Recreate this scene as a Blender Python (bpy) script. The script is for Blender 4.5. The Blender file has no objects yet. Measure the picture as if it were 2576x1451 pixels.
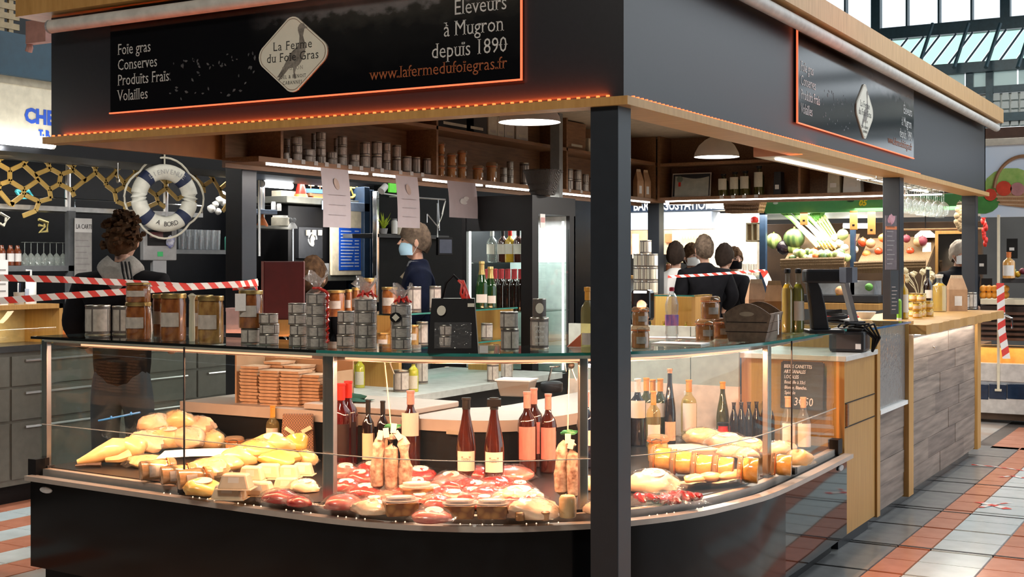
import bpy, bmesh, math, random
from mathutils import Vector, Matrix, Euler
R = random.Random(11)
SC = bpy.context.scene
COL = SC.collection
PI = math.pi

# ---------------------------------------------------------------- camera
F_PX, CX, HY = 3226.0, 1288.0, 662.0
CAM = Vector((2.054, -4.40, 1.55))
cd = bpy.data.cameras.new('camera')
cd.sensor_width = 36.0
cd.lens = F_PX / 2576.0 * 36.0
cd.shift_y = -(725.5 - HY) / 2576.0
cd.clip_start = 0.05
cd.clip_end = 200
cam = bpy.data.objects.new('camera', cd)
cam.location = CAM
cam.rotation_euler = (PI / 2, 0, math.radians(30))
COL.objects.link(cam)
SC.camera = cam
CR = Vector((math.cos(PI / 6), 0.5, 0))
CF = Vector((-0.5, math.cos(PI / 6), 0))

# ---------------------------------------------------------------- world, exposure
W = bpy.data.worlds.new('overcast_sky')
SC.world = W
W.use_nodes = True
W.node_tree.nodes['Background'].inputs[0].default_value = (0.86, 0.94, 1.0, 1)
W.node_tree.nodes['Background'].inputs[1].default_value = 1.5
vs = SC.view_settings
vs.view_transform = 'Standard'
vs.look = 'None'
vs.exposure = 0.12
vs.gamma = 1.0
vs.use_curve_mapping = False
SC.cycles.use_denoising = True
SC.cycles.use_adaptive_sampling = True
SC.cycles.adaptive_threshold = 0.045
SC.cycles.max_bounces = 7
SC.cycles.diffuse_bounces = 3
SC.cycles.glossy_bounces = 3
SC.cycles.transparent_max_bounces = 18
SC.cycles.sample_clamp_indirect = 3.0
SC.cycles.caustics_reflective = False
SC.cycles.caustics_refractive = False

def area(name, loc, size, power, col, direction=(0, 0, -1), sy=None, spread=PI):
 l = bpy.data.lights.new(name, 'AREA')
 l.energy = power
 l.color = col
 l.shape = 'RECTANGLE' if sy else 'SQUARE'
 l.size = size
 if sy:
  l.size_y = sy
 l.spread = spread
 o = bpy.data.objects.new(name, l)
 o.location = loc
 o.rotation_euler = Vector(direction).to_track_quat('-Z', 'Y').to_euler()
 COL.objects.link(o)
 return o

# unseen fill lights high above the aisles, added for ambient light
area('hall_lamp_front', (-0.6, -4.6, 5.2), 1.6, 210, (1.0, 0.93, 0.82))  # unseen fill light
area('hall_lamp_aisle', (3.0, 5.0, 6.2), 1.6, 170, (0.93, 0.98, 1.0))  # unseen fill light
area('hall_lamp_back', (-1.0, 10.5, 5.6), 2.0, 260, (1.0, 0.94, 0.85))  # unseen fill light
area('hall_lamp_left', (-4.4, 3.0, 5.0), 1.4, 40, (1.0, 0.92, 0.8))  # unseen fill light

# ---------------------------------------------------------------- points from the surveyed picture lines
def ray(px, py):
 return CF + CR * ((px - CX) / F_PX) + Vector((0, 0, (HY - py) / F_PX))
def PZ(px, py, z):
 r = ray(px, py)
 return CAM + r * ((z - CAM.z) / r.z)
def PX(px, py, x):
 r = ray(px, py)
 return CAM + r * ((x - CAM.x) / r.x)
def PY(px, py, y):
 r = ray(px, py)
 return CAM + r * ((y - CAM.y) / r.y)
def PD(px, py, d):
 return CAM + ray(px, py) * d
def MPP(p):
 return (Vector(p) - CAM).dot(CF) / F_PX      # metres for one picture pixel at a point

# ---------------------------------------------------------------- materials
MATS = {}
def _nt(name):
 m = bpy.data.materials.new(name)
 m.use_nodes = True
 nt = m.node_tree
 return m, nt, nt.nodes, nt.links
def mat(name, col, rough=0.5, metal=0.0, var=0.12, scale=18.0, emit=0.0, ecol=None, bump=0.0, col2=None, spec=0.5,
  stretch=None, kind='noise', alpha=1.0, trans=0.0, coat=0.0, sss=0.0):
 """principled material whose colour wanders between two tones by a procedural texture"""
 if name in MATS:
  return MATS[name]
 m, nt, N, L = _nt(name)
 b = N['Principled BSDF']
 c1 = tuple(col) + (1,)
 c2 = tuple(col2) + (1,) if col2 else tuple(max(0, c * (1 - 2 * var)) for c in col) + (1,)
 tc = N.new('ShaderNodeTexCoord')
 mp = N.new('ShaderNodeMapping')
 if stretch:
  mp.inputs['Scale'].default_value = stretch
 L.new(tc.outputs['Object'], mp.inputs[0])
 if kind == 'noise':
  t = N.new('ShaderNodeTexNoise')
  t.inputs['Scale'].default_value = scale
  t.inputs['Detail'].default_value = 4
  out = t.outputs['Fac']
 elif kind == 'voronoi':
  t = N.new('ShaderNodeTexVoronoi')
  t.inputs['Scale'].default_value = scale
  out = t.outputs['Distance']
 elif kind == 'wave':
  t = N.new('ShaderNodeTexWave')
  t.inputs['Scale'].default_value = scale
  t.inputs['Distortion'].default_value = 3.0
  t.inputs['Detail'].default_value = 3
  out = t.outputs['Fac']
 elif kind == 'checker':
  t = N.new('ShaderNodeTexChecker')
  t.inputs['Scale'].default_value = scale
  out = t.outputs['Fac']
 L.new(mp.outputs[0], t.inputs['Vector'])
 rp = N.new('ShaderNodeValToRGB')
 rp.color_ramp.elements[0].position = 0.3
 rp.color_ramp.elements[1].position = 0.7
 rp.color_ramp.elements[0].color = c2
 rp.color_ramp.elements[1].color = c1
 L.new(out, rp.inputs[0])
 L.new(rp.outputs[0], b.inputs['Base Color'])
 b.inputs['Roughness'].default_value = rough
 b.inputs['Metallic'].default_value = metal
 b.inputs['Specular IOR Level'].default_value = spec
 b.inputs['Alpha'].default_value = alpha
 b.inputs['Transmission Weight'].default_value = trans
 b.inputs['Coat Weight'].default_value = coat
 b.inputs['Coat Roughness'].default_value = 0.08
 if sss:
  b.inputs['Subsurface Weight'].default_value = sss
  b.inputs['Subsurface Scale'].default_value = 0.01
 if emit:
  b.inputs['Emission Color'].default_value = tuple(ecol or col) + (1,)
  b.inputs['Emission Strength'].default_value = emit
 if bump:
  bp = N.new('ShaderNodeBump')
  bp.inputs['Strength'].default_value = bump
  bp.inputs['Distance'].default_value = 0.01
  L.new(out, bp.inputs['Height'])
  L.new(bp.outputs[0], b.inputs['Normal'])
 MATS[name] = m
 return m
def glass(name, tint=(0.95, 0.98, 0.97), rough=0.02, refl=1.0, haze=0.0, hazecol=(0.9, 0.9, 0.9), bump=0.0, bscale=30.0):
 """thin clear sheet: light goes straight through, the rest mirrors by Fresnel; haze adds a milky film"""
 if name in MATS:
  return MATS[name]
 m, nt, N, L = _nt(name)
 N.remove(N['Principled BSDF'])
 tr = N.new('ShaderNodeBsdfTransparent')
 tr.inputs[0].default_value = tuple(tint) + (1,)
 gl = N.new('ShaderNodeBsdfGlossy')
 gl.inputs['Roughness'].default_value = rough
 fr = N.new('ShaderNodeLayerWeight')
 fr.inputs[0].default_value = 0.5
 pw = N.new('ShaderNodeMath')
 pw.operation = 'POWER'
 pw.inputs[1].default_value = 5.0
 L.new(fr.outputs['Facing'], pw.inputs[0])
 mx = N.new('ShaderNodeMixShader')
 mu = N.new('ShaderNodeMath')
 mu.operation = 'MULTIPLY_ADD'
 mu.use_clamp = True
 mu.inputs[1].default_value = 0.8 * refl
 mu.inputs[2].default_value = 0.04 * refl
 L.new(pw.outputs[0], mu.inputs[0])
 L.new(mu.outputs[0], mx.inputs[0])
 L.new(tr.outputs[0], mx.inputs[1])
 L.new(gl.outputs[0], mx.inputs[2])
 last = mx
 if bump:
  tx = N.new('ShaderNodeTexNoise')
  tx.inputs['Scale'].default_value = bscale
  tx.inputs['Detail'].default_value = 3
  tc = N.new('ShaderNodeTexCoord')
  L.new(tc.outputs['Object'], tx.inputs['Vector'])
  bp = N.new('ShaderNodeBump')
  bp.inputs['Strength'].default_value = bump
  bp.inputs['Distance'].default_value = 0.02
  L.new(tx.outputs['Fac'], bp.inputs['Height'])
  L.new(bp.outputs[0], gl.inputs['Normal'])
  L.new(bp.outputs[0], fr.inputs['Normal'])
 if haze:
  df = N.new('ShaderNodeBsdfDiffuse')
  df.inputs[0].default_value = tuple(hazecol) + (1,)
  m2 = N.new('ShaderNodeMixShader')
  m2.inputs[0].default_value = haze
  L.new(last.outputs[0], m2.inputs[1])
  L.new(df.outputs[0], m2.inputs[2])
  last = m2
 L.new(last.outputs[0], N['Material Output'].inputs[0])
 MATS[name] = m
 return m
def glow(name, col, strength):
 return mat(name, tuple(min(1, c) for c in col), 0.5, var=0.01, emit=strength, ecol=col)

# ---------------------------------------------------------------- mesh builder
class MB:
 def __init__(s):
  s.v, s.f, s.m = [], [], []
  s.T = None
 def _add(s, vs, fs, mi=0):
  o = len(s.v)
  if s.T is not None:
   vs = [s.T @ Vector(p) for p in vs]
  s.v += [tuple(p) for p in vs]
  s.f += [tuple(i + o for i in f) for f in fs]
  s.m += [mi] * len(fs)
  return s
 def box(s, x0, x1, y0, y1, z0, z1, mi=0):
  return s._add([(x0, y0, z0), (x1, y0, z0), (x1, y1, z0), (x0, y1, z0), (x0, y0, z1), (x1, y0, z1), (x1, y1, z1), (x0, y1, z1)],
                      [(0, 3, 2, 1), (4, 5, 6, 7), (0, 1, 5, 4), (1, 2, 6, 5), (2, 3, 7, 6), (3, 0, 4, 7)], mi)
 def taper(s, bx, by, tx, ty, z0, z1, cx=0, cy=0, mi=0, ox=0, oy=0):
  """box whose top is another size than its base"""
  a = [(cx - bx, cy - by, z0), (cx + bx, cy - by, z0), (cx + bx, cy + by, z0), (cx - bx, cy + by, z0)]
  b = [(cx + ox - tx, cy + oy - ty, z1), (cx + ox + tx, cy + oy - ty, z1), (cx + ox + tx, cy + oy + ty, z1), (cx + ox - tx, cy + oy + ty, z1)]
  return s._add(a + b, [(0, 3, 2, 1), (4, 5, 6, 7), (0, 1, 5, 4), (1, 2, 6, 5), (2, 3, 7, 6), (3, 0, 4, 7)], mi)
 def lathe(s, prof, seg=16, cx=0, cy=0, mi=0, caps=True, sx=1.0, sy=1.0):
  vs, fs = [], []
  n = len(prof)
  for r, z in prof:
   for k in range(seg):
    a = 2 * PI * k / seg
    vs.append((cx + sx * r * math.cos(a), cy + sy * r * math.sin(a), z))
  for i in range(n - 1):
   for k in range(seg):
    k2 = (k + 1) % seg
    fs.append((i * seg + k, i * seg + k2, (i + 1) * seg + k2, (i + 1) * seg + k))
  if caps:
   if prof[0][0] > 1e-4:
    fs.append(tuple(range(seg - 1, -1, -1)))
   if prof[-1][0] > 1e-4:
    fs.append(tuple((n - 1) * seg + k for k in range(seg)))
  return s._add(vs, fs, mi)
 def tube(s, pts, r, seg=6, mi=0, closed=False):
  pts = [Vector(p) for p in pts]
  n = len(pts)
  rs = r if isinstance(r, (list, tuple)) else [r] * n
  vs, fs = [], []
  for i, p in enumerate(pts):
   if closed:
    t = pts[(i + 1) % n] - pts[i - 1]
   else:
    t = pts[min(i + 1, n - 1)] - pts[max(i - 1, 0)]
   if t.length < 1e-9:
    t = Vector((0, 0, 1))
   t.normalize()
   u = t.cross(Vector((0, 0, 1)))
   if u.length < 0.05:
    u = t.cross(Vector((0, 1, 0)))
   u.normalize()
   w = t.cross(u)
   for k in range(seg):
    a = 2 * PI * k / seg
    vs.append(p + u * (rs[i] * math.cos(a)) + w * (rs[i] * math.sin(a)))
  for i in range(n if closed else n - 1):
   j = (i + 1) % n
   for k in range(seg):
    k2 = (k + 1) % seg
    fs.append((i * seg + k, i * seg + k2, j * seg + k2, j * seg + k))
  if not closed:
   fs.append(tuple(range(seg - 1, -1, -1)))
   fs.append(tuple((n - 1) * seg + k for k in range(seg)))
  return s._add(vs, fs, mi)
 def prism(s, pts, z0, z1, mi=0):
  n = len(pts)
  vs = [(x, y, z0) for x, y in pts] + [(x, y, z1) for x, y in pts]
  fs = [tuple(range(n - 1, -1, -1)), tuple(range(n, 2 * n))]
  fs += [(i, (i + 1) % n, n + (i + 1) % n, n + i) for i in range(n)]
  return s._add(vs, fs, mi)
 def slab(s, P, Q, z0, z1, mi=0):
  """band between two plan polylines of the same length"""
  n = len(P)
  vs = [(p[0], p[1], z0) for p in P] + [(q[0], q[1], z0) for q in Q] + [(p[0], p[1], z1) for p in P] + [(q[0], q[1], z1) for q in Q]
  fs = []
  for i in range(n - 1):
   fs += [(i, n + i, n + i + 1, i + 1), (2 * n + i, 2 * n + i + 1, 3 * n + i + 1, 3 * n + i),
                   (i, i + 1, 2 * n + i + 1, 2 * n + i), (n + i + 1, n + i, 3 * n + i, 3 * n + i + 1)]
  fs += [(0, 2 * n, 3 * n, n), (n - 1, 2 * n - 1, 4 * n - 1, 3 * n - 1)]
  return s._add(vs, fs, mi)
 def blob(s, c, rad, seg=12, rings=8, jit=0.0, mi=0, seed=1, flat=None):
  rr = random.Random(seed)
  ph = [rr.uniform(0, 6.28) for _ in range(6)]
  vs, fs = [], []
  for i in range(rings + 1):
   th = PI * i / rings
   for k in range(seg):
    a = 2 * PI * k / seg
    d = 1 + jit * (math.sin(2 * a + ph[0]) * math.sin(2 * th + ph[1]) + 0.6 * math.sin(3 * a + ph[2]) * math.sin(3 * th + ph[3])
                               + 0.4 * math.sin(5 * a + ph[4] + 4 * th))
    x, y, z = rad[0] * d * math.sin(th) * math.cos(a), rad[1] * d * math.sin(th) * math.sin(a), rad[2] * d * math.cos(th)
    if flat is not None and z < -flat * rad[2]:
     z = -flat * rad[2]
    vs.append((c[0] + x, c[1] + y, c[2] + z))
  for i in range(rings):
   for k in range(seg):
    k2 = (k + 1) % seg
    fs.append((i * seg + k, (i + 1) * seg + k, (i + 1) * seg + k2, i * seg + k2))
  return s._add(vs, fs, mi)
 def sheet(s, fn, nu, nv, mi=0, thick=None):
  """grid surface fn(u, v) for u, v in 0..1"""
  vs = [fn(i / nu, j / nv) for i in range(nu + 1) for j in range(nv + 1)]
  fs = [(i * (nv + 1) + j, (i + 1) * (nv + 1) + j, (i + 1) * (nv + 1) + j + 1, i * (nv + 1) + j + 1) for i in range(nu) for j in range(nv)]
  return s._add(vs, fs, mi)
 def ribbon(s, pts, w, up=(0, 0, 1), mi=0):
  vs, fs = [], []
  up = Vector(up)
  for p in pts:
   p = Vector(p)
   vs += [p - up * (w / 2), p + up * (w / 2)]
  fs = [(2 * i, 2 * i + 2, 2 * i + 3, 2 * i + 1) for i in range(len(pts) - 1)]
  return s._add(vs, fs, mi)
 def mesh(s, name, mats, smooth=False):
  me = bpy.data.meshes.new(name)
  me.from_pydata(s.v, [], s.f)
  if not isinstance(mats, (list, tuple)):
   mats = [mats]
  for m in mats:
   me.materials.append(m)
  if len(mats) > 1:
   me.polygons.foreach_set('material_index', s.m)
  bm = bmesh.new()
  bm.from_mesh(me)
  bmesh.ops.recalc_face_normals(bm, faces=bm.faces)
  bm.to_mesh(me)
  bm.free()
  if smooth:
   me.polygons.foreach_set('use_smooth', [True] * len(me.polygons))
   try:
    me.set_sharp_from_angle(angle=math.radians(42 if smooth is True else smooth))
   except Exception:
    pass
  me.update()
  return me
 def ob(s, name, mats, parent=None, smooth=False, bevel=0.0):
  o = bpy.data.objects.new(name, s.mesh(name, mats, smooth))
  COL.objects.link(o)
  o.parent = parent
  if bevel:
   b = o.modifiers.new('edge', 'BEVEL')
   b.width = bevel
   b.segments = 2
   b.limit_method = 'ANGLE'
  return o

def tag(o, label=None, cat=None, group=None, kind=None):
 if label: o['label'] = label
 if cat: o['category'] = cat
 if group: o['group'] = group
 if kind: o['kind'] = kind
 return o
def E(name, loc, label, cat, group=None, rz=0.0):
 o = bpy.data.objects.new(name, None)
 o.empty_display_size = 0.05
 COL.objects.link(o)
 o.location = loc
 o.rotation_euler = (0, 0, rz)
 return tag(o, label, cat, group)
def dup(root, loc, rz=None, label=None, group=None, scale=None):
 def cp(o, par):
  c = o.copy()
  COL.objects.link(c)
  c.parent = par
  for ch in o.children:
   cp(ch, c)
  return c
 r = cp(root, None)
 r.location = loc
 if rz is not None: r.rotation_euler = (0, 0, rz)
 if scale is not None: r.scale = scale if isinstance(scale, (tuple, list)) else (scale,) * 3
 if label: r['label'] = label
 if group: r['group'] = group
 return r
FACE = math.radians(30)       # turn about z that makes a thing's front (-y) look at the camera side

def text_mesh(txt, size=1.0, align='LEFT', sx=1.0, depth=0.0, bold=0.0, shear=0.0, space=1.0):
 c = bpy.data.curves.new('lettering', 'FONT')
 c.body = txt
 c.size = size
 c.align_x = align
 c.offset = bold
 c.shear = shear
 c.extrude = depth
 c.space_character = space
 c.resolution_u = 2
 o = bpy.data.objects.new('lettering', c)
 me = bpy.data.meshes.new_from_object(o)
 bpy.data.objects.remove(o)
 for v in me.vertices:
  v.co.x *= sx
 return me
def text(name, txt, loc, rot, size, m, parent=None, align='LEFT', sx=1.0, depth=0.0006, bold=0.0, shear=0.0, space=1.0):
 me = text_mesh(txt, size, align, sx, depth, bold, shear, space)
 me.materials.clear()
 me.materials.append(m)
 o = bpy.data.objects.new(name, me)
 COL.objects.link(o)
 o.location = loc
 o.rotation_euler = rot
 o.parent = parent
 return o
RX = (PI / 2, 0, 0)               # lettering on a face that looks to -y
RY = (PI / 2, 0, PI / 2)          # lettering on a face that looks to +x

def crom(pts, n=8):
 """smooth plan curve through points"""
 P = [Vector((p[0], p[1])) for p in pts]
 P = [P[0] * 2 - P[1]] + P + [P[-1] * 2 - P[-2]]
 out = []
 for i in range(1, len(P) - 2):
  for k in range(n):
   t = k / n
   a, b, c, d = P[i - 1], P[i], P[i + 1], P[i + 2]
   out.append(0.5 * ((2 * b) + (c - a) * t + (2 * a - 5 * b + 4 * c - d) * t * t + (3 * b - a - 3 * c + d) * t ** 3))
 out.append(P[-2])
 return out
def offset(pts, d):
 """shift a plan polyline to its left by d"""
 out = []
 n = len(pts)
 for i, p in enumerate(pts):
  t = (pts[min(i + 1, n - 1)] - pts[max(i - 1, 0)]).normalized()
  out.append(p + Vector((-t.y, t.x)) * d)
 return out
ORD = ['lowest', 'second', 'third', 'fourth', 'fifth', 'sixth']
# ================================================================ materials
m_fascia = mat('charcoal_laminate', (0.016, 0.017, 0.022), 0.36, var=0.1, scale=60)
m_black = mat('black_panel', (0.012, 0.012, 0.014), 0.22, var=0.1)
m_gloss = mat('black_gloss_panel', (0.004, 0.0045, 0.006), 0.05, var=0.1, spec=0.5)
m_oak = mat('oak_board', (0.56, 0.31, 0.10), 0.4, col2=(0.44, 0.23, 0.065), scale=6, stretch=(6, 1, 1))
m_oakz = mat('oak_upright', (0.52, 0.29, 0.085), 0.42, col2=(0.42, 0.22, 0.06), scale=7, stretch=(14, 14, 0.6))
m_oakd = mat('brown_shelf_wood', (0.24, 0.12, 0.055), 0.5, col2=(0.16, 0.075, 0.032), scale=7, stretch=(10, 1, 10))
m_rust = mat('orange_brown_panel', (0.42, 0.17, 0.05), 0.5, col2=(0.32, 0.12, 0.035), scale=8)
m_steel = mat('brushed_steel', (0.62, 0.62, 0.62), 0.28, metal=1.0, var=0.06, scale=60, stretch=(1, 1, 30))
m_chrome = mat('polished_steel', (0.8, 0.8, 0.8), 0.12, metal=1.0, var=0.03)
m_white = mat('white_paint', (0.82, 0.82, 0.8), 0.5, var=0.03)
m_cream = mat('cream_paint', (0.78, 0.70, 0.52), 0.5, var=0.05)
m_grey = mat('grey_plastic', (0.30, 0.31, 0.32), 0.45, var=0.06)
m_dkgrey = mat('dark_grey_plastic', (0.03, 0.032, 0.037), 0.4, var=0.1, spec=0.3)
m_blk = mat('matte_black', (0.005, 0.005, 0.006), 0.5, var=0.1, spec=0.25)
m_paper = mat('white_paper', (0.8, 0.78, 0.76), 0.7, var=0.04)
m_navy = mat('navy_steel', (0.02, 0.045, 0.09), 0.4, var=0.15)
m_ledw = glow('white_led', (1.0, 0.96, 0.88), 9.0)
m_ledwarm = glow('warm_led', (1.0, 0.40, 0.22), 1.6)
m_ledor = glow('orange_led', (1.0, 0.13, 0.03), 3.0)
m_tube = glow('fluorescent_tube', (0.95, 0.98, 1.0), 8.0)
m_clear = glass('clear_glass', (0.93, 0.97, 0.96), 0.01, 0.9)
m_edge = mat('glass_edge_green', (0.03, 0.22, 0.19), 0.1, var=0.1, spec=0.8)
m_pillar = mat('pillar_grey_paint', (0.02, 0.025, 0.033), 0.36, spec=0.4, var=0.06)

# ================================================================ hall shell
def struct(mb, name, mats, **k):
 return tag(mb.ob(name, mats, **k), kind='structure')
m_hall = mat('hall_floor_far', (0.46, 0.45, 0.43), 0.3, col2=(0.33, 0.24, 0.19), scale=3)
floor = struct(MB().box(-18, 9, -10, 22, -0.1, -0.012), 'floor', mat('floor_grout', (0.12, 0.10, 0.09), 0.5, scale=8))
# ceramic paving, laid in long bands that run along the aisles: grey by the stall, then terracotta and pale blue-grey
m_terra = mat('terracotta_tile', (0.60, 0.25, 0.155), 0.24, col2=(0.50, 0.20, 0.12), scale=9)
m_pale = mat('pale_tile', (0.64, 0.76, 0.79), 0.2, col2=(0.55, 0.66, 0.69), scale=9)
m_greyt = mat('grey_tile', (0.27, 0.27, 0.26), 0.22, col2=(0.21, 0.21, 0.21), scale=9)
TILE = {}
def tile(x0, x1, y0, y1, m):
 k = (round(x1 - x0, 3), round(y1 - y0, 3), m.name)
 if k not in TILE:
  g = 0.003
  w, d = (x1 - x0) / 2 - g, (y1 - y0) / 2 - g
  TILE[k] = MB().taper(w, d, w - 0.002, d - 0.002, -0.012, 0.0).mesh('tile', m)
 o = bpy.data.objects.new('tile', TILE[k])
 COL.objects.link(o)
 o.location = ((x0 + x1) / 2, (y0 + y1) / 2, 0)
 o.parent = floor
for x0, x1, m, ln in ((0.0, 0.37, m_greyt, 0.62), (0.37, 0.545, m_terra, 0.31), (0.545, 0.865, m_pale, 0.31), (0.865, 1.20, m_terra, 0.31),
                      (1.20, 1.52, m_pale, 0.31), (1.52, 1.70, m_terra, 0.31)):
 y = 1.50
 while y < 6.9:
  tile(x0, x1, y, y + ln - (0.02 if abs((y - 1.5 + ln) % 0.62) < 0.02 else 0), m)
  y += ln
for y0, y1, m in ((6.94, 7.25, m_pale), (7.25, 7.55, m_terra), (7.55, 7.86, m_pale), (7.86, 8.2, m_terra), (8.2, 8.5, m_pale)):
 x = 0.14
 while x < 3.0:
  tile(x, x + 0.31, y0, y1, m if x > 0.3 else m_terra)
  x += 0.31
for i in range(9):
 x0 = -5.4 + 0.235 * i
 y = -0.9
 while y < 2.4:
  tile(x0, x0 + 0.235, y, y + 0.31, (m_terra, m_pale)[i % 2])
  y += 0.31
for y in (2.76, 3.88, 5.02):
 MB().box(.0, 1.3, y, y + .022, -.004, .0012).ob('expansion_joint', m_blk, floor)
fr = MB()
fr.box(-18, 0.0, -10, 22, -0.012, -0.004)
tag(fr.ob('paving', m_hall, floor), kind='stuff')
fr = MB().box(1.70, 9, -10, 22, -0.012, -0.004)
tag(fr.ob('paving', m_hall, floor), kind='stuff')
fr = MB().box(0.0, 1.70, -10, 1.50, -0.012, -0.004)
tag(fr.ob('paving', m_hall, floor), kind='stuff')

m_hallwall = mat('hall_wall', (0.10, 0.10, 0.10), 0.7, scale=2)
m_iron = mat('dark_green_iron', (0.03, 0.07, 0.09), 0.45, var=0.15)
struct(MB().box(-18, 9, -10.2, -10, 0, 9), 'wall_front', m_hallwall)
struct(MB().box(-18.2, -18, -10, 22, 0, 9), 'wall_left', m_hallwall)
struct(MB().box(-18, 4.2, -10, 22, 9, 9.2).box(4.2, 9, -10, 2.0, 9, 9.2), 'ceiling', m_hallwall)  # second slab extends the roof to keep sky light off the stall front
struct(MB().box(9, 9.2, -10, 0.5, 0, 9), 'wall_right', m_hallwall)  # unseen wall added to block side daylight from the stall front

for loc, s_, lab in (((-.6, -4.6, 5.2), 1.6, 'added square fill lamp hung before the stall front'), ((3.0, 5.0, 6.2), 1.6, 'added square fill lamp hung over the side aisle'), ((-1.0, 10.5, 5.6), 2.0, 'added square fill lamp hung over the far stalls'), ((-4.4, 3.0, 5.0), 1.4, 'added square fill lamp hung over the bar aisle')):  # housings added around the unseen fill lights
 t = E('hall_lamp', loc, lab, 'lamp', 'added square fill lamps')  # added housing around an unseen fill light
 MB().taper(s_ / 2 + .04, s_ / 2 + .04, s_ / 3, s_ / 3, .01, .16).ob('housing', m_dkgrey, t)
 MB().tube([(0, 0, .15), (0, 0, 9 - loc[2])], .012, 6).ob('cord', m_blk, t)
# back wall of the hall: iron window wall with a glazed canopy under it
YB = 16.0
def pb(px, py, y=YB):
 p = PY(px, py, y)
 return p.x, p.z
wb = struct(MB().box(-18, 9, YB + 0.1, YB + 0.3, 0, 3.0), 'wall_back', m_hallwall)
win = struct(MB().box(-3, 9, YB - 0.1, YB + 0.1, pb(2400, 72)[1] - 0.09, pb(2400, 72)[1] + 0.09), 'window_1', m_iron)
x205, x298 = pb(2205, 60)[0], pb(2298, 60)[0]
step = (pb(2530, 30)[0] - pb(2205, 30)[0]) / 4
zt0 = pb(2400, 72)[1]
for i in range(-7, 6):
 x = x205 + i * step
 wd = 0.07 if i % 4 == 0 else 0.014
 MB().box(x - wd, x + wd, YB - 0.08, YB + 0.08, zt0, 8.9).ob('mullion', m_iron, win)
 MB().box(x + wd, x + step - 0.03, YB - 0.005, YB + 0.005, zt0 + 0.1, 8.9).ob('pane', glass('window_pane', (0.97, 0.99, 1.0), 0.02, 0.5), win)
# sloping glazed canopy in front of the lower window band
can = struct(MB().box(-3, 9, YB - 0.9, YB - 0.75, pb(2400, 172, YB - .8)[1] - 0.09, pb(2400, 172, YB - .8)[1] + 0.06), 'window_2', m_iron)
zc = pb(2400, 172, YB - .8)[1]
m_greeng = glass('green_wired_glass', (0.60, 0.92, 0.74), 0.15, 1.0, haze=0.16, hazecol=(0.7, 0.9, 0.75), bump=0.1)
for i in range(-8, 14):
 x = x205 + i * step * 0.5
 mb = MB().tube([(x, YB - 0.8, zc), (x + 0.25, YB - 0.05, zt0 - 0.1)], 0.016, 5)
 mb.ob('glazing_bar', m_iron, can)
 w = step * 0.5
 MB().sheet(lambda u, v: (x + 0.03 + u * (w - .06) + .25 * v, YB - 0.8 + 0.74 * v, zc + v * (zt0 - 0.1 - zc)), 1, 1).ob('pane', m_greeng, can)
# lower storey: iron posts, obscured panes and a field of glass bricks
low = struct(MB().box(-3, 9, YB - 0.85, YB - 0.78, 3.6, 3.72), 'window_3', m_iron)
yb = YB - 0.8
zbr0, zbr1 = pb(2530, 318, yb)[1], pb(2530, 232, yb)[1]
m_brickg = glass('glass_brick', (0.75, 0.82, 0.82), 0.3, 1.0, haze=0.45, hazecol=(0.62, 0.68, 0.68))
MB().box(-3, 9, yb - 0.03, yb + 0.03, zbr1, zbr1 + 0.1).ob('rail', m_iron, low)
MB().box(-3, 9, yb - 0.03, yb + 0.03, zbr0 - 0.13, zbr0 - 0.02).ob('rail', m_iron, low)
for px in (2310, 2400, 2480, 2560):
 a, b = PY(px, 170, YB - 1.2), PY(px + 36, 60, YB - .6)
 MB().tube([a, b], .03, 6).ob('brace', m_iron, can)
for px in (2440, 2490):
 x = pb(px, 250, yb)[0]
 MB().box(x - 0.05, x + 0.05, yb - 0.05, yb + 0.05, zbr0 - 0.2, zc).ob('post', m_iron, low)
xb = pb(2496, 280, yb)[0]
bs = (zbr1 - zbr0) / 4
bme = MB().taper(bs / 2 - .01, 0.03, bs / 2 - .02, 0.02, -bs / 2 + .01, bs / 2 - .01).mesh('glass_brick', m_brickg)
for i in range(-8, 6):
 for j in range(4):
  if -2 <= i <= -1:
   continue
  o = bpy.data.objects.new('glass_brick', bme)
  COL.objects.link(o)
  o.location = (xb + (i + .5) * bs, yb, zbr0 + (j + .5) * bs)
  o.parent = low
MB().box(-3, 9, yb + 0.04, yb + 0.06, zbr0, zbr1).ob('mortar', mat('brick_mortar', (.6, .64, .62), .8), low)
for i in range(-6, 5):
 x = xb + i * step * 0.75
 MB().box(x, x + step * .7, yb - 0.01, yb + 0.01, zbr1 + 0.1, zc - 0.08).ob('pane', glass('obscured_glass', (.7, .8, .78), .3, 1, haze=.5, hazecol=(.5, .58, .55)), low)

# ================================================================ the stall: pillars, fascia, roof edge
stall = E('market_stall', (0, 0, 0), 'charcoal stall canopy with oak roof edge, square pillars and orange LED line', 'stall')
ZF0, ZF1 = 2.18, 2.775
XL, YR = -3.145, 7.57
MB().box(XL, 0, 0, 0.04, ZF0, ZF1).ob('fascia', m_fascia, stall)
MB().box(-0.04, 0, 0.04, YR, ZF0, ZF1).ob('fascia', m_fascia, stall)
MB().box(XL, XL + 0.03, 0.04, 1.38, 2.15, ZF1).ob('side_panel', m_rust, stall)
MB().box(XL, 0, YR - 0.04, YR, ZF0, ZF1).ob('fascia', m_fascia, stall)
MB().box(XL - 0.03, 0.03, -0.03, 0.07, 2.145, 2.178).ob('trim_board', m_oak, stall)
MB().box(-0.16, 0.03, 0.07, YR + 0.02, 2.145, 2.178).ob('trim_board', m_oakz if False else mat('oak_board_side', (0.62, 0.36, 0.13), .4, col2=(.5, .27, .085), scale=6, stretch=(1, 6, 1)), stall)
MB().box(XL - 0.13, 0.13, -0.11, 0.06, 2.775, 2.895).ob('roof_edge', m_oak, stall)
MB().box(-0.06, 0.13, 0.06, YR + 0.14, 2.80, 2.92).ob('roof_edge', mat('oak_board_side', (0, 0, 0)), stall)
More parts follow.
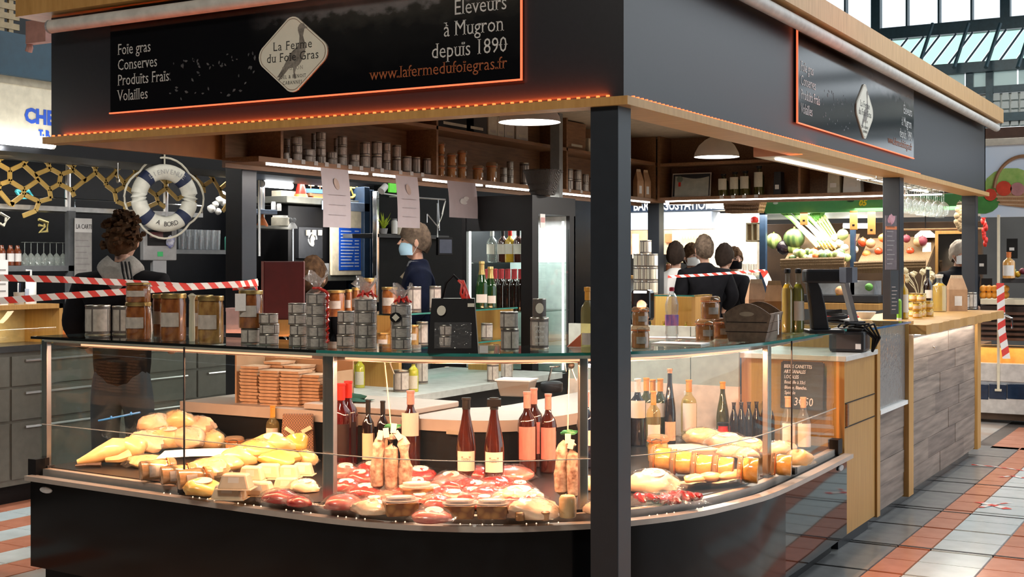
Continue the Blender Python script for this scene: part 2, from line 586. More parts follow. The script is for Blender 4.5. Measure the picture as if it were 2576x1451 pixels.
MB().box(XL, -0.02, 0.04, YR, 2.74, 2.77).ob('ceiling_board', mat('stall_ceiling', (0.42, 0.34, 0.24), 0.6), stall)
def pillar(x0, y0, z1=2.15, w=0.118):
 o = MB().box(x0, x0 + w, y0, y0 + w, 0, z1).ob('pillar', m_pillar, stall, bevel=0.004)
 return o
pc = PX(1555, 700, -0.02)
pillar(pc.x - 0.118, pc.y)
pillar(-3.26, 1.38, 2.75, 0.13)
pillar(-0.175, 4.62)
pillar(-0.175, 7.42)
pb1 = PD(1658, 560, 12.3)
pillar(pb1.x - 0.12, pb1.y, 2.75, 0.12)
# orange LEDs: a row of small diodes standing on the trim board, washing the fascia
for nm, n, f in (('led_strip', 74, lambda t: (XL + 0.03 + t * (-XL - 0.09), -0.012, 2.183)),
                 ('led_strip', 120, lambda t: (0.012, 0.06 + t * 4.85, 2.183))):
 mb = MB()
 for i in range(n):
  x, y, z = f(i / (n - 1))
  mb.box(x - 0.006, x + 0.006, y - 0.004, y + 0.004, z - 0.005, z + 0.004)
 o = mb.ob(nm, m_ledor, stall)
 o['kind'] = 'stuff'
 o['label'] = 'row of orange diodes along the trim board'
area('led_wash_front', (XL / 2, -0.022, 2.192), 3.0, 4.0, (1.0, 0.13, 0.025), (0, 0.5, 1), sy=0.012)
area('led_wash_right', (0.022, 2.45, 2.192), 4.8, 4.5, (1.0, 0.13, 0.025), (-0.5, 0, 1), sy=0.012).rotation_euler = Euler((0, PI - 0.46, 0)).to_matrix().to_euler()
# tubular lights that wash the sign boards
for loc, ln, ax, lab in (((-1.58, -0.075, 2.712), 2.95, 'x', 'grey tubular sign light over the front sign board'),
                         ((0.085, 3.86, 2.752), 7.5, 'y', 'long pale tubular sign light over the side sign board')):
 t = E('sign_light', loc, lab, 'light', 'tubular sign lights')
 a, b = ((-ln / 2, 0, 0), (ln / 2, 0, 0)) if ax == 'x' else ((0, -ln / 2, 0), (0, ln / 2, 0))
 MB().tube([a, b], 0.033, 12).ob('tube_body', mat('pale_grey_metal', (0.66, 0.63, 0.58), 0.4), t, smooth=True)
 for e in (a, b):
  e = Vector(e)
  d = e.normalized() * 0.012
  MB().tube([e, e + d], 0.034, 12).ob('end_cap', m_grey, t)
  MB().tube([e * 0.9, e * 0.9 + Vector((0, 0.06, 0.05) if ax == 'x' else (-0.07, 0, 0.04))], 0.008, 6).ob('bracket', m_grey, t)

# ================================================================ sign boards
m_photo = None
def photo_mat(name, ax):
 """dark printed landscape: treeline against a paler sky, birds as pale flecks"""
 m, nt, N, L = _nt(name)
 b = N['Principled BSDF']
 tc = N.new('ShaderNodeTexCoord')
 sp = N.new('ShaderNodeSeparateXYZ')
 L.new(tc.outputs['Generated'], sp.inputs[0])
 n = N.new('ShaderNodeTexNoise')
 n.inputs['Scale'].default_value = 9
 n.inputs['Detail'].default_value = 6
 mp = N.new('ShaderNodeMapping')
 mp.inputs['Scale'].default_value = (2.6, 2.6, 0.9)
 L.new(tc.outputs['Generated'], mp.inputs[0])
 L.new(mp.outputs[0], n.inputs['Vector'])
 a = N.new('ShaderNodeMath'); a.operation = 'MULTIPLY_ADD'
 a.inputs[1].default_value = 0.34
 L.new(n.outputs['Fac'], a.inputs[0])
 L.new(sp.outputs[2], a.inputs[2])
 r = N.new('ShaderNodeValToRGB')
 els = r.color_ramp.elements
 els[0].position = 0.30; els[0].color = (0.003, 0.003, 0.004, 1)
 els[1].position = 0.98; els[1].color = (0.16, 0.15, 0.15, 1)
 e = els.new(0.70); e.color = (0.012, 0.012, 0.012, 1)
 e = els.new(0.86); e.color = (0.035, 0.034, 0.03, 1)
 e = els.new(0.90); e.color = (0.12, 0.115, 0.115, 1)
 L.new(a.outputs[0], r.inputs[0])
 # the picture fades to black on its first third
 f = N.new('ShaderNodeMapRange')
 f.inputs[1].default_value = 0.38; f.inputs[2].default_value = 0.62
 L.new(sp.outputs[0 if ax == 'x' else 1], f.inputs[0])
 mx = N.new('ShaderNodeMix'); mx.data_type = 'RGBA'
 mx.inputs[6].default_value = (0.004, 0.004, 0.005, 1)
 L.new(f.outputs[0], mx.inputs[0])
 L.new(r.outputs[0], mx.inputs[7])
 L.new(mx.outputs[2], b.inputs['Base Color'])
 b.inputs['Roughness'].default_value = 0.12
 return m
m_ink = mat('dark_ink', (0.03, 0.028, 0.026), 0.5)
m_duck = mat('duck_print', (0.30, 0.27, 0.23), 0.5, col2=(0.09, 0.08, 0.07), scale=45)
m_lett = mat('pale_lettering', (0.62, 0.62, 0.60), 0.5)
m_lettor = mat('orange_lettering', (0.36, 0.10, 0.03), 0.5)
m_badge = mat('cream_badge', (0.72, 0.69, 0.58), 0.35, var=0.03)
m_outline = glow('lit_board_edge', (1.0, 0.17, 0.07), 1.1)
def sign(name, label, ax, a0, a1, z0, z1):
 """a0..a1 along the face, local x runs to the viewer's right"""
 t = E(name, (a0, -0.012, z0) if ax == 'x' else (0.012, a0, z0), label, 'sign', 'stall sign boards', 0 if ax == 'x' else PI / 2)
 w, h = a1 - a0, z1 - z0
 MB().box(0, w, -0.006, 0.012, 0, h).ob('board', photo_mat('sign_print_' + ax, 'x'), t)
 e = 0.006
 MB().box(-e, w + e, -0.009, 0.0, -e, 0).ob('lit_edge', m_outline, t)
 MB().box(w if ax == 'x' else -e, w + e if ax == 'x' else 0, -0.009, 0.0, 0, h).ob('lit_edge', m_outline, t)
 y = -0.0075
 for i, s in enumerate(('Foie gras', 'Conserves', 'Produits Frais', 'Volailles')):
  serif(s, (0.05, y, 0.273 - 0.0735 * i), RX, 0.076, m_lett, t, sx=0.80)
 for i, s in enumerate(('Éleveurs', 'à Mugron', 'depuis 1890')):
  serif(s, (w - (0.06, 0.075, 0.06)[i], y, 0.28 - 0.084 * i), RX, 0.088, m_lett, t, align='RIGHT', sx=0.84)
 serif('www.lafermedufoiegras.fr', (w - 0.06, y, 0.046), RX, 0.070, m_lettor, t, align='RIGHT', sx=0.92)
 # diamond badge with rounded corners
 bw, bh, cx, cz = 0.203, 0.176, w * 0.497, 0.188
 def dia(k):
  out = []
  for ca, (dx, dz) in zip((0, PI / 2, PI, 3 * PI / 2), ((1, 0), (0, 1), (-1, 0), (0, -1))):
   r = 0.055 * k
   ex, ez = dx * (bw * k - r * 1.2), dz * (bh * k - r * 1.2)
   for q in range(-3, 4):
    a = ca + q * 0.27
    out.append((ex + r * math.cos(a), ez + r * math.sin(a)))
  return out
 def plate(nm, pts, y0, y1, m, par):
  mb = MB()
  mb.T = Matrix.Translation((cx, 0, cz)) @ Matrix.Rotation(PI / 2, 4, 'X')
  mb.prism(pts, -y1, -y0)
  return mb.ob(nm, m, par)
 bd = plate('badge', dia(1.0), -0.0125, -0.006, m_badge, t)
 plate('badge_line', dia(0.955), -0.0128, -0.0124, mat('badge_line_ink', (.25, .17, .12), .5), bd)
 plate('badge_face', dia(0.935), -0.0131, -0.0126, m_badge, bd)
 S = 0.001
 duck = [(22, 168), (34, 176), (50, 172), (58, 160), (72, 152), (70, 146), (54, 146), (50, 130), (46, 112), (54, 86), (62, 56), (56, 22), (40, -8), (22, -30),
   (6, -38), (-4, -66), (4, -96), (-8, -98), (-14, -66), (-16, -42), (-40, -42), (-66, -66), (-96, -96), (-110, -98), (-100, -82), (-118, -84), (-98, -62),
   (-70, -24), (-44, 20), (-16, 44), (10, 60), (22, 84), (24, 112), (14, 140), (14, 156)]
 plate('duck_print', [((x + 20) * S * 0.90, (z - 25) * S * 0.88) for x, z in duck], -0.0133, -0.0131, m_duck, bd)
 y = -0.0136
 serif('La Ferme', (cx, y, cz + 0.022), RX, 0.056, m_ink, bd, align='CENTER', sx=0.95, space=1.1)
 serif('du Foie Gras', (cx, y, cz - 0.028), RX, 0.056, m_ink, bd, align='CENTER', sx=0.95, space=1.05)
 serif('MUGRON', (cx, y, cz - 0.068), RX, 0.024, mat('faint_ink', (.35, .32, .28), .5), bd, align='CENTER', sx=0.9, space=1.4)
 serif('JOEL & BENOIT', (cx, y, cz - 0.104), RX, 0.022, m_ink, bd, align='CENTER', sx=0.8, space=1.3)
 serif('CABANNES', (cx, y, cz - 0.130), RX, 0.022, m_ink, bd, align='CENTER', sx=0.8, space=1.3)
 # pale birds scattered in the dark left half of the print
 mb = MB()
 rr = random.Random(5)
 for i in range(46):
  x, z = w * rr.uniform(0.17, 0.40), h * rr.uniform(0.05, 0.46)
  s = rr.uniform(0.006, 0.013)
  a = rr.uniform(0, 3.1)
  mb.T = Matrix.Translation((x, -0.0062, z)) @ Matrix.Rotation(PI / 2, 4, 'X') @ Matrix.Rotation(a, 4, 'Z')
  mb.prism([(-s, -s * .3), (s * .2, -s * .5), (s, 0), (s * .1, s * .5), (-s * .5, s * .3)], 0, 0.0005)
 tag(mb.ob('printed_birds', mat('bird_print', (.12, .12, .125), .5, col2=(.04, .04, .045), scale=30), t), kind='stuff')
 return t
def serif(s, loc, rot, size, m, parent, align='LEFT', sx=1.0, space=1.0):
 o = text('lettering', s, loc, rot, size, m, parent, align, sx, 0.0002, -0.004 * size, 0.0, space)
 # hairline serifs on the flat ends of the stems
 me, seen, mb = o.data, set(), MB()
 mb.v = [tuple(v.co) for v in me.vertices]
 mb.f = [tuple(p.vertices) for p in me.polygons]
 for e in me.edges:
  a, b = me.vertices[e.vertices[0]].co, me.vertices[e.vertices[1]].co
  ln = abs(a.x - b.x)
  k = (round((a.x + b.x) / size, 1), round(a.y / size, 2))
  if abs(a.y - b.y) < 1e-5 and 0.045 * size < ln / sx < 0.115 * size and k not in seen:
   seen.add(k)
   up = 1 if a.y > 0.3 * size else 0
   cx, y0 = (a.x + b.x) / 2, a.y - (0.026 * size if up else 0)
   w = ln / 2 + 0.065 * size * sx
   mb.box(cx - w, cx + w, y0, y0 + 0.026 * size, -0.0002, 0.0002)
 mb.m = [0] * len(mb.f)
 o.data = mb.mesh('lettering', m)
 return o
sign('sign_board', 'long dark front sign board with duck badge above the display counter', 'x', -2.71, -0.437, 2.275, 2.755)
sign('sign_board', 'dark sign board with duck badge on the side of the stall', 'y', 2.08, 4.705, 2.28, 2.79)
# ================================================================ the display counter
def resample(pts, n):
 d = [0.0]
 for a, b in zip(pts, pts[1:]):
  d.append(d[-1] + (b - a).length)
 out, j = [], 0
 for i in range(n):
  s = d[-1] * i / (n - 1)
  while j < len(d) - 2 and d[j + 1] < s:
   j += 1
  t = (s - d[j]) / max(1e-9, d[j + 1] - d[j])
  out.append(pts[j].lerp(pts[j + 1], t))
 return out
NP = 61
OUT = resample(crom([(-3.02, -.265), (-2.06, -.315), (-1.3, -.345), (-.95, -.33), (-.685, -.263), (-.427, -.136), (-.18, .08), (-.07, .205), (.09, .494),
                     (.187, .86), (.225, 1.15), (.228, 1.7), (.215, 2.42)], 8), NP)
INN = resample(crom([(-3.0, .76), (-2.2, .76), (-1.5, .76), (-1.22, .80), (-1.02, .93), (-.92, 1.15), (-.89, 1.5), (-.89, 2.0), (-.89, 2.42)], 8), NP)
IN2 = resample(crom([(-3.0, 1.2), (-2.2, 1.2), (-1.7, 1.2), (-1.5, 1.24), (-1.4, 1.33), (-1.36, 1.45), (-1.35, 1.6), (-1.35, 2.0), (-1.35, 2.42)], 8), NP)
def oz(px, cv=None):
 """index along the counter's front where it passes a picture column"""
 best, bi = 1e9, 0
 for i, p in enumerate(cv or OUT):
  v = Vector((p.x, p.y, 0.8)) - CAM
  q = CX + F_PX * v.dot(CR) / v.dot(CF)
  if abs(q - px) < best:
   best, bi = abs(q - px), i
 return bi
ZR, ZD, ZG = 0.52, 0.565, 1.20
case = E('display_counter', (0, 0, 0), 'long glass food counter with curved corner, black base and steel rail', 'counter')
i1, i2, i3 = [oz(q, offset(OUT, .125)) for q in (812, 1458, 1922)]
m_trayblk = mat('black_tray', (0.014, 0.014, 0.015), 0.3, var=0.2)
B = offset(OUT, 0.035)
B2 = offset(OUT, 0.06)
for a, b in ((0, i1), (i1, i2), (i2, i3), (i3, NP - 1)):
 MB().slab(B[a:b + 1], B2[a:b + 1], 0.10, ZR - 0.004).ob('base_panel', m_gloss if b == NP - 1 else mat('black_satin_panel', (.004, .0042, .005), .12, spec=.22), case, smooth=30)
MB().slab(offset(OUT, 0.12), INN, 0.0, 0.10).ob('plinth', m_blk, case)
MB().slab(B2, INN, 0.10, ZR).ob('body', m_black, case)
R1 = offset(OUT, 0.085)
m_rail = mat('rail_steel', (.52, .47, .42), .3, metal=.35, var=.06)
MB().slab(OUT, offset(OUT, 0.05), ZR - .006, ZR + 0.016).ob('rail', m_rail, case, smooth=30)
MB().slab(offset(OUT, 0.05), R1, ZR - 0.004, ZR + 0.006).ob('rail_groove', m_blk, case, smooth=30)
MB().slab(R1, offset(OUT, 0.125), ZR, ZR + 0.04).ob('glass_channel', m_rail, case, smooth=30)
MB().slab(offset(OUT, 0.125), INN, ZR, ZD).ob('deck', m_trayblk, case)
DK = offset(OUT, 0.14)
# glowing dots stand in for LED reflections in the rail, in runs of four
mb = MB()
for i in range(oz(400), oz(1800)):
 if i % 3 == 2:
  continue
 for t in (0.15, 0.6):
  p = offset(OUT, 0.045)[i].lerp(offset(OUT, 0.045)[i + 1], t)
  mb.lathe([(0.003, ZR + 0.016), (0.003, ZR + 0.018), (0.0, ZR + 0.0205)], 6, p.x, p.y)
tag(mb.ob('rail_lights', glow('rail_diode', (1.0, .66, .42), 2.0), case), kind='stuff')  # glowing dots in place of LED reflections, no lamps in the rail
# panes: one per bay, in two heights (a low screen and the tall pane above it)
G0, G1 = offset(OUT, 0.092), offset(OUT, 0.098)
bays = [0, oz(412), i1, i2, i3, oz(2032), NP - 1]
for a, b in zip(bays, bays[1:]):
 MB().slab(G0[a:b + 1], G1[a:b + 1], ZR + 0.035, 0.772).ob('glass_pane', m_clear, case, smooth=30)
 MB().slab(G0[a:b + 1], G1[a:b + 1], 0.775, ZG - 0.014).ob('glass_pane', m_clear, case, smooth=30)
 MB().slab(G0[a:b + 1], G1[a:b + 1], 0.772, 0.775).ob('pane_seam', mat('seam_grey', (.5, .5, .48), .3), case)
for j in (oz(412), oz(2032)):
 p = G0[j]
 MB().box(p.x - .003, p.x + .003, p.y - .003, p.y + .003, ZR + .03, ZG - .02).ob('pane_joint', m_dkgrey, case)
 MB().box(p.x - .022, p.x + .022, p.y - .018, p.y + .018, ZR + .018, ZR + .05).ob('pane_clamp', m_dkgrey, case)
e0 = G0[0]
MB().box(e0.x - .004, e0.x + .002, e0.y, e0.y + 0.95, ZR + .03, ZG - .014).ob('glass_pane', m_clear, case)
e1 = G0[-1]
MB().box(-0.35, e1.x, e1.y - .003, e1.y + .003, ZR + .03, ZG - .014).ob('glass_pane', m_clear, case)
for p, s in ((e0, -1), (G0[-1], 1)):
 MB().box(p.x - .03, p.x + .025, p.y - .05, p.y + .03, ZR + .012, ZR + .09).ob('corner_block', m_blk, case)
MB().lathe([(0.0, 0), (0.02, 0.001), (0.018, 0.006), (0, 0.007)], 12, sx=2.2, sy=0.8).ob('maker_badge', mat('badge_grey', (.55, .57, .58), .3), case)
bpy.data.objects['maker_badge'].location = (-2.90, -0.237, ZR - 0.045)
bpy.data.objects['maker_badge'].rotation_euler = (PI / 2, 0, 0)
b2 = bpy.data.objects['maker_badge'].copy()
COL.objects.link(b2); b2.location = (0.188, 2.27, ZR - 0.04); b2.rotation_euler = (PI / 2, 0, PI / 2)
# upright posts behind the panes
Gp = offset(OUT, 0.125)
for j, w in ((0, .02), (i1, .028), (i2, .018), (i3, .024)):
 p = Gp[j]
 q = Gp[min(j + 1, NP - 1)] - Gp[max(j - 1, 0)]
 a = math.atan2(q.y, q.x)
 mb = MB()
 mb.T = Matrix.Translation((p.x, p.y, 0)) @ Matrix.Rotation(a, 4, 'Z')
 mb.box(-w, w, -.014, .014, ZR + .03, ZG - .02)
 mb.ob('post', m_steel, case, bevel=.003)
 mb = MB()
 mb.T = Matrix.Translation((p.x, p.y, 0)) @ Matrix.Rotation(a, 4, 'Z')
 mb.box(-w - .015, w + .015, -.02, .02, ZR + .02, ZR + .052)
 mb.ob('post_foot', m_dkgrey, case)
# glass top and the lamp housing under its front edge
T0, T1 = offset(OUT, 0.035), offset(OUT, 0.50)
MB().slab(offset(OUT, 0.039), T1, ZG - 0.012, ZG).ob('glass_top', glass('top_glass', (.86, .95, .93), .01, 1.0), case, smooth=30)
for a, b in ((0, i1), (i1, NP - 1)):
 MB().slab(T0[a:b + 1], offset(OUT, 0.0392)[a:b + 1], ZG - 0.012, ZG).ob('glass_edge', m_edge if a else mat('dark_glass_edge', (.012, .014, .013), .1), case, smooth=30)
L0, L1 = offset(OUT, 0.104), offset(OUT, 0.175)
m_pinkmetal = mat('lamp_housing', (0.66, 0.54, 0.48), 0.4, metal=0.2, var=0.05)
MB().slab(offset(OUT, 0.165), offset(OUT, 0.17), ZG - 0.05, ZG - 0.013).ob('lamp_housing', m_pinkmetal, case, smooth=30)
MB().slab(offset(OUT, 0.11), L1, ZG - 0.03, ZG - 0.013).ob('lamp_tray', m_pinkmetal, case, smooth=30)
for a, b in ((3, i1 - 1), (i1 + 1, i2), (i2, i3 - 3)):
 MB().slab(offset(OUT, 0.112)[a:b + 1], offset(OUT, 0.118)[a:b + 1], ZG - 0.040, ZG - 0.032).ob('lamp_strip', m_ledwarm, case)
# warm lamps that really light the food: short runs that follow the curve
for k in range(2, NP - 6, 5):
 p = offset(OUT, 0.135)[k + 2]
 q = OUT[min(k + 5, NP - 1)] - OUT[k]
 o = area('counter_lamp', (p.x, p.y, ZG - 0.056), q.length, 12.0 if k < 44 else 11.5, (1.0, 0.43, 0.21), (0.0, 0, -1), sy=0.02)
 o.rotation_euler = (Matrix.Rotation(math.atan2(q.y, q.x), 3, 'Z') @ Matrix.Rotation(.22, 3, 'X')).to_euler()
# inner back, worktop and end wall of the counter
MB().slab(INN, offset(INN, 0.02), ZD, 0.75).ob('back_panel', m_blk, case)
m_lam = mat('pale_laminate', (0.45, 0.40, 0.36), 0.4, var=0.04)
MB().slab(offset(INN, -0.02), IN2, 0.745, 0.80).ob('worktop', m_lam, case, smooth=30)
MB().box(-3.0, -2.86, 0.80, 1.15, 0.1, 0.745).ob('worktop_leg', mat('pinkish_board', (.45, .33, .28), .5), case)
MB().box(-1.5, -0.43, 2.43, 2.46, ZD, 0.86).ob('end_board', mat('beige_board', (.70, .58, .48), .5), case)
MB().box(-1.5, -0.72, 2.435, 2.455, 0.86, 1.19).ob('end_screen', mat('grey_green_screen', (.33, .39, .36), .35), case)
MB().box(-0.715, -0.43, 2.435, 2.455, 0.86, 1.19).ob('end_screen', mat('grey_green_screen', (0, 0, 0)), case)
lb = MB().box(-1.28, -1.20, .747, .752, .735, .755).ob('socket_plate', mat('brass_plate', (.5, .45, .36), .4), case)
# second worktop along the left side of the stall
wt = E('side_worktop', (0, 0, 0), 'white worktop along the inner side of the stall', 'worktop')
MB().box(-3.0, -2.06, 1.22, 3.42, 0.76, 0.80).ob('top', mat('grey_white_top', (.5, .52, .5), .4), wt)
MB().box(-3.0, -2.12, 1.25, 3.40, 0.0, 0.76).ob('cabinet', m_dkgrey, wt)

# ================================================================ builders for goods
m_tin = mat('tin_metal', (0.62, 0.58, 0.50), 0.3, metal=1.0, var=0.06)
m_tinlab = mat('grey_tin_label', (0.56, 0.51, 0.45), 0.5, col2=(0.38, 0.34, 0.30), scale=5)
m_tinlab2 = mat('cream_tin_label', (0.62, 0.58, 0.46), 0.5, col2=(0.50, 0.46, 0.36), scale=26)
m_dklab = mat('dark_label', (0.12, 0.10, 0.09), 0.5)
m_gold = mat('gold_lid', (0.72, 0.52, 0.2), 0.3, metal=0.9, var=0.1)
m_confit = mat('confit', (0.42, 0.15, 0.035), 0.15, col2=(0.18, 0.05, 0.015), scale=4.0, coat=1.0)
m_confit2 = mat('pale_confit', (0.50, 0.30, 0.09), 0.15, col2=(0.22, 0.10, 0.03), scale=4.0, coat=1.0)
m_seal = mat('orange_rubber', (0.80, 0.22, 0.05), 0.5)
m_pate = mat('pate', (0.62, 0.38, 0.2), 0.2, col2=(0.46, 0.25, 0.11), scale=7.0, coat=1.0)
m_wire = mat('clip_wire', (0.6, 0.58, 0.54), 0.3, metal=1.0)
PROTO = {}
def put(kind, make, loc, rz=0.0, label=None, cat=None, group=None, scale=(1, 1, 1), rot=None):
 """first call builds the thing, later calls copy it with all its parts"""
 if kind not in PROTO:
  r = E(kind.split('#')[0], loc, label, cat, group, rz)
  make(r)
  PROTO[kind] = r
  r.scale = scale
 else:
  r = dup(PROTO[kind], loc, rz, label, group, scale)
  if not group and 'group' in r:
   del r['group']
 r.rotation_euler = rot if rot else (0, 0, rz)
 return r
def arc_wrap(mb, r0, r1, z0, z1, a0, a1, n=14, mi=0):
 P = [Vector((r1 * math.cos(a0 + (a1 - a0) * i / n), r1 * math.sin(a0 + (a1 - a0) * i / n))) for i in range(n + 1)]
 Q = [Vector((r0 * math.cos(a0 + (a1 - a0) * i / n), r0 * math.sin(a0 + (a1 - a0) * i / n))) for i in range(n + 1)]
 return mb.slab(P, Q, z0, z1, mi)
def mk_tin(r, lab=None):
 lab = lab or m_tinlab
 MB().lathe([(.49, 0), (.5, .015), (.5, .045), (.475, .06), (.475, .94), (.5, .955), (.5, .985), (.49, 1.0), (.45, 1.0), (.45, .975), (0, .975)], 20).ob('can', m_tin, r, smooth=True)
 mb = MB()
 for a0, a1 in ((-2.6, -1.76), (-1.62, -.38), (-.26, 3.55)):
  arc_wrap(mb, .474, .494, .13, .87, a0, a1, 8)
 mb.ob('label', lab, r, smooth=30)
 MB().lathe([(.484, .05), (.486, .06), (.486, .94), (.484, .95)], 20, caps=False).ob('dark_wrap', m_dklab, r, smooth=True)
def mk_confit(cont, lab=m_tinlab):
 def f(r):
  MB().lathe([(.46, 0.0), (.48, .03), (.48, .80), (.455, .86), (.455, .90)], 20).ob('contents', cont, r, smooth=True)
  MB().lathe([(.47, 0), (.5, .03), (.5, .80), (.47, .87), (.47, .92)], 20, caps=False).ob('glass', glass('jar_glass', (.97, .96, .94), .03, .8), r, smooth=True)
  MB().lathe([(.5, .90), (.505, .92), (.505, .985), (.49, 1.0), (0, .995)], 20).ob('lid', m_gold, r, smooth=True)
  arc_wrap(MB(), .50, .512, .30, .60, -2.5, -.9, 10).ob('label', lab, r, smooth=30)
 return f
def mk_clip(cont=None):
 def f(r):
  c = cont or m_pate
  MB().lathe([(.40, 0), (.45, .03), (.46, .60), (.42, .70), (.42, .74)], 18).ob('contents', c, r, smooth=True)
  MB().lathe([(.42, 0), (.475, .03), (.48, .62), (.44, .72), (.46, .76)], 18, caps=False).ob('glass', glass('jar_glass', (1, 1, 1)), r, smooth=True)
  MB().lathe([(.46, .76), (.50, .765), (.50, .80), (.46, .805)], 18, caps=False).ob('seal', m_seal, r, smooth=True)
  MB().lathe([(.46, .805), (.49, .82), (.48, .93), (.40, 1.0), (0, .985)], 18).ob('lid', glass('lid_glass', (.85, .72, .58), .05, 1.0, haze=.35, hazecol=(.6, .42, .26)), r, smooth=True)
  MB().tube([(-.2, -.47, .70), (-.22, -.53, .86), (0, -.54, .92), (.22, -.53, .86), (.2, -.47, .70)], .018, 5).ob('clip', m_wire, r)
  arc_wrap(MB(), .485, .495, .22, .52, -2.1, -1.0, 8).ob('label', m_tinlab, r, smooth=30)
 return f
def mk_bottle(body, cap, lab, lz=(.16, .45), shape='bord', capz=.80, lcol=None, liquid=None):
 prof = {'bord': [(.46, 0), (.5, .02), (.5, .60), (.44, .67), (.22, .745), (.17, .79), (.165, .97), (.19, .975), (.19, 1.0)],
   'burg': [(.46, 0), (.5, .02), (.5, .44), (.46, .54), (.30, .68), (.20, .78), (.17, .97), (.2, .975), (.2, 1.0)],
   'flute': [(.46, 0), (.5, .02), (.5, .40), (.44, .52), (.28, .70), (.19, .82), (.18, .97), (.21, .975), (.21, 1.0)],
   'oil': [(.48, 0), (.5, .015), (.5, .62), (.46, .69), (.26, .755), (.19, .79), (.19, .93), (.24, .94), (.24, 1.0)],
   'champ': [(.46, 0), (.5, .02), (.5, .46), (.42, .58), (.24, .74), (.19, .82), (.19, .93), (.22, .95), (.2, 1.0)],
   'beer': [(.46, 0), (.5, .02), (.5, .58), (.42, .66), (.26, .78), (.2, .86), (.19, .98), (.24, .985), (.24, 1.0)]}[shape]
 def f(r):
  if liquid:
   MB().lathe([(q[0] * .93, q[1] + .01) for q in prof[:5]], 16).ob('liquid', liquid, r, smooth=True)
  MB().lathe(prof, 18).ob('bottle_glass', body, r, smooth=True)
  rad = [q for q in prof if q[1] >= capz] or prof[-2:]
  MB().lathe([(rad[0][0] + .03, capz)] + [(q[0] + .025, q[1]) for q in rad] + [(0, 1.006)], 14).ob('capsule', cap, r, smooth=True)
  if lab:
   arc_wrap(MB(), .502, .515, lz[0], lz[1], -2.55, -.6, 10).ob('label', lab, r, smooth=30)
 return f
g_dark = mat('dark_wine_glass', (0.016, 0.006, 0.004), 0.05, var=0.2, spec=0.8, coat=1.0)
g_rose = mat('rose_wine_glass', (0.085, 0.016, 0.008), 0.06, col2=(0.03, 0.006, 0.004), scale=3, spec=0.8, coat=1.0)
g_red = mat('red_wine_glass', (0.12, 0.008, 0.006), 0.06, col2=(0.02, 0.003, 0.003), scale=3, spec=0.8, coat=1.0)
g_green = mat('olive_bottle_glass', (0.07, 0.07, 0.012), 0.05, col2=(0.03, 0.03, 0.006), scale=3, spec=0.8, coat=1.0)
g_clear = glass('bottle_clear', (.90, .93, .88), .02, 2.0, haze=.06)
g_pale = glass('pale_wine', (.90, .84, .58), .05, 1.0, haze=.12, hazecol=(.8, .7, .35))
g_oil = mat('golden_oil', (0.70, 0.44, 0.04), 0.1, col2=(0.55, 0.30, 0.02), scale=5, coat=1.0)
g_oil2 = mat('green_oil', (0.42, 0.40, 0.04), 0.1, col2=(0.3, 0.28, 0.02), scale=5, coat=1.0)
c_black = mat('black_capsule', (.012, .012, .013), .35)
c_red = mat('red_capsule', (.75, .03, .02), .35)
c_pink = mat('pink_capsule', (.72, .38, .33), .35)
c_amber = mat('amber_capsule', (.78, .36, .06), .35)
c_white = mat('white_capsule', (.75, .73, .68), .4)
c_cork = mat('cork', (.62, .36, .2), .7)
c_gold = mat('gold_foil', (.75, .55, .2), .3, metal=.8)
l_white = mat('white_bottle_label', (.80, .74, .66), .6, var=.03)
l_pink = mat('pink_bottle_label', (.78, .30, .26), .6, col2=(.7, .22, .2), scale=6)
l_black = mat('black_bottle_label', (.03, .012, .012), .5)
l_cream = mat('cream_bottle_label', (.80, .62, .42), .6, var=.05)
TU = 0.0
def bot(kind, px, base, top, w, label, mk, group=None, z=None, cat='bottle', rz=FACE, name='wine_bottle'):
 p = PZ(px, base, ZD if z is None else z)
 s = MPP(p)
 return put(name + '#' + kind, mk, p, rz, label, cat, group, (w * s, w * s, (base - top) * s))
# ================================================================ bottles standing at the back of the counter
mkA = mk_bottle(g_red, c_red, l_black, (.12, .52))
a = bot('redcap', 858, 1172, 964, 53, 'red-capped wine bottle with black label, front one of the pair by the post', mkA, 'red-capped bottles')
bot('redcap', 876, 1168, 958, 50, 'red-capped wine bottle standing behind its twin by the post', mkA, 'red-capped bottles')
mkB = mk_bottle(g_dark, c_black, l_cream, (.14, .52))
bot('slim', 926, 1178, 1005, 32, 'slim dark bottle with cream label left of the hanging sausages', mkB, 'slim dark bottles')
bot('slim', 963, 1172, 1008, 32, 'slim dark bottle half hidden behind the hanging sausages', mkB, 'slim dark bottles')
mkC = mk_bottle(g_rose, c_pink, l_white, (.42, .72), capz=.82)
bot('pinkcap', 1033, 1175, 982, 50, 'amber bottle with pink capsule just behind the hanging sausages', mkC)
mkT = mk_bottle(g_rose, c_black, l_white, (.12, .36), 'flute', .86)
t1 = bot('rose', 1173, 1206, 1000, 50, 'tall rosé bottle with white label and plain black cap', mkT, 'tall rosé bottles')
text('label_print', 'TasteT', (0, -.522, .24), RX, .085, mat('label_ink', (.32, .15, .12), .6), t1, align='CENTER', sx=2.0)
PROTO['wine_bottle#rose'] = t1
t2 = bot('rose', 1243, 1210, 1000, 51, 'tall rosé bottle with a black clip on its neck', mkT, 'tall rosé bottles')
MB().box(-.34, .34, -.34, .34, .90, .985).ob('neck_clip', m_blk, t2)
mkP = mk_bottle(g_rose, c_pink, l_pink, (.18, .58), capz=.80)
bot('pinklab', 1326, 1190, 985, 48, 'pink-labelled rosé bottle, front left of the group of three', mkP, 'pink-labelled rosé bottles')
bot('pinklab', 1343, 1174, 976, 46, 'pink-labelled rosé bottle standing behind the other two', mkP, 'pink-labelled rosé bottles')
bot('pinklab', 1379, 1188, 990, 43, 'pink-labelled rosé bottle, front right of the group of three', mkP, 'pink-labelled rosé bottles')
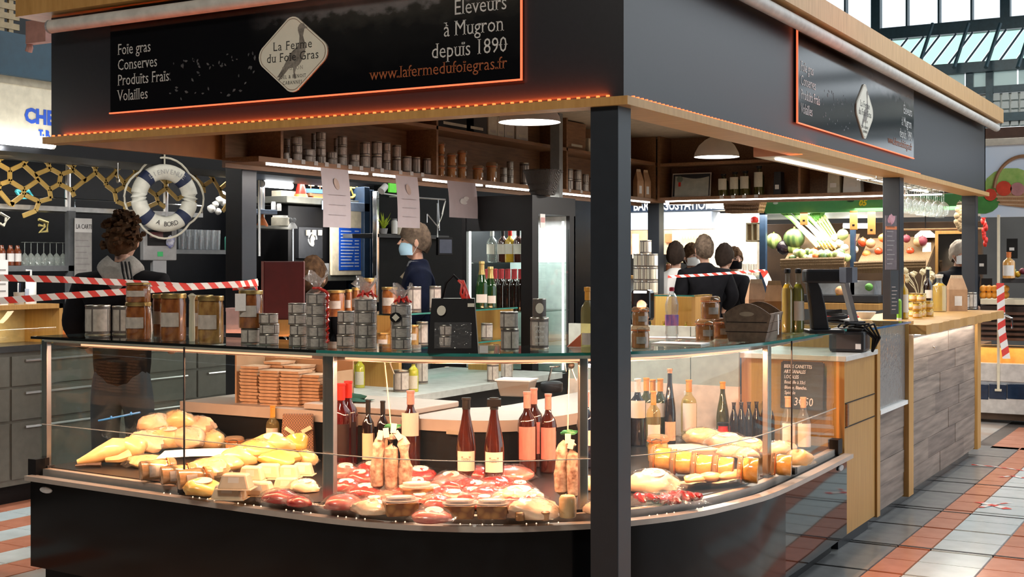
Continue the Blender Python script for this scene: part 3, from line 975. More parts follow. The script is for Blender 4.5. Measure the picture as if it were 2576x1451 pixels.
bot('blue', 1474, 1175, 985, 46, 'blue-black bottle half hidden behind the corner pillar', mk_bottle(mat('blue_glass', (.012, .02, .05), .06, coat=1.0), c_pink, l_white, (.3, .5)))
bot('muscat', 686, 1142, 1020, 34, 'small white wine bottle with yellow capsule beside the woven bag', mk_bottle(g_pale, c_amber, l_white, (.05, .55), capz=.76))
# right of the pillar
mkG = mk_bottle(g_dark, c_white, l_white, (.42, .68))
bot('whitecap', 1604, 1120, 952, 42, 'dark bottle with white capsule nearest the pillar', mkG)
mkG2 = mk_bottle(g_green, c_amber, l_white, (.4, .62))
for px, b_, t_, lab in ((1626, 1112, 950, 'green bottle with amber capsule right of the white-capped one'),
      (1642, 1108, 954, 'green bottle with amber capsule behind the small clear wine'),
      (1661, 1110, 952, 'green bottle with amber capsule left of the cork-topped bottle')):
 bot('ambercap', px, b_, t_, 38, lab, mkG2, 'amber-capped bottles')
bot('clearwine', 1644, 1126, 984, 36, 'small clear wine bottle with oval label in front of the green bottles', mk_bottle(g_pale, c_amber, l_white, (.10, .42), capz=.76))
bot('cork', 1685, 1116, 927, 31, 'slender dark bottle with cork stopper and orange-white label', mk_bottle(g_dark, c_cork, mat('peach_label', (.82, .52, .34), .6), (.05, .30), 'flute', .94))
bot('bigwhite', 1733, 1106, 955, 40, 'white wine bottle with big white label and yellow capsule', mk_bottle(g_pale, c_amber, l_white, (.16, .62), capz=.80))
bot('backclear', 1837, 1092, 926, 26, 'clear wine bottle with dark capsule behind the green flute bottle', mk_bottle(g_pale, c_black, l_cream, (.34, .58), 'burg', .82))
bot('flutegreen', 1818, 1108, 960, 33, 'olive green flute bottle with yellow capsule and no label', mk_bottle(g_green, c_amber, None, (0, 0), 'flute', .88))
for px, t_, lab in ((1982, 997, 'clear spirit bottle left one of two by the end pane'), (2021, 999, 'clear spirit bottle right one of two by the end pane')):
 bot('spirit', px, 1128, t_, 38, lab, mk_bottle(g_clear, c_cork, l_white, (.05, .5), 'burg', .80), 'clear spirit bottles')
mkBeer = mk_bottle(g_dark, mat('crown_cap', (.1, .08, .07), .35, metal=.6), None, (0, 0), 'beer', .93)
k = 0
for row, (b_, t_) in enumerate(((1114, 1012), (1102, 1004))):
 for i in range(8):
  px = 1846 + i * 19 + row * 8
  bot('beer', px, b_ - i * 1.2, t_ - i * .6, 22, '%s small black beer bottle from the olive bottle, %s row' % (('first', 'second', 'third', 'fourth', 'fifth', 'sixth', 'seventh', 'eighth')[i], ('front', 'back')[row]),
   mkBeer, 'small black beer bottles', name='beer_bottle')
def mk_redjar(r):
 MB().lathe([(.42, 0), (.5, .08), (.48, .55), (.40, .72), (.40, .84)], 16).ob('jar', mat('red_sauce', (.62, .03, .02), .1, coat=1.0), r, smooth=True)
 MB().lathe([(.44, .84), (.46, .86), (.46, .98), (.42, 1.0), (0, 1.0)], 16).ob('lid', c_black, r, smooth=True)
 arc_wrap(MB(), .495, .515, .15, .45, -2.3, -.7, 8).ob('label', l_cream, r, smooth=30)
bot('redjar', 1819, 1112, 1062, 32, 'small red sauce jar with black lid beside the beer bottles', mk_redjar, cat='jar', name='sauce_jar')
def mk_pickle(r):
 MB().lathe([(.44, 0), (.47, .03), (.47, .78), (.40, .84)], 18).ob('contents', mat('pickles', (.18, .2, .05), .3, col2=(.45, .4, .12), scale=5, kind='voronoi'), r, smooth=True)
 MB().lathe([(.46, 0), (.5, .03), (.5, .80), (.42, .86), (.42, .9)], 18, caps=False).ob('glass', glass('jar_glass', (1, 1, 1)), r, smooth=True)
 MB().lathe([(.44, .88), (.46, .9), (.46, .99), (0, 1.0)], 18).ob('lid', c_white, r, smooth=True)
bot('pickle', 1735, 1094, 980, 50, 'big glass jar with white lid behind the white wine bottle', mk_pickle, cat='jar', name='pickle_jar')
# beer price slate and the oak-lit end
p = PY(2017, 1028, 2.40)
s = MPP(p)
sl = E('price_slate', p, 'black price slate with chalk writing leaning at the end of the counter', 'sign', rz=0)
sw, sh = 76 * s / .75, 116 * s
mb = MB(); mb.T = Matrix.Rotation(-.06, 4, 'X'); mb.box(-sw / 2, sw / 2, -.006, .006, 0, sh); mb.ob('slate', mat('slate', (.02, .028, .026), .6), sl)
mb = MB(); mb.T = Matrix.Rotation(-.06, 4, 'X')
for x0, x1, z0, z1 in ((-sw / 2 - .008, -sw / 2, 0, sh), (sw / 2, sw / 2 + .008, 0, sh), (-sw / 2, sw / 2, sh - .006, sh + .006), (-sw / 2, sw / 2, -.004, .006)):
 mb.box(x0, x1, -.009, .009, z0, z1)
tag(mb.ob('frame', m_dkgrey, sl), kind='stuff')
m_chalk = mat('chalk', (.75, .75, .72), .8)
for i, (tx, sz) in enumerate((('BIERES CANETTES', .027), ('ARTISANALES', .027), ('LOCALES', .027), ('Bouteille à 33cl', .026), ('Blonde, Blanche,', .026), ('Spéciale', .026))):
 text('chalk_writing', tx, (-sw * .44, -.012 + i * .002, sh * (.88 - .115 * i)), (PI / 2 - .06, 0, 0), sz, m_chalk, sl, sx=.72, shear=.12)
text('chalk_writing', '3€50', (-sw * .2, -.008, sh * .07), (PI / 2 - .06, 0, 0), .062, m_chalk, sl, sx=.8, shear=.1)

# ================================================================ the woven gift bag
p = PZ(750, 1152, ZD)
s = MPP(p)
gb = E('woven_bag', p, 'dark woven gift bag with pale stickers beside the counter post', 'bag', rz=FACE)
m_weave = mat('woven_brown', (.33, .16, .08), .5, col2=(.06, .03, .02), scale=150, kind='checker', bump=.4)
MB().taper(44 * s, .05, 38 * s, .012, 0, 112 * s).ob('bag_body', m_weave, gb, bevel=.006)
for x, z, w_, h_, a in ((-.035, .145, .026, .009, .6), (.05, .15, .026, .010, -.5), (0, .118, .013, .013, .78)):
 mb = MB(); mb.T = Matrix.Translation((x, -.044 + (z - .1) * .12 - .012, z)) @ Matrix.Rotation(-.30, 4, 'X') @ Matrix.Rotation(a, 4, 'Y'); mb.box(-w_, w_, -.002, .002, -h_, h_)
 mb.ob('sticker', l_cream, gb)

# ================================================================ food on the deck
m_skin = mat('poultry_skin', (.85, .62, .30), .35, col2=(.72, .42, .18), scale=14, bump=.25, coat=.4)
m_fat = mat('duck_fat', (.84, .66, .44), .35, col2=(.72, .42, .26), scale=9, bump=.2, coat=.3)
m_meat = mat('raw_meat', (.42, .03, .028), .22, col2=(.26, .014, .016), scale=12, coat=.8, bump=.2)
m_meat2 = mat('fatty_meat', (.66, .24, .19), .3, col2=(.42, .04, .035), scale=14, coat=.6, bump=.2)
m_yel = mat('yellow_wrapped', (.86, .60, .20), .3, col2=(.80, .44, .08), scale=14, coat=.5, bump=.2)
m_yel2 = mat('pale_yellow_wrapped', (.86, .66, .34), .3, col2=(.80, .50, .14), scale=14, coat=.5, bump=.2)
m_sticker = mat('sticker_white', (.80, .70, .58), .6, var=.03)
m_film = glass('cling_film', (.98, .97, .96), .10, .9, haze=.015, hazecol=(.95, .9, .86), bump=.9, bscale=55)
m_tub = mat('plastic_tub', (.80, .62, .42), .3, var=.08, coat=.4)
m_tray2 = mat('brown_terrine', (.20, .075, .025), .35, col2=(.42, .2, .06), scale=30, coat=.5, kind='voronoi')
def oval(mb, cx, cy, z0, z1, rx, ry, n=14, mi=0):
 return mb.prism([(cx + rx * math.cos(2 * PI * i / n), cy + ry * math.sin(2 * PI * i / n)) for i in range(n)], z0, z1, mi)
def pack(px, py, wpx, hpx, label, m, sticker=True, film=True, seed=1, z=ZD, name='meat_pack', cat='meat', group='vacuum packs of meat', rz=None, fl=.45, dz=0.0):
 """vacuum pack: lumpy piece, clear film skirt, oval sticker"""
 p = PZ(px, py, z)
 s = MPP(p)
 rr = random.Random(seed)
 rx = wpx * s * .6
 rzz = max(.022, hpx * s * .5)
 ry = rx * rr.uniform(.62, .8) * (1.25 if 'yellow' in m.name else 1)
 t = E(name, (p.x, p.y, z + dz), label, cat, group, FACE + (rr.uniform(-.5, .5) if rz is None else rz))
 MB().blob((0, 0, rzz * fl), (rx, ry, rzz), 18, 10, .07 if m is m_meat or m is m_meat2 else .15, seed=seed, flat=fl).ob('meat', m, t, smooth=True)
 if film:
  n = 20
  def fn(u, v):
   a = 2 * PI * u
   k = 1.0 + .28 * v
   wv = .10 * math.sin(3 * a + seed) + .06 * math.sin(7 * a + 2 * seed)
   k = 1.3 * v + wv * v * v
   return (rx * k * math.cos(a), ry * k * math.sin(a), max(.002, rzz * (fl + 1.04 + .05 * math.sin(9 * a * (v > 0) + 13 * v + seed)) * max(0, 1 - (v * 1.08) ** 2.6) + .004 + .010 * v * (1 + math.sin(5 * a + seed))))
  MB().sheet(fn, n, 7).ob('film', m_film, t, smooth=True)
 if sticker:
  mb = MB()
  mb.T = Matrix.Translation((rx * .08, -ry * .25, rzz * (fl + .93))) @ Matrix.Rotation(rr.uniform(.28, .45), 4, 'X')
  oval(mb, 0, 0, -.002, .002, rx * .46, ry * .42)
  mb.ob('sticker', m_sticker, t)
 return t
reds = [(866, 1200, 66, 44, 1), (868, 1236, 70, 40, 1), (905, 1212, 62, 40, 1), (862, 1278, 84, 48, 0), (916, 1248, 78, 40, 1), (1052, 1212, 76, 50, 1),
  (1134, 1222, 78, 46, 1), (1086, 1248, 64, 36, 1), (1196, 1204, 86, 46, 0), (1284, 1206, 100, 48, 0), (1178, 1236, 84, 46, 0), (1250, 1232, 90, 46, 0),
  (1140, 1262, 70, 40, 1), (1218, 1256, 76, 42, 0), (1104, 1282, 66, 46, 0), (1086, 1312, 86, 44, 1), (930, 1188, 58, 34, 1), (1012, 1252, 60, 36, 0)]
wher = ['against the post foot', 'second beside the post foot', 'left of the hanging sausages', 'at the glass beside the post', 'below the hanging sausages', 'right of the hanging sausages',
  'under the first rosé bottle', 'between the two lidded tubs and the rosé bottles', 'between the two rosé bottles', 'right of the second rosé bottle', 'in the middle of the red heap',
  'on the right flank of the red heap', 'with pale sticker in the front of the heap', 'above the right lidded tub', 'left of the lidded tubs', 'with pale sticker in front of the lidded tubs',
  'behind the hanging sausages', 'small one below the sausages']
for i, (px, py, w_, h_, st) in enumerate(reds):
 pack(px, py, w_, h_, 'vacuum pack of red meat ' + wher[i], m_meat if i % 3 else m_meat2, bool(st), True, 20 + i)
k = 0
for row, (o_, n_) in enumerate(((.20, 9), (.31, 9), (.43, 8), (.55, 7))):
 cv = offset(OUT, o_)
 for j in range(n_):
  ii = i1 + 2 + int((i2 - i1 - 3) * (j + .5 * (row % 2)) / n_)
  c = cv[ii]
  v = Vector((c.x, c.y, ZD)) - CAM
  d_ = v.dot(CF)
  if row == 0 and j in (2, 3, 4, 5):
   continue
  pack(CX + F_PX * v.dot(CR) / d_, HY - F_PX * v.z / d_, 58, 26 + 5 * row, 'flat red meat pack, %s from the post, %s row from the glass' % (('first', 'second', 'third', 'fourth', 'fifth', 'sixth', 'seventh', 'eighth', 'ninth')[j], ('first', 'second', 'third', 'fourth')[row]),
             (m_meat, m_meat2, m_meat)[(j + row) % 3], (j + row) % 3 == 0, True, 300 + 10 * row + j, group='flat red meat packs')
for i, (px, py, w_, h_, lab) in enumerate(((1300, 1262, 110, 50, 'bag of pale duck pieces behind the yellow bag'), (1335, 1300, 120, 62, 'crumpled bag of yellow duck pieces with dark ends'),
                                           (930, 1290, 84, 44, 'bag of frilly pale fat by the front glass'), (1640, 1235, 110, 70, 'white bag of duck pieces right of the pillar'),
                                           (1478, 1232, 60, 46, 'pale pack showing left of the corner pillar'), (1496, 1290, 50, 40, 'white pack low beside the corner pillar'))):
 t = pack(px, py, w_, h_, lab, m_fat, i in (0, 3), True, 60 + i, name='poultry_pack', cat='meat', group='bags of pale poultry')
 if i == 1:
  for dx in (-.045, .05):
   MB().lathe([(.018, 0), (.020, .03), (.015, .034), (0, .035)], 10, dx, -.06).ob('dark_piece', m_tray2, t, smooth=True)
# terrine cylinder
p = PZ(1428, 1300, ZD); s = MPP(p)
t = E('terrine_roll', p, 'short pale terrine roll in film left of the corner pillar', 'meat', rz=0)
MB().lathe([(.9 * 22 * s, 0), (22 * s, .006), (22 * s, 46 * s), (.8 * 22 * s, 54 * s), (0, 56 * s)], 16).ob('roll', m_skin, t, smooth=True)
MB().lathe([(23 * s, .002), (23.2 * s, 46 * s), (.85 * 22 * s, 55.5 * s)], 16, caps=False).ob('film', m_film, t, smooth=True)
# strips of red meat in a bag, right of the pillar
p = PZ(1682, 1262, ZD)
t = E('meat_strips', p, 'flat bag of dark red meat strips right of the corner pillar', 'meat', rz=FACE + .25)
rr = random.Random(4)
for i in range(9):
 x = -.12 + .03 * i
 mb = MB().tube([(x + rr.uniform(-.01, .01), -.06 + .12 * q, .016 + .010 * math.sin(3 * q + i)) for q in (0, .2, .4, .6, .8, 1)], [.006, .016, .019, .018, .015, .006], 7)
 mb.ob('strip', m_meat, t, smooth=True)
MB().sheet(lambda u, v: (-.17 + .33 * u, -.10 + .21 * v, .002 + .036 * math.sin(PI * u) ** .5 * math.sin(PI * v) ** .5 + .004 * math.sin(23 * u + 9 * v)), 16, 12).ob('film', m_film, t, smooth=True)
# yellow pieces on paper
p = PZ(1800, 1222, ZD)
t = E('paper_parcel', p, 'sheet of butcher paper with yellow poultry pieces below the row of jars', 'meat', rz=FACE + .42)
m_kraft = mat('butcher_paper', (.66, .40, .24), .6, col2=(.52, .28, .15), scale=12)
MB().sheet(lambda u, v: (-.17 + .34 * u, -.07 + .15 * v, .012 + .018 * (1 - v) + .006 * math.sin(11 * u)), 10, 5).ob('paper', m_kraft, t, smooth=True)
for i, (x, y) in enumerate(((-.11, .0), (-.02, .02), (.07, .0), (.13, .03))):
 MB().blob((x, y, .038), (.055, .035, .022), 12, 8, .1, seed=i).ob('piece', m_skin, t, smooth=True)
# yellow wrapped foie gras / breasts and trapezoid tubs, left bay
ylist = [(526, 1212, 94, 50, .03, 'at the front above the plain yellow pack'), (508, 1242, 84, 46, 0, 'lowest by the front glass'), (598, 1196, 92, 56, .05, 'in the middle of the heap'),
         (645, 1190, 86, 56, .07, 'right of the white sheet'), (684, 1184, 90, 54, .09, 'with pale top under the small wine bottle'), (744, 1178, 56, 50, .09, 'with a twisted end beside the woven bag'),
         (770, 1190, 52, 44, .04, 'round one against the post'), (704, 1196, 84, 46, .05, 'above the trapezoid tubs'), (560, 1204, 84, 46, .04, 'just right of the lying jars')]
for i, (px, py, w_, h_, dz, lab) in enumerate(ylist):
 pack(px, py, w_, h_, 'yellow wrapped duck piece ' + lab, m_yel if i % 2 else m_yel2, i in (1, 4), i % 3 == 0, 90 + i, z=ZD, name='wrapped_duck', group='yellow wrapped duck pieces', rz=.5 * (i % 3) - .4, dz=dz, fl=.6)
def tub(px, py, w_, h_, label, dz):
 p = PZ(px, py, ZD + dz)
 s = MPP(p)
 t = E('foie_gras_tub', (p.x, p.y, ZD + dz), label, 'tub', 'trapezoid tubs of foie gras', FACE - .12)
 a, h = w_ * s / 1.9, h_ * s * .95
 MB().taper(a, a * .62, a * .72, a * .42, 0, h).ob('tub', m_tub, t, bevel=.008)
 MB().taper(a * 1.1, a * .72, a * 1.08, a * .70, 0, .004).ob('flange', m_tub, t)
 MB().taper(a * .35, .0008, a * .32, .0008, h * .2, h * .8, 0, -a * .56, oy=a * .1).ob('sticker', m_sticker, t)
tl = [(577, 1253, 80, 38, 0, 'lower row nearest the front glass'), (652, 1245, 74, 36, 0, 'lower row, middle'), (722, 1232, 66, 34, 0, 'lower row, far right'),
      (594, 1228, 80, 40, .046, 'upper row nearest the front glass'), (634, 1208, 62, 38, .046, 'upper row, second'), (676, 1202, 66, 38, .046, 'upper row, third'),
      (727, 1202, 52, 34, .046, 'upper row, fourth'), (762, 1194, 52, 32, .046, 'upper row by the post')]
for px, py, w_, h_, dz, lab in tl:
 tub(px, py, w_, h_, 'pale trapezoid tub, ' + lab, dz)
pack(704, 1262, 84, 40, 'red vacuum pack in front of the trapezoid tubs', m_meat, False, True, 140)
pack(752, 1272, 60, 34, 'red vacuum pack low beside the post', m_meat, False, True, 141)
pack(764, 1236, 62, 40, 'pale pack with bright sticker beside the post', m_fat, True, True, 142)
# plucked duck and bags of poultry at the left end
p = PZ(268, 1168, ZD)
t = E('plucked_duck', (p.x, p.y, ZD), 'plucked yellow duck lying at the far end of the counter', 'poultry', rz=FACE + .25)
pts = [(-.135, -.03, .02), (-.09, -.025, .03), (-.03, -.01, .05), (.04, .01, .075), (.11, .03, .085)]
MB().tube(pts, [.012, .026, .042, .055, .035], 12).blob((.12, .03, .075), (.07, .06, .055), 12, 8, .08).ob('body', m_skin, t, smooth=True)
MB().tube([(.0, -.06, .03), (.06, -.075, .035), (.11, -.05, .05)], [.012, .02, .028], 8).ob('leg', m_skin, t, smooth=True)
MB().tube([(-.02, -.08, .012), (-.09, -.07, .012), (-.14, -.075, .01)], [.012, .008, .006], 6).ob('foot', mat('dark_feet', (.09, .05, .03), .5), t)
for i, (px, py, w_, h_, dz, lab) in enumerate(((322, 1156, 74, 56, 0, 'nearest the plucked duck'), (368, 1150, 80, 60, .03, 'second from the plucked duck'), (418, 1146, 80, 60, .04, 'in the middle of the pale heap'), (470, 1144, 80, 58, .04, 'right of the middle'),
                                           (524, 1138, 84, 56, .02, 'at the right end of the pale heap'), (390, 1142, 80, 60, .10, 'on top of the left half'), (446, 1138, 84, 60, .11, 'topmost of the pale heap'), (500, 1136, 80, 52, .09, 'on top of the right half'), (372, 1174, 80, 34, 0, 'flat one above the lying jars'))):
 t = pack(px, py, w_, h_, 'bag of pale duck pieces ' + lab, m_fat if i % 2 else m_skin, i == 2, True, 160 + i, name='poultry_pack', group='bags of pale duck pieces', fl=.7, dz=dz)
for i, (px, py, h_, lean, lab) in enumerate(((300, 1128, 56, -.2, 'left of the pale heap'), (420, 1112, 44, .1, 'behind the pale heap'), (480, 1112, 60, .2, 'standing tallest behind the heap'), (555, 1118, 52, .35, 'at the right end'))):
 p = PZ(px, py, ZD); s = MPP(p)
 t = E('film_bag', (p.x, p.y, ZD), 'crumpled clear film bag ' + lab, 'film bag', 'crumpled film bags', FACE + lean)
 hh = h_ * s * 1.4
 MB().sheet(lambda u, v: (-.09 + .18 * u + .02 * math.sin(9 * v + i), .02 * math.sin(13 * u + 7 * v + i) + .03 * v, hh * v * (.8 + .2 * math.sin(7 * u + i))), 12, 10).ob('film', m_film, t, smooth=True)
 MB().sheet(lambda u, v: (-.09 + .18 * u, .05 + .02 * math.cos(11 * u + 5 * v + i) - .02 * v, hh * v * (.8 + .2 * math.sin(7 * u + i))), 12, 10).ob('film', m_film, t, smooth=True)
p = PZ(510, 1152, ZD + .07)
t = tag(MB().sheet(lambda u, v: (-.20 + .36 * u, -.07 + .15 * v + .04 * u, .006 * math.sin(3 * u)), 6, 3).ob('paper_sheet', m_paper), 'bright white sheet of paper lying on the packs', 'paper')
t.location = (p.x, p.y, ZD + .085); t.rotation_euler = (.10, 0, FACE)
# lying jars, left bay
def lying(kind, mk, px, py, d, ln, label, group, az, z=ZD):
 p = PZ(px, py, z); s = MPP(p)
 D = d * s
 r = put(kind, mk, (p.x, p.y, z + D / 2), 0, label, 'jar', group, (D, D, ln * s))
 r.rotation_euler = (Matrix.Rotation(az, 3, 'Z') @ Matrix.Rotation(PI / 2 * .97, 3, 'Y')).to_euler()
 return r
for px, py, d, lab in ((352, 1212, 54, 'leftmost lying jar of pâté under the pale heap'), (404, 1222, 50, 'middle lying jar of pâté under the white sheet'), (446, 1234, 54, 'right lying jar of pâté beside the yellow packs')):
 lying('pate_jar', mk_clip(), px, py, d, 88, lab, 'lying jars of pâté', FACE + .45)
for px, py, d, lab in ((382, 1196, 40, 'small lying jar behind the leftmost one'), (462, 1206, 40, 'small lying jar below the white sheet')):
 lying('pate_jar', mk_clip(), px, py, d, 60, lab, 'lying jars of pâté', FACE + .45)
for px, py, d, h_, lab in ((590, 1144, 50, 46, 'standing clip jar right of the white sheet'), (640, 1146, 46, 40, 'standing clip jar left of the small wine bottle'), (618, 1160, 44, 34, 'standing clip jar in front of two others')):
 p = PZ(px, py, ZD); s = MPP(p)
 put('pate_jar', None, p, .6, lab, 'jar', 'standing clip jars', (d * s, d * s, h_ * s))
# row of lying jars in the right bay
rows = ('jar nearest the pillar', 'second jar from the pillar', 'third jar from the pillar', 'fourth jar from the pillar', 'fifth jar, by the counter post', 'sixth jar, past the counter post')
for i, (px, py, d) in enumerate(((1664, 1188, 64), (1716, 1198, 66), (1768, 1208, 66), (1822, 1214, 66), (1884, 1220, 72), (1968, 1200, 58))):
 lying('foie_jar', mk_clip(mat('foie_gras', (.80, .46, .13), .2, col2=(.66, .32, .07), scale=5, coat=1.0)), px + 24, py, d, 52, rows[i] + ' in the lying row', 'lying jars of foie gras', 3.42)
p = PZ(1655, 1160, ZD); s = MPP(p)
put('foie_jar', None, p, .3, 'standing jar of foie gras behind the lying row', 'jar', None, (56 * s, 56 * s, 66 * s))
p = PZ(1745, 1150, ZD)
t = E('serving_tray', (p.x, p.y, ZD), 'pale serving tray behind the lying jars', 'tray', rz=FACE + .3)
MB().taper(.16, .09, .19, .11, 0, .055).ob('tray', mat('pale_tray', (.78, .66, .54), .4), t, bevel=.008)
for i, (px, py, w_, h_, lab) in enumerate(((1768, 1128, 90, 44, 'leftmost on the pale tray'), (1826, 1138, 90, 40, 'second on the tray beside the red jar'), (1880, 1142, 80, 44, 'by the beer bottles'),
                                           (1960, 1150, 84, 44, 'past the counter post'), (2010, 1172, 60, 44, 'at the far right end'))):
 pack(px, py + 12, w_, h_, 'pale poultry piece ' + lab, m_skin if i % 2 == 0 else m_fat, i in (1, 2), True, 200 + i, name='poultry_piece', group='poultry pieces in the right bay', dz=.055 if i < 2 else .03, fl=.6)
for i, (px, py, lab) in enumerate(((1840, 1172, 'left'), (1880, 1178, 'right'))):
 pack(px, py, 56, 34, 'small film pack with dark sticker above the jar row, %s one' % lab, m_fat, False, True, 230 + i, name='small_pack', group='small film packs', dz=.05)
# tubs with clear lids
for px, py, w_, lab in ((1156, 1302, 84, 'left of the pair at the front glass'), (1238, 1302, 84, 'right of the pair at the front glass'), (1008, 1294, 90, 'left one by the frilly fat'), (1048, 1258, 84, 'behind, under the sausages')):
 p = PZ(px, py, ZD); s = MPP(p)
 t = E('lidded_tub', p, 'lidded tub of brown terrine, ' + lab, 'tub', 'lidded tubs of terrine', FACE - (.0 if px > 1100 else -.25))
 a, h = w_ * s / 2, 34 * s
 MB().taper(a * .86, a * .62, a * .95, a * .7, 0, h).ob('terrine', m_tray2, t, bevel=.006)
 mb = MB(); oval(mb, 0, 0, h, h + .006, a * 1.06, a * .8); mb.ob('lid_rim', glass('tub_lid', (.96, .94, .92), .1, 1.5, haze=.35, hazecol=(.9, .8, .72)), t)
 mb = MB(); oval(mb, 0, 0, h + .006, h + .018, a * .84, a * .58); mb.ob('lid', MATS['tub_lid'], t)
 mb = MB(); oval(mb, 0, -.005, h + .0185, h + .020, a * .62, a * .34); mb.ob('sticker', m_sticker, t)
# hanging sausages
m_saus = mat('white_mould_sausage', (.62, .47, .37), .7, col2=(.20, .085, .055), scale=42, bump=.4)
def sausages(px, top, bot_, xs, d, hook, label, tags):
 p = PD(px, top, d)
 s = d / F_PX
 t = E('sausage_bunch', p, label, 'sausage', 'hanging dry sausages', FACE)
 L_ = (bot_ - top) * s
 for i, x in enumerate(xs):
  x0 = (x - px) * s
  dz = (.0, -.012, .006)[i % 3]
  MB().tube([(x0 * .5, 0, .0), (x0 * .85, -.004 * i, -.02), (x0, -.006 * i, -L_ * .2 + dz), (x0 * 1.12, -.006 * i, -L_ * .6 + dz), (x0 * 1.1, -.004 * i, -L_ * .92 + dz), (x0 * 1.05, 0, -L_ + dz)],
                  [.008, .020, .028, .032, .028, .008], 12).ob('sausage', m_saus, t, smooth=True)
 hk = PD(hook[0], hook[1], d)
 R_ = Matrix.Rotation(-FACE, 3, 'Z')
 h = R_ @ (hk - p)
 MB().tube([(0, 0, 0), (h.x * .4, 0, h.z * .45), h], .0028, 5).ob('string', mat('cream_string', (.8, .7, .52), .8), t)
 for i, (x, z, a) in enumerate(tags):
  mb = MB(); mb.T = Matrix.Translation((x, -.028 - .003 * i, z)) @ Matrix.Rotation(a, 4, 'Y'); mb.box(-.012, .012, -.001, .001, -.020, .020)
  mb.ob('paper_tag', m_sticker, t)
 MB().blob((.004, -.01, .034), (.03, .014, .012), 10, 6, .3).ob('green_tie', mat('green_tie', (.02, .16, .06), .5), t)
 return t
sausages(985, 1092, 1232, (953, 985, 1016), 5.42, (968, 912), 'bunch of three white-moulded dry sausages hanging from a string', ((-.045, .0, .2), (-.02, .01, -.1), (.03, .0, -.6), (.012, .03, .1)))
sausages(1428, 1108, 1246, (1414, 1440), 5.3, (1432, 930), 'bunch of dry sausages hanging beside the slim counter post', ((0, .012, .0), (.012, -.01, .2)))
p = PD(300, 1048, 6.45)
t = E('blue_rod', p, 'thin bright blue rod with two studs at the far end of the counter', 'rod', rz=FACE)
MB().tube([(-.105, 0, -.02), (.105, 0, .022)], .005, 6).ob('rod', mat('bright_blue', (.03, .22, .7), .4), t)
for x in (-.04, .06):
 MB().blob((x, 0, .2 * x + .004), (.007, .007, .009), 8, 6).ob('stud', MATS['bright_blue'], t)
for px, m, lab in ((1437, m_blk, 'black suction knob on the lamp housing'), (1484, mat('knob_blue', (.2, .35, .6), .3), 'blue suction knob beside the corner pillar')):
 t = tag(MB().blob((0, 0, 0), (.015, .012, .015), 10, 8).ob('suction_knob', m, None, smooth=True), lab, 'knob'); t.location = PD(px, 918, 5.16)
# hooks of bent wire on the lamp housing
for px, py, d, lab in ((975, 920, 5.42, 'bright wire hook above the three sausages'), (1432, 935, 5.3, 'bent wire hook above the two sausages')):
 p = PD(px, py, d)
 t = tag(MB().tube([(-.02, 0, .045), (-.012, 0, .0), (0, 0, .03), (.014, 0, .0), (.012, 0, .045)], .003, 5).tube([(.01, 0, .01), (.028, 0, -.035)], .0028, 5).ob('wire_hook', m_wire), lab, 'hook', 'wire hooks')
 t.location = p; t.rotation_euler = (0, 0, FACE)
# ================================================================ goods standing on the glass top
def top(kind, px, base, topy, w, label, mk, cat, group=None, z=ZG, rz=None, name=None):
 p = PZ(px, base, z)
 s = MPP(p)
 return put((name or kind) + '#' + kind, mk, p, FACE + R.uniform(-.25, .25) if rz is None else rz, label, cat, group, (w * s, w * s, (base - topy) * s))
def stack(px, base, topy, w, n, where, mk=mk_tin, kind='tin', z=ZG, cat='tin', group='stacked tins on the glass top', noun='grey-labelled tin', plane=None):
 p = PZ(px, base, z) if plane is None else plane(px, base)
 s = MPP(p)
 h = (base - topy) * s / n
 out = []
 for i in range(n):
  lab = ('only %s %s' if n == 1 else '%s %%s %%s' % ('top' if i == n - 1 else ('bottom' if i == 0 else ORD[i] + ' from bottom'))) % (noun, where)
  if n == 1:
   lab = noun + ' ' + where
  out.append(put(kind + '#' + kind, mk, (p.x + R.uniform(-.003, .003), p.y + R.uniform(-.003, .003), p.z + i * h), FACE + R.uniform(-.6, .6), lab, cat, group, (w * s, w * s, h * .995)))
 return out
mk_cream = lambda r: mk_tin(r, m_tinlab2)
top('tin', 246, 842, 767, 62, 'large grey tin, first from the left end of the glass top', mk_tin, 'tin', 'large grey tins')
top('tin', 313, 840, 769, 60, 'large grey tin half hidden by the stacked confit jars', mk_tin, 'tin', 'large grey tins')
mkJ = mk_confit(m_confit)
mkJ2 = mk_confit(m_confit2)
p = PZ(348, 852, ZG); s = MPP(p)
put('confit_jar', mkJ, p, FACE, 'lower of two stacked confit jars near the left end', 'jar', 'confit jars', (63 * s, 63 * s, 92 * s))
put('confit_jar', mkJ, (p.x, p.y, p.z + 92 * s), FACE + .1, 'upper of two stacked confit jars near the left end', 'jar', 'confit jars', (62 * s, 62 * s, 49 * s))
top('confit_jar', 436, 856, 738, 64, 'tall confit jar with double grey label beside the stacked pair', mkJ, 'jar', 'confit jars', rz=FACE)
top('confit_jar', 414, 846, 739, 60, 'tall confit jar mostly hidden behind another', mkJ, 'jar', 'confit jars', rz=FACE)
top('pale_jar', 530, 862, 744, 65, 'tall amber confit jar with square grey label left of the pink box', mkJ2, 'jar', 'confit jars', rz=FACE, name='confit_jar')
top('pale_jar', 506, 852, 742, 60, 'tall amber confit jar half hidden at the back', mkJ2, 'jar', 'confit jars', rz=FACE, name='confit_jar')
p = PZ(483, 858, ZG); s = MPP(p)
t = E('film_roll', p, 'narrow upright film sleeve between two tall confit jars', 'film')
MB().lathe([(.012, 0), (.014, .02), (.012, .19), (.02, .205), (.005, .215)], 8).ob('sleeve', glass('milky_film', (.9, .9, .82), .2, 1.5, haze=.5, hazecol=(.75, .75, .6), bump=.6), t, smooth=True)
p = PZ(584, 852, ZG); s = MPP(p)
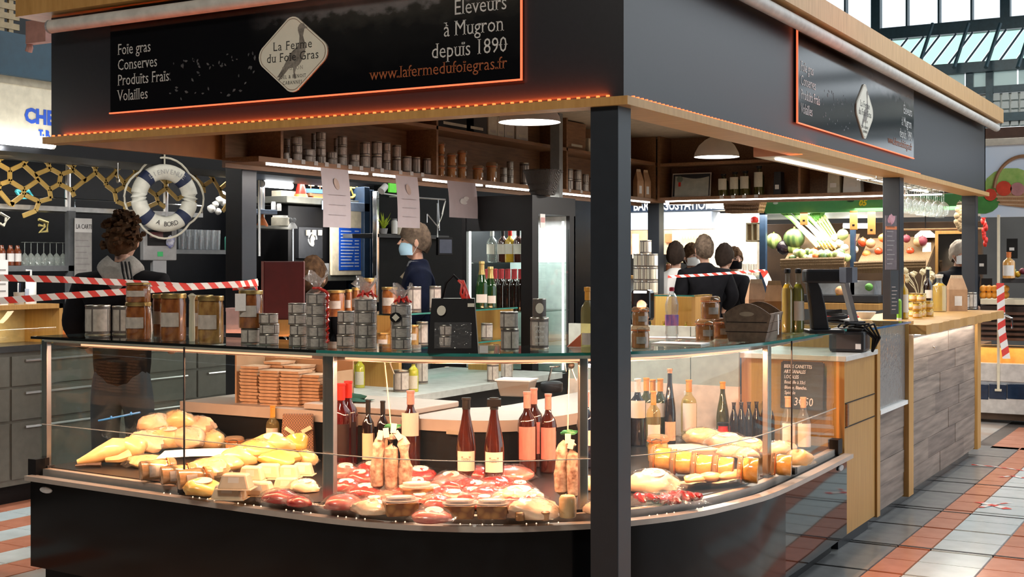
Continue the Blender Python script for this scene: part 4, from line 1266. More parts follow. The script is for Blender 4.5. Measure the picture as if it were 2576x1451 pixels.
t = E('pink_box', PZ(588, 838, ZG), 'pale pink carton behind the jars on the glass top', 'box', rz=.2)
MB().box(-.045, .045, 0, .05, 0, .125).ob('carton', mat('pink_card', (.72, .50, .50), .6), t, bevel=.002)
MB().box(-.046, .046, -.001, .051, .108, .126).ob('lid', mat('pink_card', (0, 0, 0)), t)
a = stack(630, 864, 824, 50, 1, 'under the tall jar with a paper tag')
p = a[0].location; s = MPP(p)
t = put('confit_jar', mkJ, (p.x, p.y + .0, p.z + 40 * s), FACE, 'tall brown jar with paper tag standing on a tin', 'jar', 'confit jars', (60 * s, 60 * s, 94 * s))
MB().box(-.55, -.1, -.53, -.52, .46, .92).ob('paper_tag', m_paper, t)
stack(677, 866, 788, 49, 3, 'in the stack of three before the maroon board')
stack(750, 870, 762, 46, 4, 'in the stack of four right of the maroon board')
stack(870, 872, 782, 44, 3, 'in the stack of three between two wrapped gift stacks')
# maroon menu board on a wooden foot
p = PZ(714, 852, ZG); s = MPP(p)
t = E('menu_holder', PZ(714, 846, ZG), 'tall maroon menu holder on a wooden foot', 'menu holder', rz=FACE)
MB().box(-.025, .03, -.01, .05, 0, .08).ob('foot', m_oak, t)
MB().box(-.096, .096, .0, .035, .08, .36).ob('board', mat('maroon_leatherette', (.115, .012, .014), .45), t, bevel=.004)
MB().box(-.108, -.096, -.002, .04, .08, .36).ob('spine', mat('maroon_spine', (.25, .10, .09), .5), t)
# gift stacks wrapped in cellophane
m_cello = glass('cellophane', (.97, .97, .97), .05, 2.2, haze=.05, bump=.5, bscale=40)
m_ribbon = mat('red_ribbon', (.80, .05, .03), .4, col2=(.6, .03, .02), scale=40)
def gift(px, base, topy, w, n, puff, label, long_ribbon=False, sticker=False):
 p = PZ(px, base, ZG); s = MPP(p)
 t = E('gift_stack', p, label, 'gift', 'cellophane-wrapped tin stacks', FACE)
 h = (base - topy) * s / n
 D = w * s
 for i in range(n):
  tn = bpy.data.objects.new('tin', PROTO['tin#tin'].children[0].data)
  COL.objects.link(tn); tn.parent = t; tn.location = (0, 0, i * h); tn.scale = (D * .95, D * .95, h * .99)
  for ch in PROTO['tin#tin'].children[1:]:
   c = bpy.data.objects.new('label' if 'label' in ch.name else 'dark_wrap', ch.data)
   COL.objects.link(c); c.parent = tn; c.rotation_euler = (0, 0, R.uniform(-.5, .5))
 H = n * h
 MB().lathe([(D * .51, 0), (D * .52, H * .5), (D * .51, H), (D * .3, H + 10 * s), (D * .12, H + 14 * s)], 18, caps=False).ob('cellophane', m_cello, t, smooth=True)
 hp = puff * s
 def fn(u, v):
  a = 2 * PI * u
  r = D * (.12 + .42 * v * (1 + .25 * math.sin(5 * a + 3 * v)))
  return (r * math.cos(a), r * math.sin(a), H + 14 * s + hp * v * (.8 + .25 * math.sin(3 * a + 1)))
 MB().sheet(fn, 20, 6).ob('film_puff', glass('cello_puff', (.95, .95, .95), .1, 2.5, haze=.22, hazecol=(.85, .8, .78), bump=1.0, bscale=60), t, smooth=True)
 pts = [(D * .17 * math.cos(a), D * .17 * math.sin(a), H + 13 * s) for a in [k * PI / 5 for k in range(10)]]
 MB().tube(pts, .006, 6, closed=True).ob('ribbon', m_ribbon, t, smooth=True)
 if long_ribbon:
  pts = [(D * .15, -D * .2, H + 13 * s), (D * .45, -D * .3, H + 6 * s)] + [(D * .54 + .004 * math.sin(k * 2.4), -D * .26 + .004 * math.cos(k * 2.4), H * (1 - k / 22)) for k in range(21)]
  MB().tube(pts, .0065, 5).ob('ribbon_tail', m_ribbon, t, smooth=True)
 else:
  for k in range(5):
   a = -2.2 + .5 * k
   MB().tube([(D * .1 * math.cos(a), D * .1 * math.sin(a), H + 13 * s), (D * .4 * math.cos(a), D * .4 * math.sin(a), H + (20 if k % 2 else 10) * s), (D * .55 * math.cos(a), D * .5 * math.sin(a), H + 6 * s)], [.003, .006, .003], 5).ob('ribbon_loop', m_ribbon, t, smooth=True)
 if sticker:
  mb = MB(); mb.T = Matrix.Translation((-D * .22, -D * .5, H * .72)) @ Matrix.Rotation(PI / 2, 4, 'X')
  oval(mb, 0, 0, 0, .002, .024, .021); mb.ob('black_sticker', m_blk, t)
  mb = MB(); mb.T = Matrix.Translation((-D * .22, -D * .5 - .002, H * .72)) @ Matrix.Rotation(PI / 2, 4, 'X') @ Matrix.Rotation(PI / 4, 4, 'Z')
  mb.box(-.011, .011, -.011, .011, 0, .001); mb.ob('badge_print', m_badge, t)
gift(797, 874, 738, 54, 5, 44, 'tall cellophane-wrapped stack of five tins with a long red ribbon', True)
gift(919, 876, 752, 57, 4, 44, 'cellophane-wrapped stack of four wide tins with red ribbon')
gift(1009, 878, 766, 51, 4, 40, 'cellophane-wrapped stack of tins with a round black sticker', False, True)
# black gift bag with a window
p = PZ(1141, 886, ZG); s = MPP(p)
t = E('gift_bag', p, 'black gift bag with a clear window showing tins', 'gift bag', rz=FACE)
a, h = 63 * s, 136 * s
MB().taper(a, .06, a * .84, .045, 0, h).ob('bag', mat('black_card', (.009, .009, .010), .45, bump=.1), t)
m_bagt = PROTO['tin#tin'].children
for x, z, d_, h_ in ((-.03, .045, .068, .042), (-.028, .088, .064, .042), (.048, .045, .042, .075)):
 tn = bpy.data.objects.new('tin', m_bagt[0].data); COL.objects.link(tn); tn.parent = t; tn.location = (x, -.034, z - .02); tn.scale = (d_, d_ * .9, h_)
 for ch in m_bagt[1:]:
  c = bpy.data.objects.new('label' if 'label' in ch.name else 'dark_wrap', ch.data); COL.objects.link(c); c.parent = tn
MB().sheet(lambda u, v: (-.072 + .144 * u, -.0665 + .014 * v, .02 + .10 * v), 1, 1).ob('window', m_cello, t)
MB().tube([(-.045, 0, h), (-.03, 0, h + .06), (0, 0, h + .09), (.03, 0, h + .06), (.045, 0, h)], .006, 6).ob('handle', m_blk, t, smooth=True)
for k in range(4):
 MB().tube([(.02 + .006 * k, -.02, h + .07), (.035 + .010 * k, -.035, h + .055 - .02 * k), (.03 + .012 * k, -.04, h + .02 - .01 * k), (.045 + .006 * k, -.04, h - .015)], .0055, 5).ob('ribbon_curl', m_ribbon, t, smooth=True)
mb = MB(); mb.T = Matrix.Translation((-.045, -.0525, h * .78)) @ Matrix.Rotation(PI / 2 - .1, 4, 'X') @ Matrix.Rotation(-.3, 4, 'Z'); oval(mb, 0, 0, 0, .002, .017, .020); mb.ob('sticker', m_badge, t)
mb = MB(); mb.T = Matrix.Translation((.07, -.050, h * .88)) @ Matrix.Rotation(PI / 2 - .1, 4, 'X'); mb.box(-.013, .013, -.007, .007, 0, .001); mb.ob('sticker', m_badge, t)
# small glass cube, tall tins, black-labelled tin
p = PZ(1231, 889, ZG)
t = E('acrylic_stand', p, 'small clear acrylic block with a white card beside the gift bag', 'stand', rz=FACE)
MB().box(-.04, .04, -.02, .02, 0, .034).ob('block', glass('acrylic', (.92, .95, .95), .02, 1.6, haze=.08), t, bevel=.002)
MB().box(-.038, -.005, -.014, -.012, .003, .031).ob('card', m_paper, t)
a = stack(1282, 882, 826, 46, 1, 'tall one standing left of the tin marked entier')
stack(1282, 826, 783, 46, 1, 'smaller one on top of the tall tin', plane=lambda px, b: Vector((a[0].location.x, a[0].location.y, ZG + a[0].scale.z)))
e = stack(1358, 878, 798, 47, 1, 'marked entier beside the tall bottle')
e[0].rotation_euler = (0, 0, FACE)
for i, (tx, sz) in enumerate((("Foie gras", .15), ("d'Oie", .2), ('entier', .2), ('au naturel', .12))):
 text('label_print', tx, (0, -.512, .70 - .17 * i), RX, sz * .75, m_white, e[0], align='CENTER', sx=1.3)
def mk_blacktin(r):
 mk_tin(r, m_dklab)
 mb = MB(); mb.T = Matrix.Translation((0, -.505, .5)) @ Matrix.Rotation(PI / 2, 4, 'X'); oval(mb, 0, 0, 0, .01, .3, .28); mb.ob('round_label', m_badge, r)
put('black_tin', mk_blacktin, (e[0].location.x, e[0].location.y, ZG + e[0].scale.z), FACE, 'small black tin with a round pale label on top of another', 'tin', None, (36 * MPP(p), 36 * MPP(p), 50 * MPP(p)))
t = E('paper_wedge', PZ(1445, 872, ZG), 'small orange-red folded card left of the corner pillar', 'card', rz=FACE)
MB()._add([(-.03, 0, 0), (.03, 0, 0), (.03, 0, .055), (-.03, .02, 0), (.03, .02, 0), (.03, .02, .055)], [(0, 1, 2), (3, 5, 4), (0, 3, 4, 1), (1, 4, 5, 2), (0, 2, 5, 3)]).ob('card', mat('orange_card', (.62, .14, .06), .6), t)
top('clearoil', 1478, 886, 722, 34, 'tall clear liqueur bottle half hidden behind the corner pillar', mk_bottle(g_pale, c_amber, m_tinlab, (.12, .30), 'oil', .80), 'bottle', name='liqueur_bottle', rz=FACE)
# ---- right of the pillar
mkCJ = mk_clip()
mkCJ2 = mk_clip(mat('rillettes', (.55, .27, .10), .2, col2=(.42, .18, .06), scale=7, coat=1.0))
for i, (px, b_, t_, w_, lab) in enumerate(((1611, 876, 818, 48, 'clip jar just right of the corner pillar, lower one'), (1611, 818, 772, 44, 'clip jar just right of the corner pillar, upper one'),
                                           (1773, 856, 803, 50, 'clip jar at the front of the three beside the wooden crate'), (1813, 852, 800, 42, 'clip jar between its neighbours and the wooden crate'),
                                           (1787, 803, 746, 50, 'clip jar sitting on top of two others'))):
 if i in (1, 4):
  q = PZ(px, (876, 854)[i == 4], ZG); s = MPP(q)
  put('clip_jar', mkCJ2, (q.x, q.y, ZG + (58, 52)[i == 4] * s), FACE + .2, lab, 'jar', 'clip jars with orange seals', (w_ * s, w_ * s, (b_ - t_) * s))
 else:
  q = PZ(px, b_, ZG); s = MPP(q)
  put('clip_jar', mkCJ2, q, FACE + .1 * i, lab, 'jar', 'clip jars with orange seals', (w_ * s, w_ * s, (b_ - t_) * s))
def mk_water(r):
 MB().lathe([(.42, 0), (.48, .02), (.44, .08), (.5, .12), (.46, .3), (.5, .34), (.44, .5), (.5, .58), (.5, .68), (.36, .82), (.17, .90), (.16, .93)], 16).ob('bottle', glass('pet', (.93, .96, .97), .05, 1.6, haze=.12, hazecol=(.8, .85, .9), bump=.5), r, smooth=True)
 MB().lathe([(.505, .28), (.505, .48)], 16, caps=False).ob('label', mat('pink_blue_label', (.78, .28, .42), .5, col2=(.04, .10, .5), scale=3.0), r, smooth=True)
 MB().lathe([(.19, .925), (.19, .985), (.17, 1.0), (0, 1.0)], 12).ob('cap', mat('red_cap', (.5, .03, .06), .4), r, smooth=True)
top('water', 1690, 856, 722, 34, 'plastic water bottle with pink and blue label on the glass top', mk_water, 'bottle', name='water_bottle')
for i, (px, py, w_, d_, a, lab) in enumerate(((1700, 852, .13, .05, .3, 'long white sheet under the water bottle'), (1712, 866, .11, .07, .1, 'white order pad in front of the water bottle'))):
 t = tag(MB().box(-w_, w_, -d_, d_, 0, .006).ob('paper_pad', m_paper), lab, 'paper', 'papers on the glass top')
 t.location = PZ(px, py, ZG) + Vector((0, 0, .001)); t.rotation_euler = (0, 0, a)
# wooden crate with sloping sides and plank lines
p = PZ(1892, 858, ZG); s = MPP(p)
t = E('wooden_crate', (p.x, p.y, ZG), 'grey-brown wooden crate with cut handles on the glass top', 'crate', rz=1.72)
t.scale = (.9, .95, .95)
t.location += Vector((-.03, .10, 0))
m_crate = mat('weathered_wood', (.20, .145, .105), .6, col2=(.12, .085, .06), scale=6, stretch=(1, 6, 6))
for k in range(3):
 z0, z1 = .045 * k, .045 * k + .042
 for sy in (-1, 1):
  w0, w1 = .15 + .012 * k, .155 + .012 * k
  y0 = sy * (.085 + .010 * k)
  MB()._add([(-w0, y0, z0), (w0, y0, z0), (w1, y0 + sy * .009, z1), (-w1, y0 + sy * .009, z1), (-w0, y0 - sy * .01, z0), (w0, y0 - sy * .01, z0), (w1, y0 - sy * .001, z1), (-w1, y0 - sy * .001, z1)],
                  [(0, 1, 2, 3), (7, 6, 5, 4), (0, 4, 5, 1), (3, 2, 6, 7), (0, 3, 7, 4), (1, 5, 6, 2)]).ob('plank', m_crate, t)
for sx in (-1, 1):
 n = 12
 prof = [(-.085, 0), (.085, 0)] + [(.115 - .23 * i / n, .125 + .055 * math.sin(PI * i / n)) for i in range(n + 1)]
 mb = MB(); mb.T = Matrix.Translation((sx * .165, 0, 0)) @ Matrix.Rotation(PI / 2, 4, 'Z') @ Matrix.Rotation(PI / 2, 4, 'X')
 mb.prism(prof, -.006, .006); mb.ob('end_board', m_crate, t)
 for z in (.045, .09):
  MB().box(sx * .172 - .001, sx * .172 + .001, -.1, .1, z, z + .003).ob('plank_gap', m_blk, t)
 mb = MB(); mb.T = Matrix.Translation((sx * .165, 0, .13)) @ Matrix.Rotation(PI / 2, 4, 'Z') @ Matrix.Rotation(PI / 2, 4, 'X')
 oval(mb, 0, 0, -.0065, .0065, .035, .011); mb.ob('hand_hole', mat('hole_shade', (.42, .36, .28), .8), t)  # pale tan oval set on the board for the cut handle
MB().box(-.15, .15, -.08, .08, .0, .008).ob('bottom', m_crate, t)
MB().box(-.06, -.03, -.128, -.124, .03, .125).ob('paper_tag', m_paper, t)
for dx, lab in ((.06, 'brown egg lying on top in the wooden crate'), (.125, 'second brown egg at the end of the wooden crate')):
 q = t.location + Vector((-.03 + .2 * (dx - .06), dx - .12, .105))
 eg = tag(MB().blob((0, 0, .0), (.026, .023, .022), 12, 8).ob('egg', mat('egg_shell', (.62, .36, .20), .5), None, smooth=True), lab, 'egg', 'eggs in the crate')
 eg.location = q
MB().box(-.14, .14, -.07, .07, .03, .078).ob('filling', mat('straw', (.42, .28, .13), .8, scale=40, bump=.5), t)
# kraft paper bags standing behind the crate
def mk_kraft(r):
 MB()._add([(-.5, -.3, 0), (.5, -.3, 0), (.5, .3, 0), (-.5, .3, 0), (-.5, -.3, .6), (.5, -.3, .6), (.5, .3, .6), (-.5, .3, .6), (-.36, -.03, .92), (.36, -.03, .92), (.36, .03, .92), (-.36, .03, .92)],
              [(3, 2, 1, 0), (0, 1, 5, 4), (1, 2, 6, 5), (2, 3, 7, 6), (3, 0, 4, 7), (4, 5, 9, 8), (5, 6, 10, 9), (6, 7, 11, 10), (7, 4, 8, 11), (8, 9, 10, 11)]).ob('bag', mat('kraft_paper', (.48, .29, .16), .7, col2=(.38, .22, .12), scale=5), r)
 MB().taper(.36, .035, .30, .03, .90, 1.0).ob('folded_top', mat('kraft_light', (.62, .46, .30), .7), r)
 MB().box(-.2, .2, -.306, -.30, .15, .42).ob('label', m_paper, r)
for px, b_, t_, w_, a, lab in ((1902, 800, 702, 48, .15, 'brown kraft bag, left one behind the wooden crate'), (1948, 806, 706, 50, -.2, 'brown kraft bag, right one behind the wooden crate'), (1968, 806, 730, 40, .3, 'brown kraft bag with a label beside the oil bottles')):
 p = PZ(px, b_ + 28, ZG); s = MPP(p)
 put('kraft_bag', mk_kraft, p, FACE + a, lab, 'paper bag', 'kraft bags behind the crate', (w_ * s, w_ * s, (b_ + 28 - t_) * s))
for px, g, lab in ((1981, g_oil, 'golden oil bottle with black cap left of the green one'), (2008, g_oil2, 'greenish oil bottle with black cap right of the golden one')):
 top('oil' + g.name, px, 838, 676, 30, lab, mk_bottle(g_clear, c_black, l_white if g is g_oil2 else None, (.2, .5), 'oil', .93, liquid=g), 'bottle', 'oil bottles on the glass top', name='oil_bottle', rz=FACE)
# card terminal stand and till scale
p = PZ(2072, 838, ZG); s = MPP(p)
t = E('till_stand', p, 'dark till stand with slanted neck and scanner head', 'till', rz=FACE)
MB().prism([(-.09, -.07), (.09, -.07), (.09, .07), (-.09, .07)], 0, .02).ob('foot', m_dkgrey, t, bevel=.006)
mb = MB(); mb.T = Matrix.Rotation(PI / 2, 4, 'X'); mb.prism([(-.06, .02), (.02, .02), (.0, .14), (-.02, .22), (-.06, .30), (-.09, .28), (-.07, .14)], -.04, .04); mb.ob('neck', m_dkgrey, t, bevel=.006)
mb = MB(); mb.T = Matrix.Rotation(PI / 2, 4, 'X'); mb.prism([(.0, .02), (.09, .02), (.03, .15), (-.0, .15)], -.045, .03); mb.ob('slanted_plate', mat('slate_plate', (.12, .135, .17), .35), t)
MB().box(-.10, .11, -.05, .05, .25, .32).ob('head', m_dkgrey, t, bevel=.012)
MB().lathe([(.032, 0), (.035, .01), (.035, .03), (0, .032)], 14).ob('lens', m_blk, t)
t.children[-1].location = (.06, -.05, .285); t.children[-1].rotation_euler = (PI / 2, 0, 0)
t2 = E('till_screen', PZ(2150, 812, ZG), 'thin grey till screen seen edge-on beside the pillar', 'screen', rz=FACE)
mb = MB(); mb.T = Matrix.Rotation(-.25, 4, 'Y'); mb.box(-.012, .012, -.05, .05, 0, .30); mb.ob('panel', mat('screen_grey', (.20, .20, .21), .35), t2)
MB().box(-.04, .05, -.05, .05, 0, .012).ob('foot', m_dkgrey, t2)
# ================================================================ oak cabinet, bar counter and plank front on the right side
XP = 0.15
cab = E('oak_cabinet', (0, 0, 0), 'oak cabinet with marble top between the glass counter and the bar', 'cabinet')
MB().box(-0.43, XP, 2.48, 3.12, 0.08, 1.02).ob('body', m_oakz, cab)
MB().box(-0.43, XP - .04, 2.50, 3.12, 0.0, 0.08).ob('plinth', m_dkgrey, cab)
MB().box(-0.45, XP + .015, 2.46, 3.14, 1.02, 1.05).ob('marble_top', mat('pale_marble', (.80, .78, .74), .25, col2=(.6, .58, .54), scale=5), cab, bevel=.004)
MB().box(XP, XP + .004, 2.49, 3.11, 0.66, 0.665).ob('drawer_gap', m_blk, cab)
MB().box(XP, XP + .004, 2.49, 3.11, 0.79, 0.795).ob('drawer_gap', m_blk, cab)
MB().box(XP, XP + .012, 2.50, 2.53, 0.668, 0.788).ob('drawer_grip', m_oakd, cab)
bar = E('bar_counter', (0, 0, 0), 'oak bar counter with dark plank front and lit underside', 'counter')
m_plank = [mat('grey_plank_%d' % i, c, .55, col2=tuple(v * .42 for v in c), scale=3.6, stretch=(2, .6, 9)) for i, c in enumerate(((.30, .235, .195), (.26, .20, .165), (.32, .25, .205), (.24, .185, .155)))]
def planks(y0, y1, z0, z1, n, par):
 h = (z1 - z0) / n
 for k in range(n):
  y = y0
  ys = [y0]
  if y1 - y0 > 1.2:
   ys += [y0 + (y1 - y0) * f for f in ((.42, .8), (.25, .66), (.55,), (.35, .72))[k % 4]]
  ys.append(y1)
  for j, (a, b) in enumerate(zip(ys, ys[1:])):
   MB().box(XP - .03, XP - .012 + .003 * ((k + j) % 2), a + .0012, b - .0012, z0 + k * h + .0012, z0 + (k + 1) * h - .0012).ob('plank', m_plank[(k * 2 + j) % 4], par)
MB().box(-.40, XP - .031, 3.20, 6.28, .07, 1.09).ob('body', m_dkgrey, bar)
MB().box(-.35, XP - .06, 3.16, 6.30, 0, .07).ob('kick_board', mat('dark_kick', (.05, .045, .045), .2), bar)
MB().box(-.40, XP + .012, 3.13, 3.20, .07, 1.18).ob('divider', m_oakz, bar)
MB().box(-.40, XP + .02, 3.89, 4.02, .07, 1.18).ob('upright', m_oakz, bar)
MB().box(-.40, XP + .012, 6.28, 6.42, .07, 1.12).ob('upright', m_oakz, bar)
planks(3.20, 3.89, .08, .66, 4, bar)
planks(4.02, 6.28, .08, 1.06, 7, bar)
MB().box(-.40, XP + .015, 3.20, 3.89, .66, .685).ob('niche_shelf', m_white, bar)
MB().box(-.40, -.37, 3.20, 3.89, .685, 1.16).ob('niche_back', mat('niche_back', (.45, .42, .38), .5), bar)
MB().box(XP - .012, XP - .004, 3.20, 3.89, .685, 1.17).ob('niche_glass', glass('niche_glass', (.9, .92, .92), .05, 1.6, haze=.22, hazecol=(.62, .58, .56), bump=.2), bar)
MB().box(-.45, XP + .03, 2.95, 3.90, 1.17, 1.182).ob('glass_top', glass('top_glass', (1, 1, 1)), bar)
MB().box(XP + .03, XP + .031, 2.95, 3.90, 1.17, 1.182).ob('glass_edge', mat('blue_glass_edge', (.05, .16, .35), .1), bar)
# live-edge oak top
n = 26
P_ = [Vector((XP + .125 + .010 * math.sin(i * 2.3) + .006 * math.sin(i * 5.1), 3.90 + (6.80 - 3.90) * i / n)) for i in range(n + 1)]
Q_ = [Vector((-.45, 3.90 + (6.80 - 3.90) * i / n)) for i in range(n + 1)]
MB().slab(P_, Q_, 1.10, 1.16).ob('bar_top', m_oak, bar)
MB().box(XP + .02, XP + .045, 4.05, 6.25, 1.088, 1.099).ob('light_strip', m_ledw, bar)
area('bar_light', (XP + .035, 5.15, 1.085), 2.1, 6, (1.0, .92, .8), sy=.02).rotation_euler = (0, 0, PI / 2)
MB().tube([(XP + .02, 4.6, .98), (XP + .035, 4.6, .97), (XP + .04, 4.6, .985)], .008, 6).ob('bag_hook', m_chrome, bar)
# things in the niche
for i, (y, z, w, h, m, lab) in enumerate(((3.34, .685, .09, .20, m_tinlab, 'grey carton standing in the glazed niche, left one'), (3.50, .685, .08, .12, mat('yellow_card', (.62, .52, .25), .6), 'small yellowish carton in the glazed niche'),
                                          (3.68, .685, .10, .24, m_tinlab2, 'tall pale carton in the glazed niche, right one'))):
 b_ = E('carton', (-.12, y, z), lab, 'box', 'cartons in the glazed niche', .1 * i)
 MB().box(-.05, .05, -w / 2, w / 2, 0, h).ob('carton_body', m, b_, bevel=.003)
 MB().box(.0502, .051, -w * .3, w * .3, h * .3, h * .75).ob('label', m_paper, b_)
# black printer with cables on the marble top
p = PZ(2140, 888, 1.05); s = MPP(p)
t = E('receipt_printer', PZ(2136, 884, 1.05), 'black printer with tangled cables on the marble top', 'printer', rz=.1)
MB().box(-.10, .10, -.09, .12, 0, .12).ob('body', m_dkgrey, t, bevel=.02)
MB().box(-.085, .085, -.075, .09, .12, .135).ob('lid', m_blk, t, bevel=.008)
MB().box(.05, .08, -.092, -.09, .02, .05).ob('sticker', m_paper, t)
for k in range(4):
 MB().tube([(-.06 + .03 * k, .0, .14), (-.03 + .04 * k, -.05, .17 - .01 * k), (.05 + .03 * k, -.02, .16), (.13 + .012 * k, .02, .08), (.12, .05, .0)], .007, 6).ob('cable', m_blk, t, smooth=True)
t = E('coiled_cable', PZ(2080, 822, ZG) + Vector((0, .1, .0)), 'black coiled cable behind the till stand', 'cable')
MB().tube([(.08 * math.cos(k * .7), .04 * math.sin(k * .7), .018 + .004 * k) for k in range(18)], .012, 6).ob('cable_loop', m_blk, t, smooth=True)
# bowl, notebook and papers on the glass ledge by the pillar
zt = 1.182
t = E('white_bowl', PZ(2178, 803, zt), 'white bowl on the glass ledge by the pillar', 'bowl')
MB().lathe([(.03, 0), (.035, .006), (.062, .04), (.066, .05), (.060, .05), (.03, .010), (0, .008)], 18).ob('bowl', m_white, t, smooth=True)
MB().lathe([(.03, 0), (.031, .004), (0, .004)], 14).ob('foot_ring', m_white, t, smooth=True)
for px, py, m, lab in ((2098, 806, m_paper, 'white papers lying by the till'), (2118, 798, mat('red_notebook', (.55, .03, .05), .5), 'red notebook lying by the till')):
 o = tag(MB().box(-.11, .11, -.05, .05, 0, .012).ob('notebook', m), lab, 'notebook'); o.location = PZ(px, py, zt); o.rotation_euler = (0, 0, .35)
# tall chalk price strips fixed to the second pillar
for px, y0, y1, w, m, lab in ((2241, 542, 678, 34, mat('price_strip', (.10, .075, .085), .5, col2=(.16, .12, .13), scale=30), 'hanging price list with pink print on the second pillar'),
                              (2250, 680, 790, 24, m_dkgrey, 'black chalk strip below the price list on the second pillar')):
 p = PX(px, y1, -0.045); s = MPP(p)
 t = E('price_list', p, lab, 'sign', 'price lists on the pillar', PI / 2 - .5)
 MB().box(-w * s / 1.7, w * s / 1.7, -.003, .003, 0, (y1 - y0) * s).ob('sheet', m, t)
 for k in range(9):
  if y0 < 600 or k < 7:
   MB().box(-w * s / 2.2, w * s * (.1 + .25 * ((k * 7) % 3) / 2), -.0042, -.003, (y1 - y0) * s * (.1 + .085 * k), (y1 - y0) * s * (.1 + .085 * k) + .006).ob('writing_line', mat('dim_chalk', (.38, .34, .34), .7), t)
 if y0 < 600:
  MB().box(-w * s / 1.7, w * s / 1.7, -.0042, -.003, (y1 - y0) * s * .74, (y1 - y0) * s * .80).ob('orange_band', m_seal, t)
  MB().blob((0, -.004, (y1 - y0) * s * .93), (.03, .004, .03), 8, 6, .3).ob('print', mat('pink_print', (.7, .35, .4), .6), t)
# goods on the bar top
zb = 1.16
def bart(kind, px, base, topy, w, label, mk, cat, group=None, name=None, rz=FACE):
 q = PZ(px, base, zb); s = MPP(q)
 return put((name or kind) + '#' + kind, mk, q, rz, label, cat, group, (w * s, w * s, (base - topy) * s))
bart('oilbig', 2363, 784, 690, 36, 'big golden oil bottle in the middle of the bar top', mk_bottle(g_clear, mat('film_cap', (.7, .68, .6), .3), None, (0, 0), 'oil', .9, liquid=g_oil), 'bottle', name='oil_bottle')
bart('darkb', 2334, 780, 678, 22, 'dark bottle behind the little jars on the bar top', mk_bottle(g_dark, c_black, l_white, (.3, .5)), 'bottle', name='wine_bottle')
bart('oil2', 2272, 802, 690, 26, 'amber bottle with cream label nearest the pillar on the bar', mk_bottle(g_oil, c_amber, l_white, (.15, .55)), 'bottle', name='liqueur_bottle')
bart('greenlid', 2262, 806, 752, 12, 'slim green tube standing by the pillar on the bar', lambda r: (MB().lathe([(.5, 0), (.5, .9), (.3, 1.0), (0, 1.0)], 12).ob('tube', mat('lime', (.25, .6, .05), .4), r, smooth=True), MB().lathe([(.52, .0), (.52, .12)], 12, caps=False).ob('band', m_white, r)), 'tube')
bart('kraftb', 2406, 782, 692, 46, 'tan paper bag with a white label on the bar top', mk_kraft, 'paper bag', name='kraft_bag')
for i, (px, b_, n_) in enumerate(((2298, 796, 3), (2318, 797, 3), (2308, 800, 2), (2336, 796, 2))):
 q = PZ(px, b_, zb); s = MPP(q)
 for k in range(n_):
  put('honey_jar', lambda r: (MB().lathe([(.46, 0), (.5, .05), (.5, .7), (.42, .8)], 14).ob('jar', g_oil, r, smooth=True), MB().lathe([(.46, .8), (.47, .98), (0, 1.0)], 14).ob('lid', m_gold, r, smooth=True), arc_wrap(MB(), .5, .515, .2, .6, -2.4, -.7, 6).ob('label', l_cream, r)),
   (q.x, q.y, zb + k * 20 * s), 0, '%s small amber jar in the %s little stack on the bar' % (('bottom', 'second', 'third')[k], ('left', 'middle', 'front', 'right')[i]), 'jar', 'small amber jars on the bar', (24 * s, 24 * s, 19.6 * s))
for i, (px, b_, t_, w_) in enumerate(((2426, 772, 722, 26), (2446, 776, 735, 22), (2428, 776, 742, 22))):
 q = PZ(px, b_, zb); s = MPP(q)
 put('tin#tin', None, q, FACE, 'grey tin at the far end of the bar, %s one' % ('tall', 'right', 'short front')[i], 'tin', 'tins at the end of the bar', (w_ * s, w_ * s, (b_ - t_) * s))
# dried flowers in a small pot
q = PZ(2314, 778, zb)
t = E('dried_bouquet', q, 'pale dried flowers in a small pot on the bar', 'flowers')
MB().lathe([(.03, 0), (.04, .04), (.035, .09), (.03, .09), (.0, .02)], 12).ob('pot', m_tinlab2, t, smooth=True)
rr = random.Random(3)
for k in range(12):
 a, l = rr.uniform(-2, 2), rr.uniform(.13, .26)
 MB().tube([(0, 0, .08), (.05 * math.sin(a), .05 * math.cos(a * 2), .08 + l * .6), (.12 * math.sin(a), .06 * math.cos(a * 2), .08 + l)], .003, 4).blob((.12 * math.sin(a), .06 * math.cos(a * 2), .09 + l), (.026, .02, .026), 7, 5, .3, seed=k).ob('flower', mat('dried_petals', (.66, .58, .42), .8, col2=(.4, .36, .2), scale=30), t)
# soffit box over the bar, its light strip, hanging rack and glasses
sof = E('soffit_box', (0, 0, 0), 'cream lit soffit box over the bar', 'soffit')
MB().box(-.55, -.165, 3.03, 7.40, 2.19, 2.72).ob('box', mat('soffit_cream', (.62, .54, .40), .5), sof)
MB().box(-.55, -.165, 3.02, 3.03, 2.19, 2.72).ob('end_panel', m_rust, sof)
MB().box(-.46, -.435, 3.15, 7.3, 2.178, 2.189).ob('light_strip', m_ledw, sof)
area('soffit_light', (-.45, 5.2, 2.17), 4.0, 26, (1.0, .95, .86), (0, 0, -1), sy=.03).rotation_euler = (0, 0, PI / 2)
rk = E('glass_rack', (0, 0, 0), 'wire rack hung under the soffit for wine glasses', 'rack')
for k in range(5):
 x = -.42 + .06 * k
 MB().tube([(x, 4.95, 2.155), (x, 6.3, 2.155)], .004, 5).ob('wire', m_chrome, rk)
for y in (4.95, 5.6, 6.3):
 MB().tube([(-.44, y, 2.158), (-.16, y, 2.158)], .004, 5).ob('cross_wire', m_chrome, rk)
 MB().tube([(-.3, y, 2.158), (-.3, y, 2.19)], .004, 5).ob('hanger', m_chrome, rk)
m_wglass = glass('wine_glass', (.95, .97, .96), .02, 2.2, haze=.16, hazecol=(.85, .92, .88))
